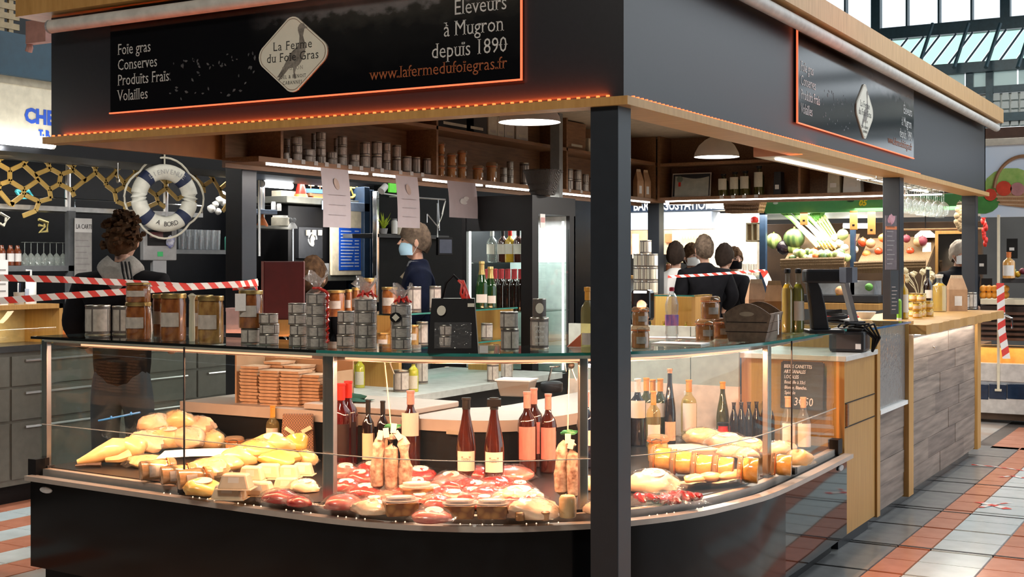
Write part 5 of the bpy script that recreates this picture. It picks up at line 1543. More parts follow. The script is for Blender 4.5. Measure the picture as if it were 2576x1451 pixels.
def mk_glass(r):
 MB().lathe([(.36, 0), (.36, -.012), (.04, -.03), (.035, -.45), (.22, -.52), (.42, -.66), (.42, -.82), (.34, -1.0)], 14, caps=False).ob('bowl_and_stem', m_wglass, r, smooth=True)
 MB().lathe([(.36, 0.002), (.36, -.008), (0, -.006)], 14).ob('foot', m_wglass, r, smooth=True)
k = 0
for i in range(7):
 for j in range(3):
  q = PX(2268 + 16 * i + 5 * j, 505, -.40 + .10 * j)
  put('wine_glass', mk_glass, (q.x, q.y, 2.16), 0, '%s hanging wine glass from the pillar, %s row' % (('first', 'second', 'third', 'fourth', 'fifth', 'sixth', 'seventh')[i], ('inner', 'middle', 'outer')[j]), 'glass', 'hanging wine glasses', (.115, .115, .20))
t = E('bag_hanger', PX(2280, 470, -.3), 'white wire hanger with hook hung under the soffit', 'hanger')
MB().tube([(0, 0, .05), (0, 0, -.04), (-.05, .03, -.1), (.05, -.03, -.1), (0, 0, -.04)], .005, 5).ob('hook', m_white, t)
# ================================================================ upper shelves inside the stall
XS = -2.80
ush = E('upper_shelf', (0, 0, 0), 'long brown upper shelf of tins along the inner side of the stall', 'shelf')
MB().box(-3.05, XS, 1.15, 6.95, 2.125, 2.155).ob('board', m_oakd, ush)
MB().box(-3.05, XS, 1.15, 6.95, 2.47, 2.495).ob('board', m_oakd, ush)
MB().box(-3.075, -3.05, 1.15, 6.95, 2.10, 2.74).ob('back_board', m_oakd, ush)
for y in (1.34, 2.97, 4.9, 6.7):
 MB().box(-3.05, XS, y, y + .022, 2.155, 2.74).ob('upright', m_oakd, ush)
for i, (a, b) in enumerate(((1.25, 2.2), (2.28, 2.75), (2.85, 3.6), (3.68, 4.7), (4.75, 5.9), (5.95, 6.6))):
 MB().box(XS - .035, XS - .012, a, b, 2.112, 2.124).ob('light_strip', m_ledw, ush)
area('shelf_light_left', (XS - .02, 2.9, 2.105), 3.2, 22, (1.0, .95, .88), sy=.03).rotation_euler = (0, 0, PI / 2)
area('shelf_light_left_far', (XS - .02, 5.5, 2.105), 2.2, 14, (1.0, .95, .88), sy=.03).rotation_euler = (0, 0, PI / 2)
mt = MB().box(0, .002, -.018, .018, 0, .026).mesh('price_tag', mat('dim_tag', (.5, .48, .46), .6))
for px in (729, 763, 795, 822, 852, 881, 909, 937, 961, 1008, 1036, 1063, 1434, 1463, 1488):
 p = PX(px, 410, XS + .002)
 o = bpy.data.objects.new('price_tag', mt); COL.objects.link(o); o.parent = ush; o.location = (XS + .001, p.y, 2.135)
def onsh(px, x=-2.865, z=2.155):
 p = PX(px, 600, x)
 return Vector((x, p.y, z))
TS = [(719, 16, 20, 1, 0), (746, 28, 62, 3, 0), (722, 15, 60, 3, 1), (777, 29, 34, 2, 0), (807, 25, 80, 4, 0), (790, 14, 80, 4, 1), (835, 24, 33, 2, 0), (861, 24, 76, 3, 0), (846, 12, 74, 3, 1), (891, 26, 33, 2, 0),
      (918, 26, 67, 2, 0), (948, 26, 72, 2, 0), (972, 21, 71, 3, 0), (998, 22, 68, 2, 0), (1024, 23, 43, 1, 0), (1047, 20, 43, 1, 0), (1075, 20, 43, 1, 0)]
NM = ('first', 'second', 'third', 'fourth', 'fifth', 'sixth', 'seventh', 'eighth', 'ninth', 'tenth', 'eleventh', 'twelfth', 'thirteenth', 'fourteenth', 'fifteenth', 'sixteenth', 'seventeenth')
for i, (px, w, h, n, bk) in enumerate(TS):
 q = onsh(px, -2.87 if not bk else -2.97)
 s = MPP(q)
 for k in range(n):
  hh = h * s / n
  put('tin#tin', None, (q.x, q.y, 2.155 + k * hh), R.uniform(-.5, 2.5), '%s tin from below in the %s column of the upper shelf' % (('first', 'second', 'third', 'fourth')[k], NM[i]), 'tin', 'tins on the upper shelf', (w * s, w * s, hh * .99))
JS = [(1110, 18, 86, 3), (1136, 25, 62, 2), (1162, 23, 72, 2), (1202, 28, 38, 1), (1236, 28, 50, 1)]
for i, (px, w, h, n) in enumerate(JS):
 q = onsh(px); s = MPP(q)
 for k in range(n):
  hh = h * s / n
  put('clip_jar', None, (q.x, q.y, 2.155 + k * hh), PI / 2 + .3, '%s clip jar from below in the %s jar column of the upper shelf' % (('first', 'second', 'third')[k], NM[i]), 'jar', 'clip jars on the upper shelf', (w * s, w * s, hh))
for i, (px, w, h, n) in enumerate(((1267, 18, 40, 2), (1283, 18, 57, 3), (1319, 24, 58, 1), (1431, 20, 54, 2), (1453, 20, 54, 2), (1473, 16, 45, 2), (1490, 14, 40, 1))):
 q = onsh(px); s = MPP(q)
 for k in range(n):
  hh = h * s / n
  put('tin#tin', None, (q.x, q.y, 2.155 + k * hh), R.uniform(0, 2.5), '%s tin from below in the %s column beyond the clip jars' % (('first', 'second', 'third')[k], NM[i]), 'tin', 'tins on the upper shelf', (w * s, w * s, hh * .99))
# cartons and pale sacks on the top board
for i, (px, w, h, m, lab) in enumerate(((1130, 90, 60, m_blk, 'black carton at the left end of the top board'), (1185, 50, 60, m_dkgrey, 'dark grey carton on the top board'), (1226, 22, 52, m_tinlab2, 'pale slim carton, first of the row on the top board'),
                                        (1246, 16, 52, m_tinlab2, 'pale slim carton, second of the row on the top board'), (1268, 24, 48, m_tinlab, 'grey slim carton under the pendant lamp'), (1300, 30, 40, m_tinlab, 'grey leaning folder at the end of the pale cartons'),
                                        (1438, 50, 80, m_oakd, 'wooden box behind the steel post on the top board'), (1478, 22, 36, m_tinlab2, 'small pale carton at the far end of the top board'))):
 q = onsh(px, -2.90, 2.495); s = MPP(q)
 t = E('carton', q, lab, 'box', 'cartons on the top board')
 MB().box(-.09, .05, -w * s, w * s, 0, min(.235, h * s)).ob('carton_body', m, t, bevel=.004)
 MB().box(.0502, .051, -w * s * .6, w * s * .6, .03, .05).ob('label', m_tinlab2 if m is not m_tinlab2 else m_tinlab, t)
# steel post in front of the shelf
p = PX(1400, 440, -2.70)
t = E('steel_post', (p.x, p.y, 2.03), 'grey steel post rising from the fridge top to the ceiling', 'post')
MB().box(-.04, .04, -.03, .03, 0, .70).ob('post', mat('grey_steel', (.25, .26, .26), .5, metal=.3), t)
MB().box(-.05, .05, -.04, .04, 0, .01).ob('foot_plate', m_grey, t)
# back shelf
bsh = E('back_shelf', (0, 0, 0), 'brown back shelf under the ceiling at the far side of the stall', 'shelf')
YS = 6.70
MB().box(-2.78, -.56, YS, YS + .28, 2.135, 2.165).ob('board', m_oakd, bsh)
MB().box(-2.78, -.56, YS + .02, YS + .28, 2.46, 2.485).ob('board', m_oakd, bsh)
MB().box(-2.78, -.56, YS + .28, YS + .30, 2.11, 2.74).ob('back_board', m_oakd, bsh)
for x in (-2.78, -1.43, -.58):
 MB().box(x, x + .022, YS + .0, YS + .28, 2.165, 2.74).ob('upright', m_oakd, bsh)
MB().box(-2.7, -.2, YS + .004, YS + .022, 2.122, 2.134).ob('light_strip', m_ledw, bsh)
area('shelf_light_back', (-1.5, YS + .02, 2.115), 2.4, 18, (1.0, .96, .9), sy=.03)
for px in (1815, 1844, 1872, 1902):
 p = PY(px, 490, YS - .002)
 o = bpy.data.objects.new('price_tag', mt); COL.objects.link(o); o.parent = bsh; o.location = (p.x, YS - .001, 2.142); o.rotation_euler = (0, 0, -PI / 2)
p = PY(1738, 492, YS + .10); s = MPP(p)
t = E('framed_certificate', (p.x, YS + .10, 2.165), 'framed certificate with rosette on the back shelf', 'picture')
w, h = 52 * s, 62 * s
for nm, m, y0, g in (('frame', m_tinlab, 0, 1.0), ('mount', m_dkgrey, -.004, .95)):
 mb = MB(); mb.T = Matrix.Rotation(-.12, 4, 'X'); mb.box(-w * g, w * g, y0, y0 + .008, h * (1 - g), h * g); mb.ob(nm, m, t)
mb = MB(); mb.T = Matrix.Rotation(-.12, 4, 'X'); mb.sheet(lambda u, v: (-w * .85 + w * 1.75 * u, -.006, h * .04 + v * h * (.78 + .06 * math.cos(5 * u))), 8, 1); mb.ob('certificate', mat('aged_paper', (.45, .46, .40), .6), t)
mb = MB(); mb.T = Matrix.Rotation(-.12, 4, 'X') @ Matrix.Translation((-w * .6, -.009, h * .75)) @ Matrix.Rotation(PI / 2, 4, 'X'); oval(mb, 0, 0, 0, .003, .03, .03); mb.ob('rosette', mat('rosette', (.2, .25, .2), .6), t)
mb = MB(); mb.T = Matrix.Rotation(-.12, 4, 'X'); mb.box(-w * .66, -w * .54, -.010, -.008, h * .45, h * .68); mb.ob('rosette_tail', c_red, t)
mkSB = mk_bottle(g_green, c_black, m_tinlab2, (.28, .78), 'oil', .9)
for i, (px, t_) in enumerate(((1820, 432), (1849, 428), (1875, 426), (1910, 414))):
 p = PY(px, 490, YS + .08); s = MPP(p)
 put('shelf_bottle', mkSB, (p.x, p.y, 2.165), 0, '%s green bottle with pale label on the back shelf' % ('first', 'second', 'third', 'fourth')[i], 'bottle', 'green bottles on the back shelf', (26 * s, 26 * s, (488 - t_) * s))
for px, w_, h_, m, lab in ((1960, 20, 58, m_dkgrey, 'thin dark bottle-shaped carton by the shelf divider'), (2101, 32, 50, m_tinlab2, 'pale sack on the back shelf, left one'), (2147, 46, 44, m_white, 'white carton on the back shelf, right one')):
 p = PY(px, 484, YS + .12); s = MPP(p)
 t = E('carton', (p.x, p.y, 2.165), lab, 'box', 'cartons on the back shelf')
 MB().taper(w_ * s / 2, .06, w_ * s / 2.2, .05, 0, min(h_ * s, .28)).ob('carton_body', m, t, bevel=.006)
 MB().box(-w_ * s / 4, w_ * s / 4, -.0625, -.0605, .05, .09).ob('label', m_paper, t)
for i, px in enumerate((1606, 1624, 1644)):
 q = onsh(px, -2.87); s = MPP(q)
 put('kraft_bag', None, q, PI / 2 - .3, 'brown paper bag with white label on the shelf corner, %s one' % ('left', 'middle', 'right')[i], 'paper bag', 'kraft bags on the upper shelf', (24 * s, 24 * s, 72 * s))
# pendant lamps
for (px, py, d), lab in (((1332, 308, 6.83), 'pendant lamp with white bell shade behind the front fascia'), ((1803, 395, 9.4), 'pendant lamp with white bell shade over the far side of the stall')):
 p = PD(px, py, d)
 t = E('pendant_lamp', p, lab, 'lamp', 'white bell pendant lamps')
 m_sh = mat('lamp_enamel', (.62, .58, .54), .35, var=.03)
 MB().lathe([(.166, 0), (.160, .03), (.130, .085), (.085, .125), (.048, .145), (.046, .185), (.02, .19)], 28, caps=False).ob('shade', m_sh, t, smooth=True)
 MB().lathe([(.163, .001), (.157, .03), (.127, .083), (.082, .122), (.0, .135)], 28, caps=False).ob('shade_lining', mat('lamp_lining', (.9, .9, .88), .4, emit=4.0, ecol=(1, .96, .92)), t, smooth=True)
 MB().blob((0, 0, .06), (.045, .045, .055), 14, 8).ob('bulb', glow('bulb', (1, .95, .88), 12.0), t, smooth=True)
 MB().tube([(0, 0, .185), (0, 0, 2.74 - p.z)], .006, 6).ob('cord', m_blk, t)
 a = area('pendant_light', p + Vector((0, 0, -.005)), .28, 60, (1.0, .93, .86))
 a.data.shape = 'DISK'
# wicker basket on the fridge top
p = PD(1366, 492, 9.15)
t = E('wicker_basket', (p.x, p.y, 2.035), 'dark wicker basket standing on the fridge', 'basket')
m_wick = mat('dark_wicker', (.07, .06, .05), .7, col2=(.02, .018, .015), scale=60, kind='wave', bump=.6)
MB().lathe([(.085, 0), (.09, .01), (.105, .06), (.125, .12), (.135, .17), (.128, .17), (.10, .06), (0, .015)], 20).ob('basket', m_wick, t, smooth=True)
for k in range(4):
 r = .095 + .011 * k
 MB().tube([(r * math.cos(a), r * math.sin(a), .03 + .045 * k) for a in [j * PI / 10 for j in range(20)]], .008, 5, closed=True).ob('weave_ring', m_wick, t, smooth=True)
MB().tube([(.135 * math.cos(a), .135 * math.sin(a), .17) for a in [j * PI / 10 for j in range(20)]], .010, 6, closed=True).ob('rim', m_wick, t, smooth=True)
# hanging paper notices on the shelf edge
m_not = mat('lavender_paper', (.55, .49, .51), .7, var=.03)
for i, (x0, x1, y0, y1, lab) in enumerate(((806, 876, 420, 568, 'long pale notice hanging from the shelf, first from the left'), (994, 1050, 440, 570, 'long pale notice hanging from the shelf, middle one'), (1124, 1196, 450, 541, 'short notice with white logo hanging from the shelf'))):
 a, b = PX(x0, 430, XS + .012), PX(x1, 430, XS + .012)
 q = PX((x0 + x1) / 2, (y0 + y1) / 2, XS + .012); s = MPP(q)
 t = E('paper_notice', (XS + .012, (a.y + b.y) / 2, 2.125), lab, 'paper', 'notices hanging from the shelf', PI / 2)
 w, h = (b.y - a.y) / 2, (y1 - y0) * s
 MB().sheet(lambda u, v: (-w + 2 * w * u, -.008 * math.sin(PI * v) - .02 * (1 - v), -h * (1 - v)), 4, 6).ob('sheet', m_not, t, smooth=True)
 if i < 2:
  mb = MB(); mb.T = Matrix.Translation((-.0, -.016, -h * .26)) @ Matrix.Rotation(PI / 2, 4, 'X') @ Matrix.Rotation(.6, 4, 'Z'); oval(mb, 0, 0, 0, .001, .022, .04); mb.ob('faint_print', mat('faint_print', (.55, .42, .36), .7), t)
  for k in range(3):
   MB().box(-w * .6, w * .6, -.026, -.0255, -h * (.45 + .17 * k), -h * (.45 + .17 * k) + .004).ob('print_line', mat('faint_line', (.48, .43, .45), .7), t)
 else:
  for k, (x, z, rx, rz) in enumerate(((0, -.13, .05, .012), (.03, -.115, .035, .012), (.0, -.15, .04, .010), (-.03, -.14, .025, .018))):
   mb = MB(); mb.T = Matrix.Translation((x, -.0215 - .001 * k, z)) @ Matrix.Rotation(PI / 2, 4, 'X'); oval(mb, 0, 0, 0, .001, rx, rz); mb.ob('logo_stroke', m_white, t)

# ================================================================ glass-fronted fridge
FX, FY = -2.32, 3.46
fw, fd, fh = .58, .66, 2.03
fr = E('drinks_fridge', (FX - fw, FY, 0), 'tall black drinks fridge with glass front and side', 'fridge')
m_fr = m_blk
for x0, x1, y0, y1, z0, z1, nm in ((0, fw, 0, fd, 0, .74, 'base'), (0, fw, 0, fd, 1.90, fh, 'top'), (0, .035, 0, .05, .74, 1.9, 'door_frame'), (fw - .09, fw, 0, .09, .74, 1.9, 'corner_post'), (0, .03, .05, fd, .74, 1.9, 'side_wall'),
                                  (0, fw, fd - .02, fd, .74, 1.9, 'back_wall'), (fw - .03, fw, fd - .09, fd, .74, 1.9, 'corner_post'), (.03, fw - .09, 0, .03, .74, .80, 'door_frame'), (.03, fw - .09, 0, .03, 1.78, 1.9, 'door_frame')):
 MB().box(x0, x1, y0, y1, z0, z1).ob(nm, m_fr if nm != 'back_wall' else mat('fridge_lining', (.5, .52, .5), .4), fr)
MB().box(.035, fw - .09, .012, .018, .80, 1.78).ob('door_glass', m_clear, fr)
MB().box(fw - .012, fw - .006, .09, fd - .09, .74, 1.8).ob('side_glass', m_clear, fr)
for z in (.98, 1.20, 1.548):
 MB().box(.035, fw - .03, .05, fd - .03, z, z + .008).ob('glass_shelf', glass('shelf_glass', (.85, .93, .9), .02, 1.2), fr)
for x, y in ((.045, .035), (fw - .045, fd - .11)):
 MB().box(x - .006, x + .006, y - .006, y + .006, .76, 1.86).ob('light_strip', m_ledw, fr)
MB().box(.05, fw - .1, .05, .06, 1.86, 1.875).ob('light_strip', m_ledw, fr)
area('fridge_light', (FX - fw / 2, FY + .3, 1.87), .4, 14, (.95, .98, 1.0), sy=.3)
tg = E('price_ticket', (FX + .004, FY + .14, 1.80), 'small white ticket hanging on the fridge side', 'sign', rz=PI / 2)
MB().box(-.035, .035, -.004, 0, 0, .10).ob('ticket', m_paper, tg)
MB().box(-.03, .03, -.005, -.004, .04, .075).ob('print', mat('pale_red', (.6, .3, .28), .6), tg)
mkRC = mk_bottle(g_dark, mat('cherry_capsule', (.55, .04, .05), .35), None, (0, 0), 'bord', .76)
for i in range(6):
 for j in range(2):
  put('fridge_bottle', mkRC, (FX - fw + .15 + .055 * i, FY + .10 + .12 * j, 1.208), 0, '%s red-capped bottle from the hinge side of the fridge, %s row' % (NM[i], ('front', 'back')[j]), 'bottle', 'red-capped bottles in the fridge', (.072, .072, .30))
for i, (x, g, cp, h_) in enumerate(((.18, g_clear, c_white, .24), (.27, g_rose, c_black, .27), (.33, g_oil, c_red, .22), (.40, g_rose, c_black, .25), (.46, g_clear, c_white, .25))):
 put('spirit_bottle#%d' % i, mk_bottle(g, cp, l_white, (.25, .55)), (FX - fw + x, FY + .12, 1.556), 0, ('clear', 'brown', 'small amber', 'dark brown', 'clear tall')[i] + ' spirit bottle on the middle shelf of the fridge', 'bottle', 'spirit bottles in the fridge', (.078, .078, .24))
put('lamp_bottle', mk_bottle(g_clear, c_white, None, (0, 0)), (FX - fw + .12, FY + .16, 1.208), 0, 'clear bottle beside the red-capped ones in the fridge', 'bottle', None, (.08, .08, .25))

# ================================================================ glass shelf unit on the side worktop
su = E('glass_shelf_unit', (0, 0, 0), 'low unit of glass shelves with oak ends on the side worktop', 'shelf')
for y in (1.95, 3.30):
 MB().box(-2.75, -2.40, y, y + .03, .80, 1.235).ob('end_panel', m_oakz, su)
for z in (1.02, 1.235):
 MB().box(-2.76, -2.38, 1.9, 3.36, z, z + .01).ob('glass_shelf', glass('top_glass', (1, 1, 1)), su)
 MB().box(-2.38, -2.379, 1.9, 3.36, z, z + .01).ob('glass_edge', m_edge, su)
def onu(px, z, x=-2.5):
 p = PX(px, 800, x)
 return Vector((x, p.y, z))
for i, (px, z, w_, h_, kind, cat, lab) in enumerate(((845, 1.245, 46, 66, 'confit_jar', 'jar', 'amber jar on the glass shelf left of the wrapped stacks'), (877, 1.245, 18, 66, 'confit_jar', 'jar', 'slim amber jar on the glass shelf'),
  (925, 1.245, 44, 92, 'confit_jar', 'jar', 'tall gold-lidded jar behind the wide wrapped stack'), (895, 1.245, 20, 70, 'confit_jar', 'jar', 'gold-lidded jar peeping left of the wide wrapped stack'),
  (980, 1.245, 40, 66, 'confit_jar', 'jar', 'amber jar on the glass shelf behind the stickered stack'), (1042, 1.245, 36, 64, 'tin#tin', 'tin', 'tall pale tin on the glass shelf left of the black bag'),
  (1095, 1.245, 30, 62, 'tin#tin', 'tin', 'pale tin on the glass shelf above the black bag'), (965, 1.03, 34, 42, 'pale_jar', 'jar', 'yellow jar on the lower glass shelf'),
  (1062, 1.03, 30, 60, 'tin#tin', 'tin', 'tin on the lower glass shelf beside the black bag'), (1040, 1.03, 28, 54, 'pale_jar', 'jar', 'yellow jar beside the tin on the lower glass shelf'),
  (1225, 1.03, 30, 40, 'tin#tin', 'tin', 'small tin on the lower glass shelf right of the black bag'))):
 q = onu(px, z); s = MPP(q)
 put({'pale_jar': 'confit_jar#pale_jar'}.get(kind, kind if '#' in kind else ('confit_jar' if kind == 'confit_jar' else kind)), mkJ, q, FACE, lab, cat, 'goods on the glass shelves', (w_ * s, w_ * s, h_ * s))
mkCh = mk_bottle(mat('champagne_glass', (.01, .05, .012), .05, coat=1.0), c_gold, l_white, (.12, .3), 'champ', .70)
for i, (px, x_) in enumerate(((1212, -2.47), (1234, -2.44))):
 q = onu(px, 1.245, x_); s = MPP(q)
 put('champagne_bottle', mkCh, q, FACE, ('gold-necked champagne bottle on the glass shelf', 'second green champagne bottle, right of the gold-necked one')[i], 'bottle', 'champagne bottles', (32 * s, 32 * s, (118, 104)[i] * s))
# goods on the side worktop seen through the counter glass
for i, (px, base, topy, w_, kind) in enumerate(((1010, 985, 930, 42, 't'), (950, 960, 900, 34, 't'), (1080, 992, 930, 34, 't'), (1110, 990, 940, 32, 't'), (1150, 985, 948, 30, 't'), (1180, 978, 950, 24, 't'), (1060, 965, 905, 34, 't'), (1240, 960, 915, 30, 't'), (1275, 952, 908, 30, 't'))):
 p = PZ(px, base, .80); s = MPP(p)
 if p.x < -2.1:
  put('tin#tin', None, p, R.uniform(0, 1), 'grey tin on the side worktop seen through the glass, %s from the left' % NM[i], 'tin', 'tins on the side worktop', (w_ * s, w_ * s, (base - topy) * s))
mkY = mk_bottle(mat('yellow_oil_bottle', (.48, .46, .04), .1, coat=1.0), c_black, m_tinlab2, (.1, .5), 'oil', .85)
for i, (px, base) in enumerate(((858, 965), (880, 972), (905, 975), (1040, 985))):
 p = PZ(px, base, .80); s = MPP(p)
 put('yellow_bottle', mkY, p, FACE, 'yellow-green oil bottle on the side worktop, %s' % ('leftmost', 'second', 'third', 'beside the tins')[i], 'bottle', 'yellow oil bottles', (26 * s, 26 * s, 82 * s))
# worktop things: egg-box carton, board, cloth, tape dispenser
p = PZ(650, 985, .80)
t = E('egg_box_carton', (-2.42, .90, .80), 'cardboard carton filled with stacked egg boxes', 'carton', rz=.08)
m_card = mat('cardboard', (.42, .27, .16), .7, col2=(.34, .21, .12), scale=9)
for x0, x1, y0, y1, h_ in ((-.27, -.26, -.05, .22, .26), (.30, .31, -.05, .22, .18), (-.27, .31, .21, .22, .24)):
 MB().box(x0, x1, y0, y1, 0, h_).ob('carton_side', m_card, t)
m_pulp = mat('egg_box_pulp', (.62, .42, .28), .85, col2=(.5, .33, .21), scale=30)
me = MB().taper(.055, .06, .06, .066, 0, .014).mesh('egg_box', m_pulp)
for i, (x, y, n) in enumerate(((-.17, .0, 11), (-.03, -.02, 10), (.09, .0, 10), (.20, .03, 9), (-.1, .12, 12), (.03, .12, 11))):
 for k in range(n):
  o = bpy.data.objects.new('egg_box', me); COL.objects.link(o); o.parent = t; o.location = (x + R.uniform(-.004, .004), y, .012 + .0175 * k); o.rotation_euler = (0, 0, R.uniform(-.05, .05))
 MB().taper(.06, .064, .035, .04, 0, .012).ob('egg_cup', m_pulp, t).location = (x, y, 0)
t = E('cutting_board', (-1.86, 1.0, .80), 'thick white cutting board on the worktop', 'board', rz=.0)
MB().box(-.30, .34, -.24, .24, .004, .034).ob('board', m_lam, t, bevel=.006)
MB().box(-.02, .03, -.27, -.235, -.06, .03).ob('stop_block', m_lam, t)
t = E('green_cloth', (-2.0, .92, .835), 'crumpled dark green cloth on the cutting board', 'cloth', rz=.2)
MB().sheet(lambda u, v: (-.13 + .26 * u, -.06 + .12 * v, .004 + .022 * abs(math.sin(5 * u + 3 * v)) * math.sin(PI * u) * math.sin(PI * v) ** .5 + .004), 14, 8).ob('cloth_fold', mat('dark_green_cloth', (.01, .07, .05), .9, bump=.3), t, smooth=True)
MB().blob((.02, 0, .02), (.07, .04, .022), 12, 8, .25).ob('cloth_heap', mat('dark_green_cloth', (0, 0, 0)), t, smooth=True)
t = E('tape_dispenser', PZ(1388, 985, .80), 'dark round tape dispenser on the worktop', 'dispenser', rz=.3)
MB().lathe([(.06, 0), (.065, .01), (.065, .05), (.05, .06), (0, .062)], 18).ob('drum', m_dkgrey, t, smooth=True)
MB().tube([(-.02, 0, .06), (.0, 0, .14), (.05, 0, .15)], .006, 6).ob('arm', m_chrome, t)
t = E('plastic_tub', PZ(1300, 995, .80), 'translucent plastic tub on the worktop', 'tub', rz=.2)
MB().taper(.08, .06, .10, .075, 0, .09).ob('tub', glass('frosted_plastic', (.8, .8, .78), .3, 1.0, haze=.5, hazecol=(.7, .68, .64)), t, bevel=.006)
MB().taper(.105, .08, .105, .08, .088, .096).ob('rim', m_white, t)
# rear cabinet with glass shelves on the far right of the staff area, seen over the glass top
rc = E('rear_cabinet', (0, 0, 0), 'low oak cabinet with glass shelves behind the clip jars', 'cabinet')
A_, B_ = PD(1625, 742, 9.3), PD(1762, 740, 9.3)
x0, x1, y0 = A_.x, B_.x, min(A_.y, B_.y) + .1
MB().box(x0, x1, y0 + .3, y0 + .33, 0, 1.30).ob('back', m_oakz, rc)
MB().box(x1 - .03, x1, y0, y0 + .33, 0, 1.32).ob('side', m_oakz, rc)
MB().box(x0, x0 + .03, y0, y0 + .33, 0, 1.32).ob('side', m_oakz, rc)
for z in (.98, 1.31):
 MB().box(x0, x1, y0 - .02, y0 + .33, z, z + .01).ob('glass_shelf', glass('top_glass', (1, 1, 1)), rc)
 MB().box(x0, x1, y0 - .022, y0 - .02, z, z + .01).ob('glass_edge', m_edge, rc)
MB().box(x0, x1, y0, y0 + .3, 0, .9).ob('base', m_oakz, rc)
for i, px in enumerate((1640, 1655, 1670, 1725, 1742)):
 q = PY(px, 830, y0 + .1); s = MPP(q)
 put('small_oil', mk_bottle(g_oil2, c_gold, None, (0, 0), 'oil', .85), (q.x, q.y, .99), 0, 'small green oil bottle in the rear cabinet, %s' % NM[i], 'bottle', 'small bottles in the rear cabinet', (14 * s, 14 * s, 46 * s))
for i, (px, n) in enumerate(((1608, 3), (1640, 3), (1624, 4))):
 q = PY(px, 700, y0 + .12); s = MPP(q)
 for k in range(n):
  put('tin#cream', mk_cream, (q.x, q.y, 1.32 + k * 34 * s), R.uniform(0, 2), '%s cream tin in the %s column on the rear cabinet' % (('first', 'second', 'third', 'fourth')[k], ('left', 'right', 'middle')[i]), 'tin', 'cream tins on the rear cabinet', (30 * s, 30 * s, 33.6 * s))
t = E('coffee_machine', PZ(1612, 808, ZG), 'glossy black coffee machine behind the corner pillar', 'coffee machine', rz=.2)
MB().box(-.06, .06, -.02, .12, 0, .19).ob('body', m_gloss, t, bevel=.02)
MB().lathe([(.03, 0), (.03, .04)], 12).ob('dial', m_chrome, t)
t.children[-1].location = (.02, -.03, .1); t.children[-1].rotation_euler = (PI / 2, 0, 0)
XB0 = -5.3
# ================================================================ neighbouring seafood bar on the left aisle
m_n1 = mat('bar_black_wall', (.0035, .004, .0055), .5, var=.2, spec=.1)
m_inox = mat('stall_inox', (.20, .20, .175), .4, metal=.5, var=.08, scale=20)
XW, XC = -6.3, -4.85
struct(MB().box(XW - .1, XW, -1.5, 9.0, 0, 3.2), 'wall_bar', m_n1)
nc = E('steel_bar_counter', (0, 0, 0), 'long stainless bar counter with drawers across the left aisle', 'counter')
MB().box(-5.55, XC, -1.5, 5.3, .12, .98).ob('body', m_inox, nc)
MB().box(-5.5, XC - .05, -1.5, 5.3, 0, .12).ob('kick_board', m_blk, nc)
MB().box(-5.6, XC + .03, -1.5, 5.3, .98, 1.02).ob('top', mat('dark_counter_top', (.05, .052, .055), .25), nc)
for k in range(8):
 y = -1.4 + .84 * k
 for z0, z1 in ((.16, .52), (.54, .74), (.76, .95)):
  d = MB().box(XC, XC + .012, y, y + .82, z0, z1).ob('drawer', m_inox, nc)
  MB().tube([(XC + .02, y + .1, z1 - .03), (XC + .02, y + .72, z1 - .03)], .008, 6).ob('drawer_pull', m_steel, d)
# canopy board with tube light
zc0, zc1 = 2.36, 2.70
cb = E('bar_canopy', (0, 0, 0), 'cream lit canopy board with blue lettering over the bar', 'sign')
MB().box(XC - .35, XC, -1.5, 1.75, zc0, zc1).ob('board', mat('cream_lit_board', (.66, .60, .46), .5, emit=.12), cb)  # faint glow put into the board for the tube's light on it
MB().box(XC - .6, XC - .02, -1.5, 5.3, zc0 - .09, zc0 - .0).ob('underside', m_blk, cb)
MB().box(XC - .36, XC + .01, -1.5, 1.75, zc1, zc1 + .05).ob('cornice', mat('dull_cream', (.42, .37, .27), .5), cb)
MB().box(XC - .5, XC + .06, -1.5, 5.3, zc1 + .05, zc1 + .32).ob('blue_beam', mat('petrol_blue', (.015, .06, .10), .4), cb)
p = PX(62, 306, XC + .004)
text('lettering', 'CHEZ', (XC + .004, p.y, p.z), RY, .13, mat('blue_letters', (.02, .10, .62), .5), cb, bold=.006, sx=.95)
p = PX(98, 336, XC + .004)
text('lettering', 'T. R', (XC + .004, p.y, p.z - .01), RY, .05, mat('blue_letters', (0, 0, 0)), cb, bold=.004)
tb = E('tube_light', (XC + .05, .2, zc0 - .03), 'bright fluorescent tube under the cream canopy board', 'light', 'fluorescent tubes')
ye = PX(128, 350, XC + .05).y - .2
MB().tube([(0, -1.6, 0), (0, ye, 0)], .028, 10).ob('tube', m_tube, tb, smooth=True)
for y in (-1.62, ye):
 MB().tube([(0, y, 0), (0, y + .02, 0)], .03, 10).ob('end_cap', m_white, tb)
area('bar_tube_light', (XC + .02, 0, zc0 - .07), 2.2, 34, (.95, .98, 1.0), (-.5, 0, -1), sy=.05)
area('bar_inner_light', (-5.75, 1.5, 2.22), 4.0, 24, (1.0, .95, .85), (-.35, 0, -1), sy=.08)
area('menu_light', PX(840, 560, -5.25), .5, 9, (1.0, .95, .88), (-1, .25, -.1), sy=.5)  # unseen fill added to brighten the menu panel
area('bar_inner_light_far', (-5.5, 5.2, 2.4), 3.0, 40, (1.0, .96, .9), (-.35, 0, -1), sy=.08)
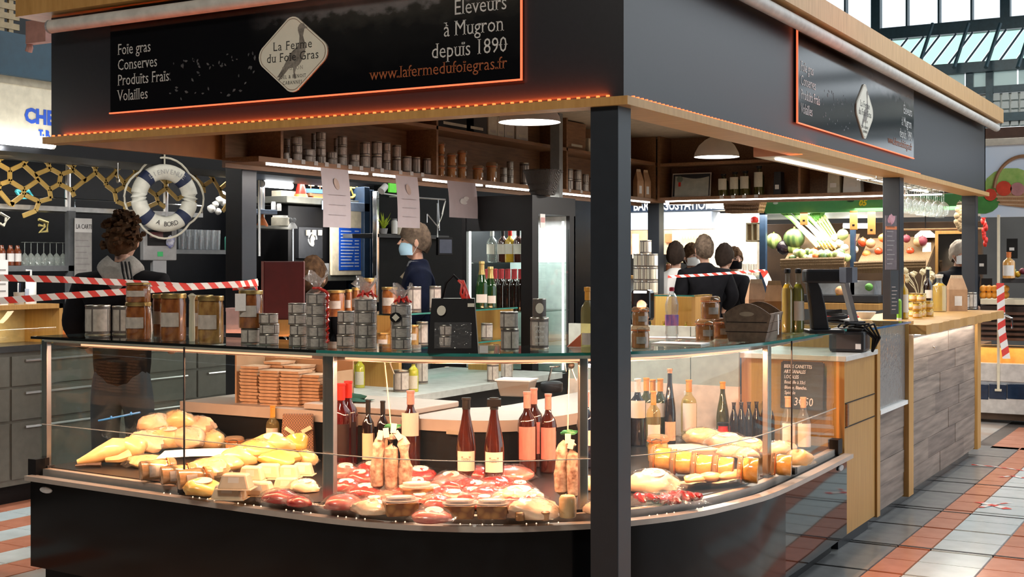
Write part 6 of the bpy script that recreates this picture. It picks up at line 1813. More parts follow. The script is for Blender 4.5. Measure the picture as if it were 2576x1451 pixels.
# pierced cream panel and pipe above the canopy
pp = E('pierced_panel', (0, 0, 0), 'cream pierced grille above the neighbouring canopy', 'grille')
for k in range(9):
 MB().box(XC - .28, XC - .26, -1.2 + .0, 1.4, 2.98 + .065 * k, 3.02 + .065 * k).ob('bar', mat('grille_cream', (.60, .45, .25), .5), pp)
for k in range(36):
 MB().box(XC - .285, XC - .265, -1.2 + .072 * k, -1.165 + .072 * k, 2.98, 3.54).ob('upright_bar', MATS['grille_cream'], pp)
q = PD(80, 95, 8.0)
t = E('wall_bracket', q, 'pinkish metal bracket hanging beside the stall roof', 'bracket')
MB().tube([(-.02, 0, .08), (-.02, 0, -.06), (-.03, 0, -.085)], .022, 8).ob('hook', mat('pink_metal', (.45, .22, .18), .5), t, smooth=True)
MB().box(-.02, .16, -.03, .03, -.04, .10).ob('plate', MATS['pink_metal'], t)
# golden lattice hung over the bar
m_lat = mat('gold_lattice', (.72, .48, .14), .45, var=.1)
lat = E('gold_lattice', (0, 0, 0), 'golden lattice of irregular cells hanging over the bar', 'lattice')
rr = random.Random(9)
xl = XC - .62
cols = int((PX(590, 430, xl).y + 1.0) / .105)
pt = {(i, j): (.105 * i - 1.0 + rr.uniform(-.022, .022), 2.31 - .10 * j + (.03 if (i + j) % 2 else -.03) + rr.uniform(-.022, .022)) for i in range(cols + 1) for j in range(6)}
def hex_edges():
 dp = [3.1 + 1.1 * math.sin(i * .55) + .6 * math.sin(i * 1.7) for i in range(cols + 1)]
 for i in range(cols):
  for j in range(5):
   if j <= min(dp[i], dp[i + 1]):
    yield pt[i, j], pt[i + 1, j]
   if (i + j) % 2 == 0 and j + 1 <= dp[i] + .5:
    yield pt[i, j], pt[i, j + 1]
for a, b in hex_edges():
 d = Vector((0, b[0] - a[0], b[1] - a[1]))
 if d.length < .02:
  continue
 n_ = Vector((0, -d.z, d.y)).normalized() * .016
 A, B2_ = Vector((xl, a[0], a[1])), Vector((xl, b[0], b[1]))
 t_ = Vector((.012, 0, 0))
 MB()._add([A - n_, A + n_, B2_ + n_, B2_ - n_, A - n_ + t_, A + n_ + t_, B2_ + n_ + t_, B2_ - n_ + t_], [(0, 1, 2, 3), (7, 6, 5, 4), (0, 4, 5, 1), (1, 5, 6, 2), (2, 6, 7, 3), (3, 7, 4, 0)]).ob('lattice_bar', m_lat, lat)
area('lattice_light', (xl + .3, .1, 2.27), 2.6, 22, (1.0, .8, .45), (-1, 0, -.1), sy=.03)
# steel shelf hung on poles with a guard rail
sh = E('steel_shelf', (0, 0, 0), 'hanging steel shelf with thin guard rail over the bar', 'shelf')
xs = -5.55
p = PX(0, 512, xs)
zs = p.z
MB().box(xs - .3, xs, -1.2, 3.6, zs - .035, zs).ob('board', mat('bright_steel', (.72, .73, .74), .35, metal=.3), sh)
for y0, y1 in ((-1.2, .62), (.68, 2.2), (2.26, 3.6)):
 MB().tube([(xs - .01, y0, zs), (xs - .01, y0, zs + .06), (xs - .01, y1, zs + .06), (xs - .01, y1, zs)], .006, 5).ob('guard_rail', m_chrome, sh)
for px in (170, 416, 660):
 y = PX(px, 450, xs - .02).y
 MB().tube([(xs - .02, y, zs - .05), (xs - .02, y, 2.85)], .022, 8).ob('pole', m_steel, sh, smooth=True)
low_sh = E('glass_shelf', (0, 0, 0), 'grey shelf carrying rows of upturned glasses', 'shelf')
zl = PX(100, 668, xs).z
MB().box(xs - .35, xs + .02, -1.0, PX(225, 660, xs).y, zl - .04, zl).ob('board', mat('grey_board', (.16, .17, .18), .4), low_sh)
MB().box(xs - .02, xs + .02, PX(168, 660, xs).y, PX(186, 660, xs).y, 1.02, zs - .03).ob('post', mat('grey_board', (0, 0, 0)), low_sh)
zl2 = PX(500, 628, xs).z
MB().box(xs - .35, xs + .0, PX(440, 620, xs).y, PX(585, 620, xs).y, zl2 - .035, zl2).ob('board', mat('grey_board', (0, 0, 0)), low_sh)
m_tumb = glass('tumbler', (.93, .95, .96), .03, 2.2, haze=.12, hazecol=(.8, .83, .85))
def mk_tumbler(r):
 MB().lathe([(.34, 0), (.42, .02), (.5, 1.0), (.47, 1.0), (.38, .05), (0, .04)], 12).ob('wall', m_tumb, r, smooth=True)
 MB().lathe([(.33, 0), (.35, .05), (0, .055)], 12).ob('base', m_tumb, r, smooth=True)
for i in range(9):
 for j in range(2):
  q = PX(62 + 16 * i, 660, xs - .08 - .12 * j)
  put('wine_glass#bar', mk_glass, (q.x, q.y, zl + .17), 0, 'wine glass on the grey bar shelf, %s from the bottles, %s row' % (NM[i], ('front', 'back')[j]), 'glass', 'glasses on the grey shelf', (.07, .07, -.17 if False else .17))
for i in range(7):
 q = PX(456 + 15 * i, 620, xs - .1)
 put('tumbler', mk_tumbler, (q.x, q.y, zl2), 0, 'tall tumbler %s from the lifebuoy' % NM[i], 'glass', 'tall tumblers on the bar shelf', (.062, .062, .17))
def mk_squat(r):
 MB().lathe([(.46, 0), (.5, .03), (.5, .72), (.3, .85), (.25, 1.0), (0, 1.0)], 12).ob('bottle', mat('brown_spirit', (.20, .05, .02), .1, coat=1.0), r, smooth=True)
 arc_wrap(MB(), .5, .52, .2, .6, -1.6, .5, 6).ob('label', m_paper, r)
for i, px in enumerate((4, 26, 44)):
 q = PX(px, 660, xs - .05)
 put('squat_bottle', mk_squat, (q.x, q.y, zl), 0, 'brown squat bottle with white label on the grey shelf, %s' % NM[i], 'bottle', 'brown squat bottles', (.055, .055, .145))
q = PX(572, 620, xs - .1)
put('green_bottle', mk_bottle(mat('mint_plastic', (.12, .5, .38), .3), c_white, None, (0, 0)), (q.x, q.y, zl2), 0, 'mint green bottle at the end of the tumblers', 'bottle', None, (.05, .05, .17))
# chalk emblems and a small cyan frame on the black wall
for i, (pts, col, lab, d) in enumerate((([(0, 536), (22, 548), (8, 568), (0, 562)], (.72, .7, .6), 'cream zigzag emblem on the black wall', 0), ([(97, 552), (120, 560), (118, 582), (100, 584), (112, 570), (98, 566)], (.42, .34, .12), 'small gold emblem on the black wall', 0),
                                       ([(40, 480), (72, 480), (86, 498), (52, 498), (40, 480)], (.05, .36, .42), 'small cyan outline frame on the shelf', 1))):
 t = E('wall_emblem', (0, 0, 0), lab, 'emblem')
 P3 = [PX(a, b, -5.95) for a, b in pts]
 MB().tube(P3, .012, 5).ob('stroke', mat('emblem_%d' % i, col, .5), t)
 MB().tube([P3[0] + Vector((.002, .05, -.03)), P3[1] + Vector((.002, -.03, -.03))], .008, 5).ob('inner_stroke', MATS['emblem_%d' % i], t)
# tall paper poster behind the bar
a, b = PX(187, 725, -5.5), PX(230, 550, -5.5)
t = E('tall_poster', (-5.5, a.y, a.z), 'tall pale poster with printed heading behind the bar', 'poster', rz=PI / 2)
w, h = b.y - a.y, b.z - a.z
MB().box(0, w, -.004, 0, 0, h).ob('sheet', mat('grey_paper', (.42, .40, .38), .7), t)
MB().box(0, w, -.005, -.004, h * .80, h).ob('heading', m_paper, t)
text('lettering', 'LA CARTE', (.01, -.006, h * .85), RX, .05, m_ink, t, sx=.7)
for k in range(8):
 MB().box(.01, w - .02 - .015 * (k % 3), -.005, -.004, h * (.08 + .085 * k), h * (.08 + .085 * k) + .008).ob('print_line', mat('dim_print', (.32, .30, .29), .7), t)
# lifebuoy
q = PX(414, 498, -4.86)
t = E('lifebuoy', q, 'white lifebuoy with navy bands and rope hanging over the bar', 'lifebuoy', rz=PI / 2 - .45)
ro, ri = .192, .058
n, m = 48, 12
def tor(k, r0=1.0):
 vs, fs = [], []
 return vs, fs
def torus_seg(a0, a1, rr_, m_, nm):
 nn = max(4, int(abs(a1 - a0) / .13))
 MB().tube([(ro * math.cos(a0 + (a1 - a0) * i / nn), 0, ro * math.sin(a0 + (a1 - a0) * i / nn)) for i in range(nn + 1)], rr_, 14).ob(nm, m_, t, smooth=True)
MB().tube([(ro * math.cos(2 * PI * i / 40), 0, ro * math.sin(2 * PI * i / 40)) for i in range(40)], ri, 14, closed=True).ob('ring', mat('buoy_white', (.80, .78, .68), .5), t, smooth=True)
for a in (PI / 4, 3 * PI / 4, 5 * PI / 4, 7 * PI / 4):
 torus_seg(a - .15, a + .15, ri + .0025, mat('navy_band', (.015, .025, .07), .6), 'band')
m_rope = mat('white_rope', (.70, .66, .54), .8)
for a in (0, PI / 2, PI, 3 * PI / 2):
 pts = [((ro + ri + .012 + .035 * math.sin(PI * k / 10)) * math.cos(a - PI / 4 + PI / 2 * k / 10), 0, (ro + ri + .012 + .035 * math.sin(PI * k / 10)) * math.sin(a - PI / 4 + PI / 2 * k / 10)) for k in range(11)]
 MB().tube(pts, .008, 6).ob('rope', m_rope, t, smooth=True)
for s_, a0, r_, up in (('A BORD', -PI / 2, ro, 1), ('BIENVENUE', PI / 2, ro, -1)):
 for i, ch in enumerate(s_):
  k = i - (len(s_) - 1) / 2
  a = a0 + up * k * .155
  if ch == ' ':
   continue
  o = text('lettering', ch, (r_ * math.cos(a), -ri - .0015, r_ * math.sin(a) - .018), (PI / 2, 0, 0), .05, m_ink if up > 0 else mat('faint_letters', (.45, .44, .42), .6), t, align='CENTER', sx=.9)
  o.rotation_euler = (Matrix.Rotation(-(a - a0), 3, 'Y') @ Matrix.Rotation(PI / 2, 3, 'X')).to_euler()
MB().tube([(0, 0, ro + ri), (0, 0, ro + ri + .12)], .006, 5).ob('hanging_cord', m_rope, t)
# spot lamps with pendants
for px, py, xx, lab in ((297, 398, -5.0, 'small white spot lamp on a thin rod left of the lifebuoy'), (725, 436, -5.0, 'small white spot lamp under the canopy by the toy ship')):
 q = PX(px, py, xx)
 t = E('spot_lamp', q, lab, 'lamp', 'small spot lamps')
 MB().lathe([(.05, -.02), (.055, .0), (.03, .03), (.02, .05)], 12).ob('head', m_white, t, smooth=True)
 MB().tube([(0, 0, .04), (0, 0, 2.29 - q.z)], .01, 6).ob('stem', m_white, t)
 MB().lathe([(.045, -.022), (0, -.024)], 12).ob('lens', glow('spot_lens', (1, .95, .8), 6.0), t)
 MB().tube([(-.02, 0, .04), (-.07, 0, .02)], .008, 5).tube([(.02, 0, .04), (.07, 0, .02)], .008, 5).ob('flap', m_white, t)
 if px < 400:
  MB().tube([(0, 0, -.02), (0, 0, -.12), (.01, 0, -.16)], .005, 5).blob((.0, 0, -.16), (.02, .008, .02), 8, 6).ob('pull_cord', m_wire, t)
# till on the bar
q = PX(400, 655, -5.0)
t = E('bar_till', (q.x, q.y, 1.02), 'grey till with dark display below the lifebuoy', 'till', rz=PI / 2 - .5)
s = MPP(q)
MB().box(-.05, .05, -.02, .05, 0, q.z - 1.02).ob('stand', m_grey, t)
MB().box(-.125, .125, -.03, .06, q.z - 1.02, q.z - 1.02 + 88 * s).ob('head', mat('till_grey', (.30, .30, .30), .45), t, bevel=.008)
MB().box(-.095, .085, -.036, -.03, q.z - 1.02 + .11, q.z - 1.02 + .225).ob('display', m_blk, t)
MB().box(-.08, .02, -.038, -.036, q.z - 1.02 + .17, q.z - 1.02 + .21).ob('readout', mat('readout', (.10, .02, .02), .3), t)
MB().box(-.02, .02, -.034, -.03, q.z - 1.02 + .03, q.z - 1.02 + .065).ob('green_key', mat('green_key', (.02, .42, .12), .4), t)
MB().blob((.07, -.05, q.z - 1.02 + .14), (.03, .02, .045), 8, 6, .15).ob('sticker_figure', mat('blue_white_sticker', (.6, .6, .65), .5, col2=(.03, .04, .25), scale=30), t)
q = PX(548, 498, xs - .15)
t = E('shell_figure', (q.x, q.y, zs), 'white knobbly ornament on the steel shelf', 'ornament')
for k, (y, z, r) in enumerate(((-.08, .05, .035), (-.03, .09, .028), (.02, .13, .032), (.06, .18, .03), (.07, .11, .035), (.0, .03, .03))):
 MB().blob((0, y, z), (r, r, r), 8, 6, .1).ob('knob', m_white, t, smooth=True)
q = PX(736, 575, XB0)
t = E('beer_tap', q, 'slim white tap column with a mouse-eared handle', 'tap')
MB().tube([(0, 0, 1.02 - q.z), (0, 0, 0)], .012, 8).ob('column', m_chrome, t)
MB().lathe([(.045, 0), (.04, .02), (.02, .05), (0, .055)], 12).ob('cap', m_white, t, smooth=True)
for y in (-.025, .025):
 MB().blob((0, y, .075), (.012, .022, .022), 8, 6).ob('ear', m_grey, t, smooth=True)
# things at the near end of the bar: hand gel, card, pen pot, curved glass display box
zb1 = 1.02
q = PX(78, 752, -4.95)
t = E('hand_gel', (q.x, q.y, q.z), 'white pump bottle of hand gel on the bar', 'bottle')
s = MPP(q)
MB().lathe([(.5, 0), (.5, .66), (.3, .74), (.16, .76), (.16, .8)], 14, sx=26 * s, sy=26 * s).ob('bottle', m_white, t, smooth=True)
t.children[0].scale = (1, 1, 84 * s)
MB().tube([(0, 0, 66 * s), (0, 0, 84 * s), (-.03, -.015, 84 * s)], .007, 6).ob('pump', m_white, t)
MB().box(-.018, .018, -.034, -.032, .04, .10).ob('label', mat('pale_blue', (.55, .62, .75), .5), t)
q0 = PX(78, 760, -4.95)
dbx = E('display_box', (-4.95, PX(0, 800, -4.9).y - .3, zb1), 'cream box with rounded glass front on the bar', 'display box')
yb_ = PX(140, 800, -4.9).y - PX(0, 800, -4.9).y + .3
hb = PX(70, 765, -4.9).z - zb1
MB().box(-.25, .12, yb_ - .03, yb_, 0, hb).ob('end_board', m_oakz, dbx)
MB().box(-.25, .12, 0, yb_, hb - .03, hb).ob('top_board', m_oakz, dbx)
MB().box(-.25, -.22, 0, yb_, 0, hb).ob('back_board', mat('warm_cream', (.85, .66, .34), .5), dbx)
MB().sheet(lambda u, v: (.12 - .10 * (1 - math.cos(v * PI / 2)) * .6, yb_ * u * .97, (hb - .03) * v), 2, 8).ob('curved_glass', m_clear, dbx, smooth=True)
area('buoy_spot', PD(330, 470, 7.9), .15, 9, (1, .97, .9), (-.8, .55, -.05))
area('display_box_light', (-5.0, dbx.location.y + yb_ / 2, zb1 + hb - .04), .5, 2.5, (1, .8, .5), sy=.05)
q = PX(8, 752, -4.88)
t = E('info_card', (-4.88, q.y, zb1 + hb), 'white printed card standing on the display box', 'card', rz=PI / 2 - .4)
MB().box(-.06, .03, -.003, 0, 0, .29).ob('card', m_paper, t)
for k in range(5):
 MB().box(-.04, .015, -.004, -.003, .04 + .045 * k, .05 + .045 * k).ob('print_line', mat('dim_print', (0, 0, 0)), t)
q = PX(48, 757, -4.9)
t = E('pen_pot', (-4.9, q.y, zb1 + hb), 'small pot holding pens on the display box', 'pot')
MB().lathe([(.03, 0), (.035, .08), (.03, .08), (.026, .01), (0, .01)], 12).ob('pot', m_tinlab, t, smooth=True)
for k in range(3):
 MB().tube([(.01 * k - .01, 0, .01), (.02 * k - .02, .01, .14)], .005, 5).ob('pen', (m_white, MATS['navy_band'], m_blk)[k], t)
bpy.data.objects['hand_gel'].location.z = zb1 + hb
t = E('orange_cloth', PX(165, 838, -4.9), 'crumpled orange cloth beside the display box', 'cloth')
t.location.z = zb1
MB().blob((0, 0, .03), (.07, .09, .045), 14, 8, .25, flat=.6).ob('cloth_heap', mat('orange_cloth', (.85, .26, .05), .8, bump=.4, scale=30), t, smooth=True)
MB().sheet(lambda u, v: (-.06 + .14 * u, -.10 + .22 * v, .004 + .01 * math.sin(8 * u + 3 * v) + .01), 6, 6).ob('cloth_fold', MATS['orange_cloth'], t, smooth=True)
# barrier tape, two strands tied to the stall pillar
def tape_mat(name, sc):
 m, nt, N, L = _nt(name)
 b = N['Principled BSDF']
 tc = N.new('ShaderNodeTexCoord'); sp = N.new('ShaderNodeSeparateXYZ')
 L.new(tc.outputs['UV'], sp.inputs[0])
 ad = N.new('ShaderNodeMath'); ad.operation = 'MULTIPLY_ADD'; ad.inputs[1].default_value = .35
 L.new(sp.outputs[1], ad.inputs[0]); L.new(sp.outputs[0], ad.inputs[2])
 fr_ = N.new('ShaderNodeMath'); fr_.operation = 'FRACT'; L.new(ad.outputs[0], fr_.inputs[0])
 gt = N.new('ShaderNodeMath'); gt.operation = 'GREATER_THAN'; gt.inputs[1].default_value = .5; L.new(fr_.outputs[0], gt.inputs[0])
 mx = N.new('ShaderNodeMix'); mx.data_type = 'RGBA'
 mx.inputs[6].default_value = (.70, .045, .03, 1); mx.inputs[7].default_value = (.80, .76, .72, 1)
 L.new(gt.outputs[0], mx.inputs[0]); L.new(mx.outputs[2], b.inputs['Base Color'])
 b.inputs['Roughness'].default_value = .4
 MATS[name] = m
 return m
m_tape = tape_mat('barrier_tape', 1)
def tape(pts, w, per, label, name='barrier_tape', up=(0, 0, 1), grp='red and white barrier tapes'):
 pts = [Vector(p) for p in pts]
 up = Vector(up).normalized()
 vs, fs, uv, d = [], [], [], 0
 for i, p in enumerate(pts):
  if i: d += (p - pts[i - 1]).length
  vs += [p - up * w / 2, p + up * w / 2]
  uv += [(d / per, 0), (d / per, 1)]
 fs = [(2 * i, 2 * i + 2, 2 * i + 3, 2 * i + 1) for i in range(len(pts) - 1)]
 me_ = bpy.data.meshes.new(name)
 me_.from_pydata([tuple(v) for v in vs], [], fs)
 ul = me_.uv_layers.new()
 for lp in me_.loops:
  ul.data[lp.index].uv = uv[lp.vertex_index]
 me_.materials.append(m_tape)
 o = bpy.data.objects.new(name, me_); COL.objects.link(o)
 return tag(o, label, 'tape', grp)
def lerp_px(pxs, d0, d1, n=6):
 out = []
 for k in range(len(pxs) - 1):
  for j in range(n):
   t_ = j / n
   a, b = pxs[k], pxs[k + 1]
   f = (k + t_) / (len(pxs) - 1)
   out.append(PD(a[0] + (b[0] - a[0]) * t_, a[1] + (b[1] - a[1]) * t_, d0 + (d1 - d0) * f))
 out.append(PD(pxs[-1][0], pxs[-1][1], d1))
 return out
tape(lerp_px([(-20, 698), (160, 703), (300, 710), (470, 720), (600, 716), (648, 708)], 6.45, 7.5), .034, .085, 'upper strand of barrier tape across the left aisle')
tape(lerp_px([(-20, 758), (160, 744), (320, 733), (480, 722), (600, 714), (650, 712)], 6.45, 7.5), .034, .085, 'lower strand of barrier tape across the left aisle')
tape(lerp_px([(585, 724), (610, 722), (640, 716), (648, 728)], 7.45, 7.5), .03, .07, 'short knotted end of barrier tape at the stall pillar')

# ================================================================ further along the bar, seen under the upper shelf
XB = -5.9
def bx_px(x0, x1, y0, y1, x, depth, name, m, label=None, cat=None, group=None, parent=None, bevel=.004):
 """box given by its picture rectangle on the plane x = const, running back by depth"""
 a, b = PX(x0, (y0 + y1) / 2, x), PX(x1, (y0 + y1) / 2, x)
 c = PX((x0 + x1) / 2, y1, x); d = PX((x0 + x1) / 2, y0, x)
 o = MB().box(x - depth, x, a.y, b.y, c.z, d.z).ob(name, m, parent, bevel=bevel)
 if label:
  tag(o, label, cat, group)
 return o
# cupboard with the coffee machine, top board carrying a toy ship
cm = E('coffee_cupboard', (0, 0, 0), 'dark cupboard with coffee machine and round horse emblem', 'cupboard')
bx_px(725, 838, 520, 700, XB + .3, .5, 'cabinet', m_blk, parent=cm)
bx_px(722, 950, 500, 516, XB + .35, .5, 'top_board', m_inox, parent=cm)
bx_px(752, 812, 572, 650, XB + .34, .1, 'machine_front', m_dkgrey, parent=cm)
bx_px(800, 945, 690, 706, XB + .36, .5, 'steel_ledge', m_inox, parent=cm)
bx_px(776, 828, 662, 690, XB + .36, .2, 'drip_tray', m_grey, parent=cm)
for px in (775, 790, 805):
 q = PX(px, 576, XB + .36)
 MB().lathe([(.02, 0), (.022, .05), (.0, .052)], 10).ob('cup', mat('cream_cup', (.55, .52, .45), .4), cm).location = q - Vector((0, 0, .06))
q = PX(786, 602, XB + .345)
MB().tube([q + Vector((.0, .06 * math.cos(a), .06 * math.sin(a))) for a in [k * .35 for k in range(15)]], .009, 6).ob('emblem_ring', m_grey, cm)
mb = MB(); mb.T = Matrix.Translation(q) @ Matrix.Rotation(PI / 2, 4, 'Z') @ Matrix.Rotation(PI / 2, 4, 'X')
mb.prism([(-.03, -.05), (.02, -.05), (.015, -.01), (.035, .0), (.03, .015), (.01, .045), (-.005, .05), (-.02, .03), (-.035, .0)], 0, .006); mb.ob('horse_head', m_tinlab, cm)
md = E('menu_door', (0, 0, 0), 'cream menu panel with a blue written menu', 'menu')
bx_px(835, 918, 530, 692, XB + .38, .03, 'panel', mat('cream_panel', (.80, .70, .52), .5), parent=md)
bx_px(853, 908, 573, 680, XB + .386, .004, 'blue_menu', mat('royal_blue', (.012, .10, .62), .5), parent=md)
for k in range(12):
 bx_px(858, 884 + (k * 7) % 9, 580 + 8 * k, 583 + 8 * k, XB + .389, .002, 'menu_line', mat('menu_chalk', (.5, .6, .85), .6), parent=md, bevel=0)
 bx_px(893, 903, 580 + 8 * k, 583 + 8 * k, XB + .389, .002, 'menu_price', MATS['menu_chalk'], parent=md, bevel=0)
bp = E('steel_doorway', (0, 0, 0), 'dark blue steel doorway beside the menu panel', 'doorway')
bx_px(917, 930, 470, 1120, XB + .42, .2, 'upright', m_navy, parent=bp)
bx_px(932, 946, 478, 1120, XB + .42, .3, 'upright', m_navy, parent=bp)
bx_px(822, 930, 508, 530, XB + .42, .06, 'lintel', mat('pale_blue_steel', (.28, .36, .50), .4), parent=bp)
# toy ship and little Santa on the top board
q = PX(795, 500, XB + .2); z0 = q.z
t = E('toy_ship', q, 'model sailing ship with blue hull on the top board', 'model ship', rz=PI / 2)
mb = MB(); mb.prism([(-.2, 0), (-.12, -.05), (.15, -.05), (.22, 0), (.15, .05), (-.12, .05)], .05, .09); mb.ob('hull', mat('ship_blue', (.05, .14, .38), .5), t)
MB().box(-.15, .17, -.045, .045, .02, .05).ob('keel', m_oakd, t)
for x, h_ in ((-.08, .26), (.06, .30)):
 ms = MB().tube([(x, 0, .09), (x, 0, .09 + h_)], .006, 5).ob('mast', m_oakd, t)
 MB().sheet(lambda u, v: (x - .02 + .09 * u, .012 + .02 * math.sin(PI * u), .12 + h_ * .7 * v), 4, 2).ob('sail', l_cream, t)
MB().box(-.1, .1, -.05, .05, 0, .02).ob('stand', m_seal, t)
q = PX(757, 502, XB + .25)
t = E('santa_figure', q, 'little Santa figure in red on the top board', 'figurine', rz=PI / 2)
MB().lathe([(.05, 0), (.055, .03), (.045, .10), (.028, .16), (.0, .17)], 12).ob('coat', c_red, t, smooth=True)
MB().blob((0, 0, .185), (.028, .028, .03), 10, 8).ob('head', mat('doll_skin', (.72, .45, .32), .5), t, smooth=True)
MB().lathe([(.032, .195), (.028, .22), (.0, .26)], 10).ob('hat', c_red, t, smooth=True)
MB().blob((0, -.025, .168), (.022, .014, .02), 8, 6).ob('beard', m_white, t, smooth=True)
MB().lathe([(.06, .0), (.07, .02), (.06, .05), (.03, .055)], 10).ob('sack', m_seal, t, smooth=True)
q = PX(882, 500, XB + .3)
t = E('ship_wheel', q, 'yellow toy wheel on the top board', 'wheel', rz=PI / 2)
MB().tube([(.10 * math.cos(a), 0, .11 + .10 * math.sin(a)) for a in [k * PI / 9 for k in range(18)]], .014, 6, closed=True).ob('rim', mat('ochre', (.55, .38, .08), .5), t, smooth=True)
for k in range(3):
 a = k * PI / 3
 MB().tube([(.1 * math.cos(a), 0, .11 + .1 * math.sin(a)), (-.1 * math.cos(a), 0, .11 - .1 * math.sin(a))], .008, 5).ob('spoke', MATS['ochre'], t)
for x0, x1, y0, y1, m, lab, cat in ((708, 745, 480, 508, m_tinlab2, 'pale carton left of the Santa figure', 'box'), (898, 918, 478, 506, m_oakd, 'small dark picture frame on the top board', 'frame')):
 bx_px(x0, x1, y0, y1, XB + .2, .12, 'carton', m, lab, cat)
# small shelf with white jars, orange funnel, lit tube
ws = E('blue_edge_shelf', (0, 0, 0), 'small blue-edged shelf with pole beside the stall pillar', 'shelf')
bx_px(646, 698, 527, 538, XB + .5, .3, 'board', MATS['pale_blue_steel'], parent=ws)
bx_px(648, 740, 568, 576, XB + .45, .3, 'board', m_inox, parent=ws)
q = PX(652, 470, XB + .5)
MB().tube([q - Vector((0, 0, .6)), q + Vector((0, 0, .5))], .012, 8).ob('pole', m_steel, ws)
for i, (px, base, w_, h_, m, lab) in enumerate(((688, 527, 12, 20, m_white, 'small white jar on the blue-edged shelf, left one'), (702, 530, 12, 18, m_white, 'small white jar on the blue-edged shelf, right one'), (705, 568, 46, 26, m_tinlab2, 'cream tub on the lower shelf'))):
 q = PX(px, base, XB + .4); s = MPP(q)
 t = E('white_jar', q, lab, 'jar', 'white jars on the small shelf')
 MB().lathe([(.5 * w_ * s, 0), (.5 * w_ * s, .8 * h_ * s), (.3 * w_ * s, .9 * h_ * s)], 12).ob('jar', m, t, smooth=True)
 MB().lathe([(.42 * w_ * s, .85 * h_ * s), (.42 * w_ * s, h_ * s), (0, h_ * s)], 12).ob('lid', m_white, t)
q = PX(660, 570, XB + .4)
t = tag(MB().lathe([(.055, 0), (.05, .02), (.012, .09), (.008, .14)], 12).ob('orange_funnel', m_seal, None, smooth=True), 'orange plastic funnel on the lower shelf', 'funnel'); t.location = q
q = PX(684, 464, XB + .5)
t = E('tube_light', q, 'short bright tube light beside the stall pillar', 'light', 'fluorescent tubes', rz=0)
MB().tube([(0, -.12, 0), (0, .26, 0)], .03, 10).ob('tube', m_tube, t, smooth=True)
MB().tube([(0, -.15, 0), (0, -.12, 0)], .032, 10).ob('end_cap', m_white, t)
# black back area with monitor, plant, pipes
for i, (px, base, w_, h_, m, lab) in enumerate(((992, 588, 16, 34, m_white, 'white canister on the dark back shelf'), (1004, 590, 18, 24, m_tinlab2, 'pale canister beside the white one'))):
 q = PX(px, base, -4.9); s = MPP(q)
 t = E('canister', q, lab, 'canister', 'canisters on the dark shelf')
 MB().lathe([(.5 * w_ * s, 0), (.5 * w_ * s, .9 * h_ * s), (.35 * w_ * s, h_ * s), (0, h_ * s)], 12).ob('body', m, t, smooth=True)
 MB().lathe([(.4 * w_ * s, h_ * s), (.4 * w_ * s, h_ * s * 1.12), (0, h_ * s * 1.12)], 12).ob('lid', m_grey, t)
ds = E('dark_back_shelf', (0, 0, 0), 'dark shelf along the back of the far bar', 'shelf')
bx_px(950, 1130, 590, 600, -4.9, .4, 'board', m_dkgrey, parent=ds)
bx_px(948, 954, 480, 760, -4.9, .05, 'edge_post', m_chrome, parent=ds)
q = PX(965, 588, -4.9)
t = E('lime_plant', q, 'lime green spiky plant on the dark back shelf', 'plant')
rr = random.Random(2)
for k in range(14):
 a = k * .45
 MB()._add([(0, 0, .03), (.02 * math.cos(a + 1.5), .02 * math.sin(a + 1.5), .07), (.07 * math.cos(a), .07 * math.sin(a), .10 + .05 * (k % 3)), (.02 * math.cos(a - 1.5), .02 * math.sin(a - 1.5), .06)], [(0, 1, 2, 3)]).ob('leaf', mat('lime_leaf', (.42, .55, .03), .5), t)
MB().lathe([(.03, 0), (.04, .05), (0, .05)], 10).ob('pot', m_grey, t)
q = PX(1118, 642, -4.6)
t = E('wall_monitor', q, 'small black monitor mounted behind the masked man', 'monitor', rz=PI / 2 - .4)
MB().box(-.085, .085, -.02, .02, .0, .17).ob('housing', m_blk, t, bevel=.005)
MB().box(-.07, .07, -.022, -.02, .02, .15).ob('screen', mat('dim_screen', (.03, .03, .05), .15, emit=.03, ecol=(.3, .3, .5)), t)
MB().tube([(0, .02, .1), (0, .12, .1), (0, .12, .5)], .01, 6).ob('arm', m_steel, t)
q = PX(965, 476, -4.8)
t = E('desk_lamp', q, 'white angled work lamp hanging at the far bar', 'lamp')
MB().tube([(0, -.04, -.02), (0, .03, .03), (0, .06, .03)], [.035, .03, .01], 10).ob('head', m_white, t, smooth=True)
MB().tube([(0, .05, .03), (0, .0, -.04), (0, .3, -.05), (-.16, .3, -.05)], .006, 5).ob('arm', m_white, t)
o = bx_px(980, 998, 448, 484, -4.9, .02, 'green_sign', mat('green_sign', (.12, .55, .06), .4, emit=.5, ecol=(.15, .8, .05)), 'small bright green exit panel at the far bar', 'sign')
t = E('white_pipework', (0, 0, 0), 'thin white pipes and cables against the dark back wall', 'pipes')
for pts in ([(1000, 494), (1120, 502)], [(1102, 500), (1105, 580)], [(1120, 505), (1112, 540), (1100, 570)], [(1074, 538), (1105, 575)], [(1074, 538), (1074, 560)]):
 MB().tube([PX(a, b, -4.75) for a, b in pts], .008, 5).ob('pipe', m_steel, t)
struct(MB().box(-5.0, -4.95, PX(952, 600, -4.95).y, 10.6, 0, 3.2), 'wall_bar_far', m_n1)
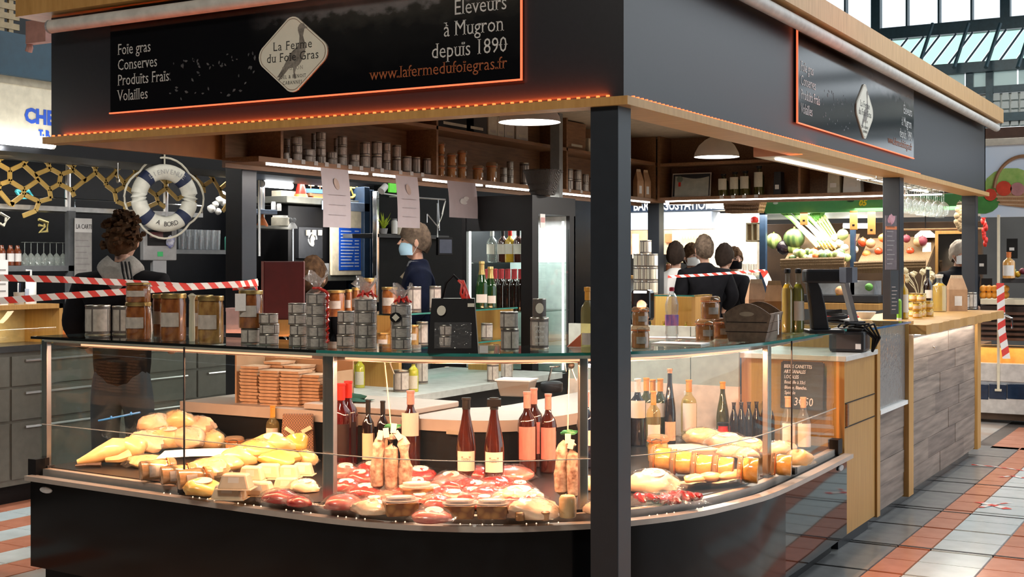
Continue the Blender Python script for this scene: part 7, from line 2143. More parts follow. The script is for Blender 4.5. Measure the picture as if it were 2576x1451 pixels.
# ================================================================ far tasting bar and greengrocer behind the stall
YFB = 11.0
def by_px(x0, x1, y0, y1, y, depth, name, m, label=None, cat=None, group=None, parent=None, bevel=.004):
 """box given by its picture rectangle on the plane y = const, running back by depth"""
 a, b = PY(x0, (y0 + y1) / 2, y), PY(x1, (y0 + y1) / 2, y)
 c, d = PY((x0 + x1) / 2, y1, y), PY((x0 + x1) / 2, y0, y)
 o = MB().box(a.x, b.x, y, y + depth, c.z, d.z).ob(name, m, parent, bevel=bevel)
 if label:
  tag(o, label, cat, group)
 return o
fb = E('tasting_bar', (0, 0, 0), 'bright far tasting bar with dark lettered beam', 'bar')
by_px(1180, 1920, 462, 534, YFB, .3, 'beam', mat('night_blue_beam', (.01, .018, .035), .35), parent=fb)
by_px(1560, 1790, 534, 577, YFB + .05, .3, 'lit_hood', mat('lit_blue_white', (.70, .80, .92), .5), parent=fb)
by_px(1560, 1700, 577, 640, YFB + 1.2, .1, 'back_wall', mat('warm_bar_wall', (.75, .52, .34), .5), parent=fb)
by_px(1690, 1790, 577, 660, YFB + 1.1, .1, 'shelf_wall', mat('gold_bar_wall', (.82, .62, .34), .5), parent=fb)
by_px(1785, 1905, 536, 720, YFB + .6, .1, 'cream_wall', mat('pale_bar_wall', (.86, .78, .64), .5), parent=fb)
by_px(1560, 1905, 700, 760, YFB + .2, .5, 'counter', mat('bar_front_white', (.62, .66, .70), .4), parent=fb)
by_px(1560, 1905, 694, 702, YFB + .1, .7, 'counter_top', m_oak, parent=fb)
by_px(1560, 1905, 760, 900, YFB + .3, .4, 'counter_base', m_dkgrey, parent=fb)
for k in range(12):
 by_px(1705 + 7 * k, 1708 + 7 * k, 582, 600, YFB + 1.0, .02, 'hanging_glass', glass('wine_glass', (1, 1, 1)), parent=fb, bevel=0)
p = PY(1655, 528, YFB - .01)
text('lettering', 'BAR DEGUSTATION', (p.x - .35, YFB - .012, p.z), RX, .17, m_white, fb, bold=.004, sx=.72)
p = PY(1745, 502, YFB - .01)
text('lettering', 'ARTISAN', (p.x, YFB - .012, p.z), RX, .12, m_white, fb, sx=.8)
p = PY(1195, 488, YFB - .01)
text('lettering', 'CHARCUTERIE FERMIERE', (p.x - .5, YFB - .012, p.z - .02), RX, .17, m_white, fb, bold=.004, sx=.72)
for i, (x0, x1, y_) in enumerate(((1668, 1740, 508), (1778, 1822, 517))):
 a, b = PY(x0, y_, YFB - .5), PY(x1, y_ + 2, YFB - .5)
 t = E('tube_light', (a + b) / 2, 'bright tube light before the far lettered beam, %s one' % ('left', 'right')[i], 'light', 'fluorescent tubes')
 h = (b - a) / 2
 MB().tube([-h, h], .035, 10).ob('tube', m_tube, t, smooth=True)
 MB().tube([h, h * 1.05], .037, 10).ob('end_cap', m_white, t)
area('far_bar_light', (PY(1740, 560, YFB + .5).x, YFB + .45, 2.35), 2.2, 70, (1.0, .92, .8), (0, .25, -1), sy=.3)
area('far_hood_light', (PY(1680, 560, YFB - .4).x, YFB - .35, 2.05), 1.6, 16, (.85, .93, 1.0), (0, 1, .12), sy=.1)
by_px(1590, 1600, 588, 650, YFB + .9, .1, 'bottle_strip', l_white, parent=fb)
o = by_px(1672, 1690, 588, 610, YFB + 1.15, .02, 'red_poster', mat('red_orange_poster', (.75, .2, .08), .5), parent=fb)
for i, px in enumerate((1684, 1704)):
 q = PY(px, 694, YFB + .15); s = MPP(q)
 put('brown_urn', lambda r: (MB().lathe([(.45, 0), (.5, .05), (.5, .8), (.4, .9)], 14).ob('jar', mat('dark_amber', (.16, .05, .02), .15, coat=1.0), r, smooth=True), MB().lathe([(.45, .9), (.45, 1.0), (0, 1.0)], 14).ob('lid', m_gold, r)), q, 0, 'brown jar on the far bar, %s one' % ('left', 'right')[i], 'jar', 'brown jars on the far bar', (18 * s, 18 * s, 34 * s))
# glass case with glasses on top
gc = E('glass_case', (0, 0, 0), 'small glass case stacked with glasses on the far bar', 'glass case')
by_px(1826, 1904, 692, 770, YFB - .6, .4, 'case', glass('pale_case_glass', (.8, .9, .93), .05, 1.5, haze=.25, hazecol=(.6, .72, .78), bump=.4), parent=gc)
by_px(1824, 1906, 772, 900, YFB - .6, .4, 'plinth', m_dkgrey, parent=gc)
by_px(1826, 1904, 728, 731, YFB - .6, .4, 'shelf', m_inox, parent=gc)
for i in range(6):
 q = PY(1834 + 13 * i, 692, YFB - .45); s = MPP(q)
 put('tumbler', None, q, 0, 'upturned tumbler on the far glass case, %s from the left' % NM[i], 'glass', 'tumblers on the far case', (11 * s, 11 * s, 28 * s))
tape(lerp_px([(1680, 696), (1760, 692), (1830, 687), (1925, 680)], 10.2, 10.4), .02, .08, 'thin barrier tape stretched before the far bar')
tape([PD(1920, 680, 10.4), PD(1930, 700, 10.4), PD(1938, 722, 10.38)], .06, .14, 'loose end of barrier tape hanging at the navy post', up=CR)
# greengrocer
YV = 9.6
vg = E('greengrocer_stand', (0, 0, 0), 'greengrocer stand with green banner, navy posts and tilted crates', 'stand')
m_ban = mat('green_banner', (.07, .30, .10), .5, var=.05)
by_px(1912, 2470, 492, 532, YV, .04, 'banner', m_ban, parent=vg)
q = PY(2160, 517, YV - .005)
text('lettering', '05', (q.x, YV - .006, q.z), RX, .085, mat('yellow_paint', (.65, .62, .02), .5), vg, bold=.004, shear=.2)
for px, py in ((1951, 511), (2000, 503)):
 q = PY(px, py, YV - .004)
 mb = MB(); mb.T = Matrix.Translation((q.x, YV - .004, q.z)) @ Matrix.Rotation(PI / 2, 4, 'X'); oval(mb, 0, 0, 0, .002, .03, .014); mb.ob('cloud_print', mat('cloud_print', (.5, .62, .5), .6), vg)
q = PY(2140, 505, YV - .004)
mb = MB(); mb.T = Matrix.Translation((q.x, YV - .004, q.z)) @ Matrix.Rotation(PI / 2, 4, 'X'); oval(mb, 0, 0, 0, .002, .04, .012); mb.ob('leaf_print', mat('leaf_print', (.01, .06, .03), .6), vg)
by_px(1910, 1926, 532, 900, YV, .06, 'post', m_navy, parent=vg)
by_px(2138, 2150, 576, 900, YV + .1, .06, 'post', m_navy, parent=vg)
by_px(1920, 2470, 532, 548, YV + .6, .05, 'white_beam', m_white, parent=vg)
by_px(1930, 2460, 860, 1000, YV - .2, .8, 'base', m_oakd, parent=vg)
by_px(1930, 2210, 742, 760, YV - .3, .5, 'dark_ledge', m_dkgrey, parent=vg)
by_px(1930, 2210, 762, 778, YV - .35, .5, 'oak_ledge', m_oakz, parent=vg)
by_px(2040, 2200, 706, 742, YV + .1, .3, 'pale_crates', mat('pale_crate', (.55, .58, .60), .6), parent=vg)
# shelves and warm produce wall behind
by_px(1925, 2470, 560, 760, YV + 1.6, .1, 'back_wall', mat('warm_wood_wall', (.12, .065, .03), .6, col2=(.05, .025, .012), scale=3), parent=vg)
# tilted crates: a woven tray each, piled with vegetables
crate_m = mat('woven_willow', (.30, .19, .09), .7, col2=(.12, .07, .03), scale=40, kind='wave', bump=.6)
def tilted(x0, x1, ya, yb, label):
 a, b = PY(x0, yb, YV - .1), PY(x1, yb, YV - .1)
 c = PY((x0 + x1) / 2, ya, YV + .5)
 t = E('veg_crate', (a.x, YV - .1, a.z), label, 'crate', 'tilted vegetable crates')
 w = b.x - a.x
 dz = .36
 MB()._add([(0, 0, 0), (w, 0, .02), (w, .62, dz), (0, .62, dz - .02), (0, 0, -.05), (w, 0, -.03), (w, .62, dz - .05), (0, .62, dz - .07)], [(0, 1, 2, 3), (7, 6, 5, 4), (0, 4, 5, 1), (1, 5, 6, 2), (2, 6, 7, 3), (3, 7, 4, 0)]).ob('tray', crate_m, t)
 for k in range(3):
  MB().tube([(0, -.02, .0 + .03 * k), (w * .3, -.03, .01 + .03 * k), (w * .7, -.03, .015 + .03 * k), (w, -.02, .02 + .03 * k)], .018, 6).ob('woven_rim', crate_m, t, smooth=True)
 return t
cr1 = tilted(1965, 2125, 590, 668, 'tilted woven crate with leeks, melons and onions')
cr2 = tilted(2150, 2330, 600, 676, 'tilted woven crate right of the navy post')
MB().sheet(lambda u, v: (PY(1950 + 75 * u, 640, YV - .12).x, YV - .12 - .02 * v, PY(1990, 622 + 50 * v + 22 * u, YV - .12).z), 5, 5).ob('kraft_liner', mat('kraft_light', (0, 0, 0)), cr1)
def veg(name, px, py, mk, label, cat, group=None, d=None, rot=None):
 q = PY(px, py, YV + (.2 if d is None else d))
 t = E(name, q, label, cat, group)
 mk(t, MPP(q))
 if rot: t.rotation_euler = rot
 return t
def ball(r_, m, stalk=None, sq=1.0, jit=.03):
 def f(t, s):
  MB().blob((0, 0, 0), (r_ * s, r_ * s, r_ * s * sq), 14, 10, jit).ob('flesh', m, t, smooth=True)
  MB().tube([(0, 0, r_ * s * sq * .9), (.004, 0, r_ * s * sq * 1.15)], .1 * r_ * s, 5).ob('stalk', stalk or mat('stalk', (.2, .22, .06), .7), t)
 return f
m_mel = mat('melon_skin', (.42, .50, .18), .5, col2=(.2, .30, .07), scale=5, kind='wave')
m_wat = mat('dark_squash', (.05, .10, .03), .4, col2=(.12, .18, .05), scale=5, kind='wave')
m_cab = mat('cabbage', (.42, .52, .22), .6, col2=(.25, .36, .1), scale=8, bump=.6)
for i, (px, py, r_, m, nm, lab) in enumerate(((1946, 606, 20, m_mel, 'melon', 'pale striped melon at the left of the crate'), (1998, 600, 26, m_wat, 'squash', 'dark green squash beside the melon'), (1972, 622, 19, mat('aubergine', (.02, .012, .02), .25), 'aubergine', 'near-black round aubergine in the crate'),
                                              (1996, 624, 16, m_mel, 'melon', 'pale melon in front of the dark squash'), (2060, 612, 10, mat('yellow_pepper', (.75, .42, .02), .3), 'pepper', 'yellow pepper below the leeks'), (2050, 632, 10, m_seal, 'pepper', 'orange pepper at the crate edge'),
                                              (2100, 598, 10, mat('onion', (.80, .74, .60), .4), 'onion', 'white onion at the top of the pile'), (2112, 612, 11, MATS['onion'], 'onion', 'white onion in the middle of the pile'), (2096, 616, 10, MATS['onion'], 'onion', 'white onion at the left of the pile'),
                                              (2124, 624, 11, MATS['onion'], 'onion', 'white onion at the right of the pile'), (2150, 628, 10, MATS['onion'], 'onion', 'white mushroom-like onion by the post'), (2120, 590, 14, m_cab, 'cabbage', 'small green cabbage behind the onions'))):
 veg(nm, px, py, ball(r_, m), lab, nm)
m_leek = mat('leek', (.62, .66, .30), .5, col2=(.10, .25, .06), scale=3.2, stretch=(1, 1, 1))
for i in range(7):
 def mk(t, s, i=i):
  a = Vector((-.34 - .05 * (i % 3), .12, .34 + .02 * (i % 2)))
  MB().tube([(.0, 0, 0), a * .4, a * .75, a], [.016, .017, .02, .012], 8).ob('shaft', mat('leek_white', (.80, .80, .58), .5), t, smooth=True)
  MB().tube([a * .7, a, a * 1.25 + Vector((-.03 * (i % 3), 0, .03 * (i % 2)))], [.02, .024, .008], 6).ob('leaves', mat('leek_green', (.16, .32, .09), .5), t, smooth=True)
 veg('leek', 2056 + 8 * i, 622 - 2 * (i % 3), mk, 'leek lying in the bundle, %s from the left' % NM[i], 'leek', 'bundle of leeks', d=.12)
for i in range(5):
 def mk(t, s, i=i):
  a = Vector((-.22, .1, .24 + .02 * i))
  MB().tube([(0, 0, 0), a], [.010, .014], 6).ob('stalk', mat('celery', (.35, .50, .14), .5), t, smooth=True)
  MB().blob(a * 1.15, (.05, .05, .06), 8, 6, .3, seed=i).ob('leaves', mat('celery_leaf', (.08, .26, .04), .7, bump=.8, scale=40), t, smooth=True)
 veg('celery', 2092 + 6 * i, 612, mk, 'celery stalk behind the onions, %s from the left' % NM[i], 'celery', 'bunch of celery', d=.2)
for i in range(4):
 veg('carrot', 2076 + 9 * i, 628, lambda t, s: (MB().tube([(-.07, .03, .07), (0, 0, 0)], [.014, .004], 8).ob('root', mat('carrot', (.85, .26, .03), .5), t, smooth=True), MB().tube([(-.07, .03, .07), (-.1, .04, .1)], [.004, .008], 5).ob('top', MATS['celery_leaf'], t)), 'carrot under the leeks, %s from the left' % NM[i], 'carrot', 'carrots in the crate', d=.05)
rr = random.Random(8)
for i in range(18):
 nm, m = (('artichoke', m_wat), ('cauliflower', MATS['onion']), ('squash', m_mel), ('pepper', m_seal), ('cabbage', m_cab))[i % 5]
 veg(nm, 1996 + 7.6 * i + rr.uniform(-4, 4), 642 + rr.uniform(-8, 9), ball(rr.uniform(9, 13), m, jit=.08), '%s along the front rim of the leek crate, %s from the left' % (nm, NM[i] if i < 17 else 'last'), nm, 'vegetables along the crate rim', d=-.06 + .05 * (i % 2))
# hanging wooden tags, lamps, red produce on the right
for i, (px, y0, y1) in enumerate(((2022, 534, 566), (2147, 530, 578), (2192, 532, 590))):
 q = PY(px, y1, YV - .1); s = MPP(q)
 t = E('wooden_tag', q, 'hanging orange wooden tag, %s along the banner' % NM[i], 'tag', 'hanging wooden tags')
 MB().box(-10 * s, 10 * s, 0, .012, 0, (y1 - y0) * s).ob('board', mat('orange_wood', (.50, .20, .05), .5), t, bevel=.01)
 MB().box(-3 * s, 3 * s, -.002, .0, .04, .06).ob('mark', m_blk, t)
for i, (x0, x1, y_) in enumerate(((2018, 2068, 554), (2122, 2184, 568))):
 a, b = PY(x0, y_, YV + .5), PY(x1, y_, YV + .5)
 t = E('tube_light', (a + b) / 2, 'tube light inside the greengrocer stand, %s one' % ('left', 'right')[i], 'light', 'fluorescent tubes')
 h = (b - a) / 2
 MB().tube([-h, h], .03, 10).ob('tube', m_tube, t, smooth=True)
 MB().tube([h, h * 1.06], .032, 10).ob('end_cap', m_white, t)
area('greengrocer_light', (PY(2060, 560, YV + .2).x, YV + .0, 2.1), 1.6, 42, (1.0, .93, .8), sy=.4)
area('greengrocer_light_right', (PY(2350, 560, YV + .2).x, YV - .2, 2.15), 1.6, 26, (1.0, .9, .75), sy=.4)
rr = random.Random(21)
for i in range(16):
 px, py = 2170 + 10 * i, rr.uniform(598, 664)
 m = (mat('tomato', (.62, .07, .02), .25), m_seal, mat('potato', (.42, .28, .14), .7), mat('beet', (.22, .03, .05), .5))[i % 4]
 veg(('tomato', 'pepper', 'potato', 'beetroot')[i % 4], px, py, ball(rr.uniform(9, 13), m), '%s in the right-hand crate, %s of its kind from the navy post' % (('tomato', 'orange pepper', 'potato', 'beetroot')[i % 4], NM[i // 4]), ('tomato', 'pepper', 'potato', 'beetroot')[i % 4], ('tomatoes', 'orange peppers', 'potatoes', 'beetroots')[i % 4] + ' in the right crate')
for i, (px, py, r_, m, nm, lab) in enumerate(((2114, 732, 13, mat('peach', (.70, .36, .16), .5), 'pumpkin', 'round orange pumpkin on the pale ledge'), (2112, 740, 9, MATS['yellow_pepper'], 'gourd', 'small yellow gourd before the pumpkin'), (2186, 722, 10, MATS['celery_leaf'], 'lettuce', 'green lettuce near the second pillar'))):
 veg(nm, px, py, ball(r_, m), lab, nm, d=-.25)
# wicker basket hung on the banner
q = PY(1874, 536, YV - .25); s = MPP(q)
t = E('hanging_basket', q, 'hanging wicker fruit basket before the green banner', 'basket')
m_wk = mat('light_wicker', (.46, .26, .13), .6, col2=(.22, .10, .04), scale=30, kind='wave', bump=.7)
MB().taper(42 * s, .10, 50 * s, .12, 0, 34 * s).ob('basket', m_wk, t)
for k in range(4):
 MB().tube([(-(43 + 2 * k) * s, -.11, (4 + 9 * k) * s), (-20 * s, -.125, (5 + 9 * k) * s), (20 * s, -.125, (3 + 9 * k) * s), ((43 + 2 * k) * s, -.11, (4 + 9 * k) * s)], .012, 6).ob('weave', m_wk, t, smooth=True)
for i, (dx, m, nm) in enumerate(((30, MATS['yellow_pepper'], 'lemon'), (8, c_red, 'apple'), (-12, m_seal, 'orange'))):
 o = E(nm, q + Vector((dx * s, 0, 36 * s)), '%s in the hanging basket' % nm, nm)
 ball(10, m)(o, s)
for px in (1832, 1916):
 p2 = PY(px, 500, YV - .2)
 MB().tube([Vector((p2.x, YV - .25, p2.z)) - q, Vector((p2.x, YV - .25, p2.z + .45)) - q], .006, 5).ob('cord', m_rope, t)
# crates on the wall left of the greengrocer
t = E('pale_wall_crate', (0, 0, 0), 'pale wooden crate hung on the wall left of the navy post', 'crate')
m_pc = mat('pale_pine', (.60, .48, .30), .6)
by_px(1876, 1906, 604, 608, YFB - .3, .2, 'board', m_pc, parent=t)
by_px(1876, 1906, 560, 564, YFB - .3, .2, 'board', m_pc, parent=t)
by_px(1876, 1879, 560, 608, YFB - .3, .2, 'side', m_pc, parent=t)
by_px(1890, 1893, 560, 608, YFB - .3, .2, 'divider', m_pc, parent=t)
by_px(1903, 1906, 560, 608, YFB - .3, .2, 'side', m_pc, parent=t)
q = PY(1898, 560, YFB - .2); s = MPP(q)
o = E('red_pot', q, 'red pot on top of the pale wall crate', 'pot')
MB().lathe([(8 * s, 0), (10 * s, 4 * s), (9 * s, 12 * s), (0, 12 * s)], 12).ob('pot', c_red, o, smooth=True)
MB().lathe([(9 * s, 12 * s), (4 * s, 15 * s), (0, 16 * s)], 12).ob('lid', c_red, o, smooth=True)
# ================================================================ right edge: printed poster, cream pole, tiled counter front
YQ = 9.0
ps = E('basket_poster', (0, 0, 0), 'large printed poster of a vegetable basket at the right edge', 'poster')
by_px(2466, 2700, 352, 545, YQ, .02, 'sheet', mat('poster_sky', (.50, .62, .80), .5, col2=(.72, .76, .80), scale=1.2), parent=ps)
by_px(2466, 2700, 345, 362, YQ - .02, .05, 'top_rail', mat('cream_rail', (.60, .55, .46), .5), parent=ps)
by_px(2440, 2700, 318, 340, YQ + .1, .3, 'brown_eaves', mat('eaves_brown', (.10, .05, .035), .6), parent=ps)
def flat(pts, m, nm, lift):
 P3 = [PY(a, b, YQ) for a, b in pts]
 mb = MB(); mb.T = Matrix.Rotation(PI / 2, 4, 'X')
 mb.T = Matrix.Translation((0, YQ - .002 * lift, 0)) @ mb.T
 mb.prism([(p_.x, p_.z) for p_ in P3], 0, .0015)
 return mb.ob(nm, m, ps)
def disc(cx_, cy_, rx_, ry_, m, nm, lift):
 return flat([(cx_ + rx_ * math.cos(2 * PI * k / 14), cy_ - ry_ * math.sin(2 * PI * k / 14)) for k in range(14)], m, nm, lift)
disc(2545, 470, 70, 48, mat('print_green', (.36, .48, .14), .5, col2=(.2, .36, .08), scale=12), 'printed_greens', 1)
disc(2470, 508, 44, 30, mat('print_leaf', (.06, .24, .05), .5), 'printed_leaves', 2)
MBt = [PY(2510 + 75 * math.cos(a), 480 - 85 * math.sin(a), YQ - .008) for a in [PI * .98 - k * .12 for k in range(14)]]
MB().tube([Vector((p_.x + .25, p_.y, p_.z)) for p_ in MBt], .018, 6).ob('printed_handle', mat('print_handle', (.30, .15, .07), .6), ps, smooth=True)
flat([(2502, 486), (2700, 480), (2700, 536), (2520, 516)], mat('print_wicker', (.42, .22, .10), .6, col2=(.24, .11, .05), scale=24, kind='wave'), 'printed_basket', 4)
for k in range(4):
 flat([(2500 + 4 * k, 484 + 9 * k), (2700, 478 + 13 * k), (2700, 483 + 13 * k), (2500 + 4 * k, 488 + 9 * k)], mat('print_weave', (.52, .32, .18), .6), 'printed_weave', 5)
for cx_, cy_, r_, m in ((2492, 490, 16, mat('print_tomato', (.60, .06, .03), .4)), (2526, 474, 20, MATS['print_tomato']), (2560, 476, 18, mat('print_onion', (.45, .20, .20), .5))):
 disc(cx_, cy_, r_, r_ * .95, m, 'printed_tomato', 6)
o = E('cream_pole', PY(2512, 900, YQ - .3), 'thin cream pole at the corner of the greengrocer', 'pole')
MB().box(-.012, .012, -.012, .012, -.3, PY(2516, 540, YQ - .3).z - o.location.z).ob('pole', m_cream, o)
MB().box(-.03, .03, -.03, .03, -.32, -.3).ob('foot', m_cream, o)
# garlands: dried peppers and garlic
for px, y0, y1, m, nm, lab in ((2478, 525, 620, c_red, 'pepper_garland', 'garland of dried red peppers behind the last pillar'), (2414, 516, 580, mat('garlic', (.38, .28, .16), .7), 'garlic_garland', 'braid of brown garlic hanging under the banner')):
 q = PY(px, y0, YV - .25); s = MPP(q)
 t = E(nm, q, lab, 'garland')
 n = 12
 for k in range(n):
  MB().blob((R.uniform(-6, 6) * s, 0, -(y1 - y0) * s * k / n), ((5, 10)[m is not c_red] * s, 6 * s, 9 * s), 8, 6, .1, seed=k).ob('pod', m, t, smooth=True)
 MB().tube([(0, 0, .05), (0, 0, -(y1 - y0) * s)], .005, 4).ob('cord', m_rope, t)
by_px(2270, 2470, 574, 579, YV - .2, .03, 'copper_rail', mat('copper', (.45, .24, .12), .35, metal=.7), 'thin copper rail below the hanging glasses', 'rail')
# mirror and notices behind the bar glasses
t = E('dark_mirror', (0, 0, 0), 'dark framed mirror reflecting the hall behind the bar', 'mirror')
by_px(2352, 2440, 580, 700, YV + .3, .04, 'frame', m_oakz, parent=t)
by_px(2360, 2432, 588, 694, YV + .29, .02, 'mirror_glass', mat('mirror_dark', (.25, .23, .21), .08, metal=1.0, var=.2, scale=5), parent=t)
by_px(2320, 2342, 610, 642, YV + .2, .01, 'white_notice', m_paper, 'white notice pinned beside the dark mirror', 'paper')
q = PY(2328, 598, YV + .4)
t = E('far_pendant', q, 'white lamp with wide shade over the far stall', 'lamp')
MB().lathe([(.12, 0), (.11, .03), (.05, .08), (.02, .1)], 16).ob('bell', m_white, t, smooth=True)
MB().tube([(0, 0, .09), (0, 0, .5)], .006, 5).ob('cord', m_blk, t)
for i, (px, py, w_, h_) in enumerate(((2482, 700, 26, 40), (2470, 640, 24, 50), (2546, 600, 26, 50))):
 q = PY(px, py + h_, YQ - .1 + .3 * (i < 2)); s = MPP(q)
 b_ = E('chalk_ticket', q, 'black chalk ticket at the greengrocer, %s one' % ('low', 'tall', 'high right')[i], 'sign', 'black chalk tickets')
 MB().box(-w_ * s / 2, w_ * s / 2, 0, .01, 0, h_ * s).ob('board', m_blk, b_)
 MB().box(-w_ * s / 4, w_ * s / 5, -.002, 0, h_ * s * .4, h_ * s * .55).ob('chalk_mark', m_chalk, b_)
# shelf of oranges and bottles
so = E('fruit_shelf', (0, 0, 0), 'pale shelf of oranges behind the last pillar', 'shelf')
by_px(2466, 2576, 752, 766, YQ - .1, .4, 'board', m_cream, parent=so)
by_px(2466, 2700, 770, 858, YQ - .05, .3, 'dark_louvres', mat('dark_crate', (.035, .018, .012), .6), parent=so)
for k in range(6):
 by_px(2466, 2700, 786 + 13 * k, 793 + 13 * k, YQ - .09, .05, 'louvre', mat('louvre_brown', (.11, .05, .03), .5), parent=so)
for i in range(10):
 q = PY(2474 + 14 * (i % 5), 742 - 16 * (i // 5), YQ + .05); s = MPP(q)
 t = E('orange', q, 'orange on the pale shelf, %s row, %s from the pillar' % (('front', 'back')[i // 5], NM[i % 5]), 'orange', 'oranges on the shelf')
 ball(9, mat('orange_peel', (.85, .33, .03), .45))(t, s)
q = PY(2538, 700, YQ - .1); s = MPP(q)
put('juice_bottle', mk_bottle(mat('juice', (.75, .38, .10), .2, coat=1.0), m_seal, m_paper, (.1, .5)), (q.x, q.y, q.z), 0, 'bottle of orange juice at the right edge', 'bottle', None, (30 * s, 30 * s, 66 * s))
by_px(2520, 2700, 700, 712, YQ - .1, .4, 'juice_ledge', m_dkgrey, 'dark ledge carrying the juice bottle', 'shelf')
for i in range(8):
 q = PY(2536 + 12 * i, 690 - 8 * (i % 2), YQ + .1); s = MPP(q)
 t = E('fruit', q, 'small %s fruit on the dark ledge, %s from the bottle' % (('red', 'green', 'yellow', 'purple')[i % 4], NM[i]), 'fruit', 'mixed fruit at the right edge')
 ball(8, (c_red, m_cab, MATS['yellow_pepper'], MATS['beet'])[i % 4])(t, s)
# tiled front with glowing strip
tf = E('tiled_counter', (0, 0, 0), 'white counter front with a band of navy tiles and amber-lit recess', 'counter')
by_px(2440, 2800, 878, 918, YQ - .2, .5, 'amber_recess', mat('amber_board', (.85, .42, .10), .5), parent=tf)
by_px(2440, 2800, 918, 964, YQ - .3, .5, 'white_band', mat('cream_white', (.66, .62, .58), .4), parent=tf)
by_px(2440, 2800, 1006, 1046, YQ - .3, .5, 'white_band', mat('cream_white', (0, 0, 0)), parent=tf)
by_px(2440, 2800, 1044, 1062, YQ - .24, .4, 'kick_board', mat('brown_kick', (.12, .07, .04), .5), parent=tf)
by_px(2440, 2800, 962, 1008, YQ - .29, .4, 'tile_bed', mat('tile_grout', (.4, .42, .45), .6), parent=tf)
for k in range(7):
 by_px(2442 + 46 * k, 2486 + 46 * k, 966, 1004, YQ - .305, .02, 'navy_tile', mat('navy_tile', (.012, .03, .07), .15, var=.2), parent=tf)
area('amber_recess_light', (PY(2560, 880, YQ - .3).x, YQ - .28, PY(2560, 876, YQ - .3).z), 1.5, 1.5, (1, .6, .25), (0, .6, -1), sy=.03)
tape([PY(2516, 712, YQ - .32), PY(2518, 760, YQ - .32), PY(2520, 830, YQ - .32), PY(2532, 902, YQ - .32)], .075, .13, 'barrier tape hanging down at the greengrocer corner', up=CR)
t = E('steel_hook', PY(2540, 800, YQ - .3), 'bent pale steel bar at the greengrocer corner', 'hook')
MB().tube([(-.12, 0, .06), (-.02, 0, .02), (.02, 0, .0), (.02, 0, -.1)], .012, 6).ob('bar', m_chrome, t, smooth=True)
MB().tube([(-.12, 0, .05), (-.12, 0, .07)], .014, 6).ob('end_cap', m_grey, t)
# marks of tape on the floor
for i, (pts, lab) in enumerate((([(2444, 1168), (2500, 1173), (2576, 1183)], 'thin worn floor tape beside the bar'), ([(2518, 1200), (2545, 1196), (2576, 1202)], 'torn cross of floor tape, far one'), ([(2460, 1262), (2500, 1270), (2536, 1280)], 'torn cross of floor tape, near one'), ([(2466, 1276), (2500, 1268), (2540, 1264)], 'torn arm of floor tape over the near cross'))):
 tape([PZ(a, b, .003 + .001 * (i == 3)) for a, b in pts], (.03, .05, .06, .05)[i], .12, lab, up=(1, .6, 0) if i else (0, 1, 0), grp='worn floor tapes', name='floor_tape')
# ================================================================ people
m_skinp = mat('skin', (.58, .34, .24), .5, col2=(.50, .27, .19), scale=12)
m_skind = mat('skin_tan', (.44, .25, .17), .5, col2=(.36, .19, .13), scale=12)
m_mask = mat('blue_mask', (.42, .66, .82), .7, var=.05)
m_maskw = mat('white_mask', (.72, .74, .74), .7, var=.05)
m_coat = mat('navy_coat', (.006, .009, .024), .8, var=.2, spec=.08, bump=.15)
m_blkc = mat('black_cloth', (.008, .008, .010), .85, var=.2, spec=.08, bump=.15)
m_jean = mat('dark_jeans', (.035, .045, .06), .85, col2=(.02, .027, .04), scale=9, bump=.2)
m_hairb = mat('brown_hair', (.10, .055, .028), .85, col2=(.035, .018, .010), scale=34, spec=.08, bump=.7)
m_hairg = mat('grey_brown_hair', (.13, .095, .07), .85, col2=(.05, .036, .025), scale=34, spec=.08, bump=.6)
m_hairk = mat('black_hair', (.04, .028, .022), .8, scale=34, spec=.08, bump=.6)
def skin_ob(name, verts, edges, m, parent, sub=1):
 me = bpy.data.meshes.new(name)
 me.from_pydata([v[:3] for v in verts], edges, [])
 me.materials.append(m)
 o = bpy.data.objects.new(name, me)
 COL.objects.link(o)
 o.parent = parent
 md_ = o.modifiers.new('skin', 'SKIN')
 md_.use_smooth_shade = True
 for i, v in enumerate(verts):
  r = v[3]
  o.data.skin_vertices[0].data[i].radius = r if isinstance(r, tuple) else (r, r)
 o.data.skin_vertices[0].data[0].use_root = True
 sb = o.modifiers.new('smooth', 'SUBSURF')
 sb.levels = sb.render_levels = sub
 return o
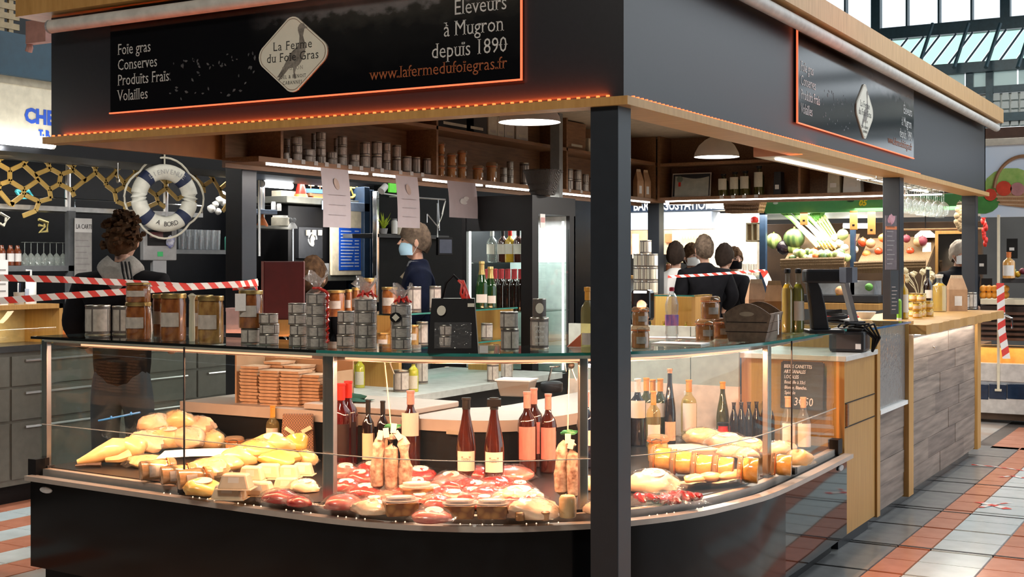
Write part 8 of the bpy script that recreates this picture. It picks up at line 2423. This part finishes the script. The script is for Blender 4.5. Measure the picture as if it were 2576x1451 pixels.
def person(loc, rz, H, label, top_m, leg_m, hair_m, skin_m=None, mask=None, hair='short', arms=((.22, -.05, .62), (.22, -.05, .62)), hood=None, group=None, look=0.0, legs=True):
 """figure facing -y; arms are hand positions (x out, y, z as share of the height)"""
 skin_m = skin_m or m_skinp
 t = E('person', loc, label, 'person', group, rz)
 h = H
 # the body: one continuous skin grown from a joint skeleton
 V_ = [(0, 0, .53 * h, .07), (0, 0, .62 * h, .075), (0, .01, .72 * h, .095), (0, .015, .80 * h, .075), (0, .01, .845 * h, .045), (0, -.005, .90 * h, .05)]
 E_ = [(0, 1), (1, 2), (2, 3), (3, 4), (4, 5)]
 for sx, hand in ((-1, arms[0]), (1, arms[1])):
  i = len(V_)
  sh_ = Vector((sx * .175, .01, .80 * h)); hd = Vector((sx * hand[0], hand[1], hand[2] * h))
  el = (sh_ + hd) / 2 + Vector((sx * .06, .09, -.05))
  V_ += [(sx * .11, .01, .805 * h, .06), (*sh_, .05), (*el, .038), (*hd, .027), (*(hd + (hd - el).normalized() * .06), .030)]
  E_ += [(3, i), (i, i + 1), (i + 1, i + 2), (i + 2, i + 3), (i + 3, i + 4)]
 if legs:
  for sx in (-1, 1):
   i = len(V_)
   V_ += [(sx * .09, 0, .49 * h, .06), (sx * .10, -.01, .28 * h, .055), (sx * .10, .02, .05 * h, .038), (sx * .11, -.10, .022 * h, .034)]
   E_ += [(0, i), (i, i + 1), (i + 1, i + 2), (i + 2, i + 3)]
 skin_ob('body', V_, E_, skin_m, t)
 # jacket with sleeves
 J = [(0, 0, .45 * h, (.175, .125)), (0, 0, .58 * h, (.17, .14)), (0, .01, .70 * h, (.185, .15)), (0, .015, .79 * h, (.15, .125)), (0, .015, .84 * h, .085), (0, .012, .868 * h, .075)]
 JE = [(0, 1), (1, 2), (2, 3), (3, 4), (4, 5)]
 for sx, hand in ((-1, arms[0]), (1, arms[1])):
  i = len(J)
  sh_ = Vector((sx * .205, .01, .795 * h)); hd = Vector((sx * hand[0], hand[1], hand[2] * h))
  el = (sh_ + hd) / 2 + Vector((sx * .06, .09, -.05))
  J += [(*sh_, .088), (*el, .066), (*hd, .05)]
  JE += [(3, i), (i, i + 1), (i + 1, i + 2)]
 skin_ob('jacket', J, JE, top_m, t, 2)
 if legs:
  T_ = [(0, 0, .52 * h, (.155, .12)), (0, 0, .60 * h, (.13, .10))]
  TE = [(0, 1)]
  for sx in (-1, 1):
   i = len(T_)
   T_ += [(sx * .09, 0, .46 * h, .10), (sx * .10, -.005, .28 * h, .075), (sx * .10, .015, .06 * h, .065)]
   TE += [(0, i), (i, i + 1), (i + 1, i + 2)]
   MB().blob((sx * .11, -.05, .035), (.048, .13, .045), 10, 8).ob('shoe', m_blk, t, smooth=True)
  skin_ob('trousers', T_, TE, leg_m, t, 2)
 # head
 hd = bpy.data.objects.new('head', None)
 zc_ = .932 * h
 mb = MB()
 vs_, fs_ = [], []
 seg, rings = 20, 14
 for i in range(rings + 1):
  th = PI * i / rings
  for k in range(seg):
   a = 2 * PI * k / seg
   x, y, z = .074 * math.sin(th) * math.cos(a), .094 * math.sin(th) * math.sin(a), .118 * math.cos(th)
   if z < 0:
    f = 1 + .35 * z / .118
    x *= f
    y = y * f - .02 * (-z / .118)
   vs_.append((x, y, z))
 for i in range(rings):
  for k in range(seg):
   k2 = (k + 1) % seg
   fs_.append((i * seg + k, (i + 1) * seg + k, (i + 1) * seg + k2, i * seg + k2))
 hm = MB()._add(vs_, fs_).ob('head', skin_m, t, smooth=180)
 hm.scale = (1.06,) * 3
 hm.location = (0, -.015, zc_); hm.rotation_euler = (0, 0, look)
 MB().tube([(0, -.088, .012), (0, -.108, -.018), (0, -.094, -.03)], [.008, .014, .010], 8).ob('nose', skin_m, hm, smooth=True)
 MB().blob((0, -.086, -.058), (.024, .008, .007), 8, 6).ob('mouth', mat('lips', (.42, .16, .13), .5), hm, smooth=True)
 for sx in (-1, 1):
  MB().blob((sx * .03, -.083, .012), (.013, .008, .008), 8, 6).ob('eye', mat('eye', (.05, .04, .035), .2), hm, smooth=True)
  MB().tube([(sx * .015, -.09, .03), (sx * .045, -.082, .03)], .004, 5).ob('eyebrow', hair_m, hm)
  MB().blob((sx * .076, .008, -.008), (.010, .020, .030), 8, 8).ob('ear', skin_m, hm, smooth=True)
 k_ = 1.13
 mb = MB()
 def hair_pt(a, th, j):
  d = 1 + .035 * math.sin(9 * a + 3 * th) + .03 * math.sin(5 * a + 11 * th)
  return (.074 * k_ * d * math.sin(th) * math.cos(a) * 1.02, .006 + .098 * k_ * d * math.sin(th) * math.sin(a), .012 + .112 * k_ * d * math.cos(th))
 vs_, fs_ = [], []
 for i in range(13):
  for k in range(28):
   a = 2 * PI * k / 28
   back = (math.sin(a) + 1) / 2
   lim = .40 * PI + (.36 * PI if hair == 'short' else .52 * PI) * back ** .7
   vs_.append(hair_pt(a, lim * i / 12, i))
 for i in range(12):
  for k in range(28):
   k2 = (k + 1) % 28
   fs_.append((i * 28 + k, (i + 1) * 28 + k, (i + 1) * 28 + k2, i * 28 + k2))
 MB()._add(vs_, fs_).ob('hair', hair_m, hm, smooth=180)
 if mask:
  MB().sheet(lambda u, v: (.072 * math.sin((u - .5) * 2.6), .012 - .108 * math.cos((u - .5) * 2.6) - .012 * math.sin(PI * v) * math.cos((u - .5) * 2.6), -.092 + .085 * v), 12, 6).ob('mask', mask, hm, smooth=180)
  for sx in (-1, 1):
   MB().tube([(sx * .07, -.018, -.012), (sx * .08, .01, .008)], .0018, 4).ob('mask_strap', m_white, hm)
   MB().tube([(sx * .068, -.018, -.085), (sx * .08, .015, -.03)], .0018, 4).ob('mask_strap', m_white, hm)
 if hood:
  def hd_(u, v):
   a = 2 * PI * u
   back = (math.sin(a) + 1) / 2
   r = .068 + .030 * math.sin(PI * v) + .025 * back * math.sin(PI * v)
   return (r * 1.15 * math.cos(a), .015 + (r + .03 * back * v) * math.sin(a), .835 * h + .070 - (.12 * back + .045) * v + .02 * math.sin(3 * a))
  MB().sheet(hd_, 28, 10).ob('hood', hood, t, smooth=180)
 return t
a30 = math.radians(30)
# boy in the left aisle, back to the camera
q = PD(308, 662, 7.15)
boy = person((q.x, q.y, 0), a30 + PI, 1.80, 'person seen from behind with curly brown hair and grey hood over a black jacket', m_blkc, m_jean, m_hairb, hood=mat('grey_fleece', (.33, .32, .30), .9, var=.1, scale=60, bump=.3), arms=((.24, -.12, .60), (.23, -.12, .60)))
for k in range(3):
 MB().tube([(-.03 - .022 * k, .118 + .004 * k, .865 * 1.80), (-.05 - .022 * k, .160, .835 * 1.80), (-.065 - .02 * k, .155, .80 * 1.80)], .006, 5).ob('hood_stripe', m_blk, boy)
MB().tube([(-.12, .14, .80 * 1.8), (-.19, .13, .73 * 1.8), (-.2, .1, .60 * 1.8)], .006, 5).ob('bag_strap', m_white, boy)
for i in range(60):
 a, th = .3 + R.uniform(0, 6.28), R.uniform(.1, 2.0)
 if math.sin(a) < -.4 and th > .9:
  continue
 c = (.098 * math.sin(th) * math.cos(a), .012 + .116 * math.sin(th) * math.sin(a), .016 + .130 * math.cos(th))
 hdo = [o for o in boy.children if o.name.startswith('head')][0]
 MB().tube([(c[0] + .016 * math.cos(k * 1.2 + i), c[1] + .016 * math.sin(k * 1.2 + i), c[2] + .004 * k - .008) for k in range(6)], .011, 5).ob('curl', m_hairb, hdo, smooth=True)
# masked man in the aisle beyond, in profile
q = PD(1048, 662, 9.3)
man = person((q.x, q.y, 0), a30 - PI / 2 + .15, 1.83, 'person in navy coat and blue mask in profile behind the tins', m_coat, m_jean, m_hairg, mask=m_mask, arms=((.2, -.15, .60), (.2, -.15, .60)))
MB().lathe([(.072, 0), (.085, .02), (.07, .055), (.06, .06)], 18, 0, .012).ob('scarf', mat('grey_scarf', (.16, .17, .19), .9), man, smooth=True).location = (0, 0, .825 * 1.83)
MB().tube([(-.11, .06, 1.50), (-.13, -.02, 1.53), (-.12, -.10, 1.44)], .018, 6).ob('strap', mat('khaki', (.3, .25, .17), .8), man, smooth=True)
# seated brown-haired person behind the maroon holder
q = PD(786, 662, 8.6)
person((q.x, q.y, 0), a30 + PI * .9, 1.56, 'person with long brown hair mostly hidden behind the maroon holder', m_blkc, m_jean, m_hairb, hair='long')
# customers at the far bar
far = ((1772, 12.2, PI + .2, 1.80, m_blkc, m_hairg, None, 'person in a black coat seen from behind at the far bar'),
       (1822, 12.7, PI - .6, 1.72, m_blkc, m_hairk, None, 'person with dark hair beside the black coat at the far bar'),
       (1699, 12.6, PI - .2, 1.74, m_white, m_hairk, None, 'person in a white shirt with cropped hair at the far bar'),
       (1738, 13.7, .5, 1.74, m_blkc, m_hairb, m_maskw, 'person with brown hair facing the black coat'),
       (1846, 14.0, .3, 1.70, m_white, m_hairb, MATS['black_cloth'], 'person in a black mask behind the glass case'),
       (2412, 13.0, .5, 1.76, m_blkc, mat('grey_hair', (.32, .27, .22), .7, scale=30), m_maskw, 'person in black with a white mask beside the last pillar'))
for px, d, r_, h_, tm, hm_, mk_, lab in far:
 q = PD(px, 662, d)
 person((q.x, q.y, 0), a30 + r_, h_, lab, tm, m_jean, hm_, m_skind if mk_ else None, mk_)
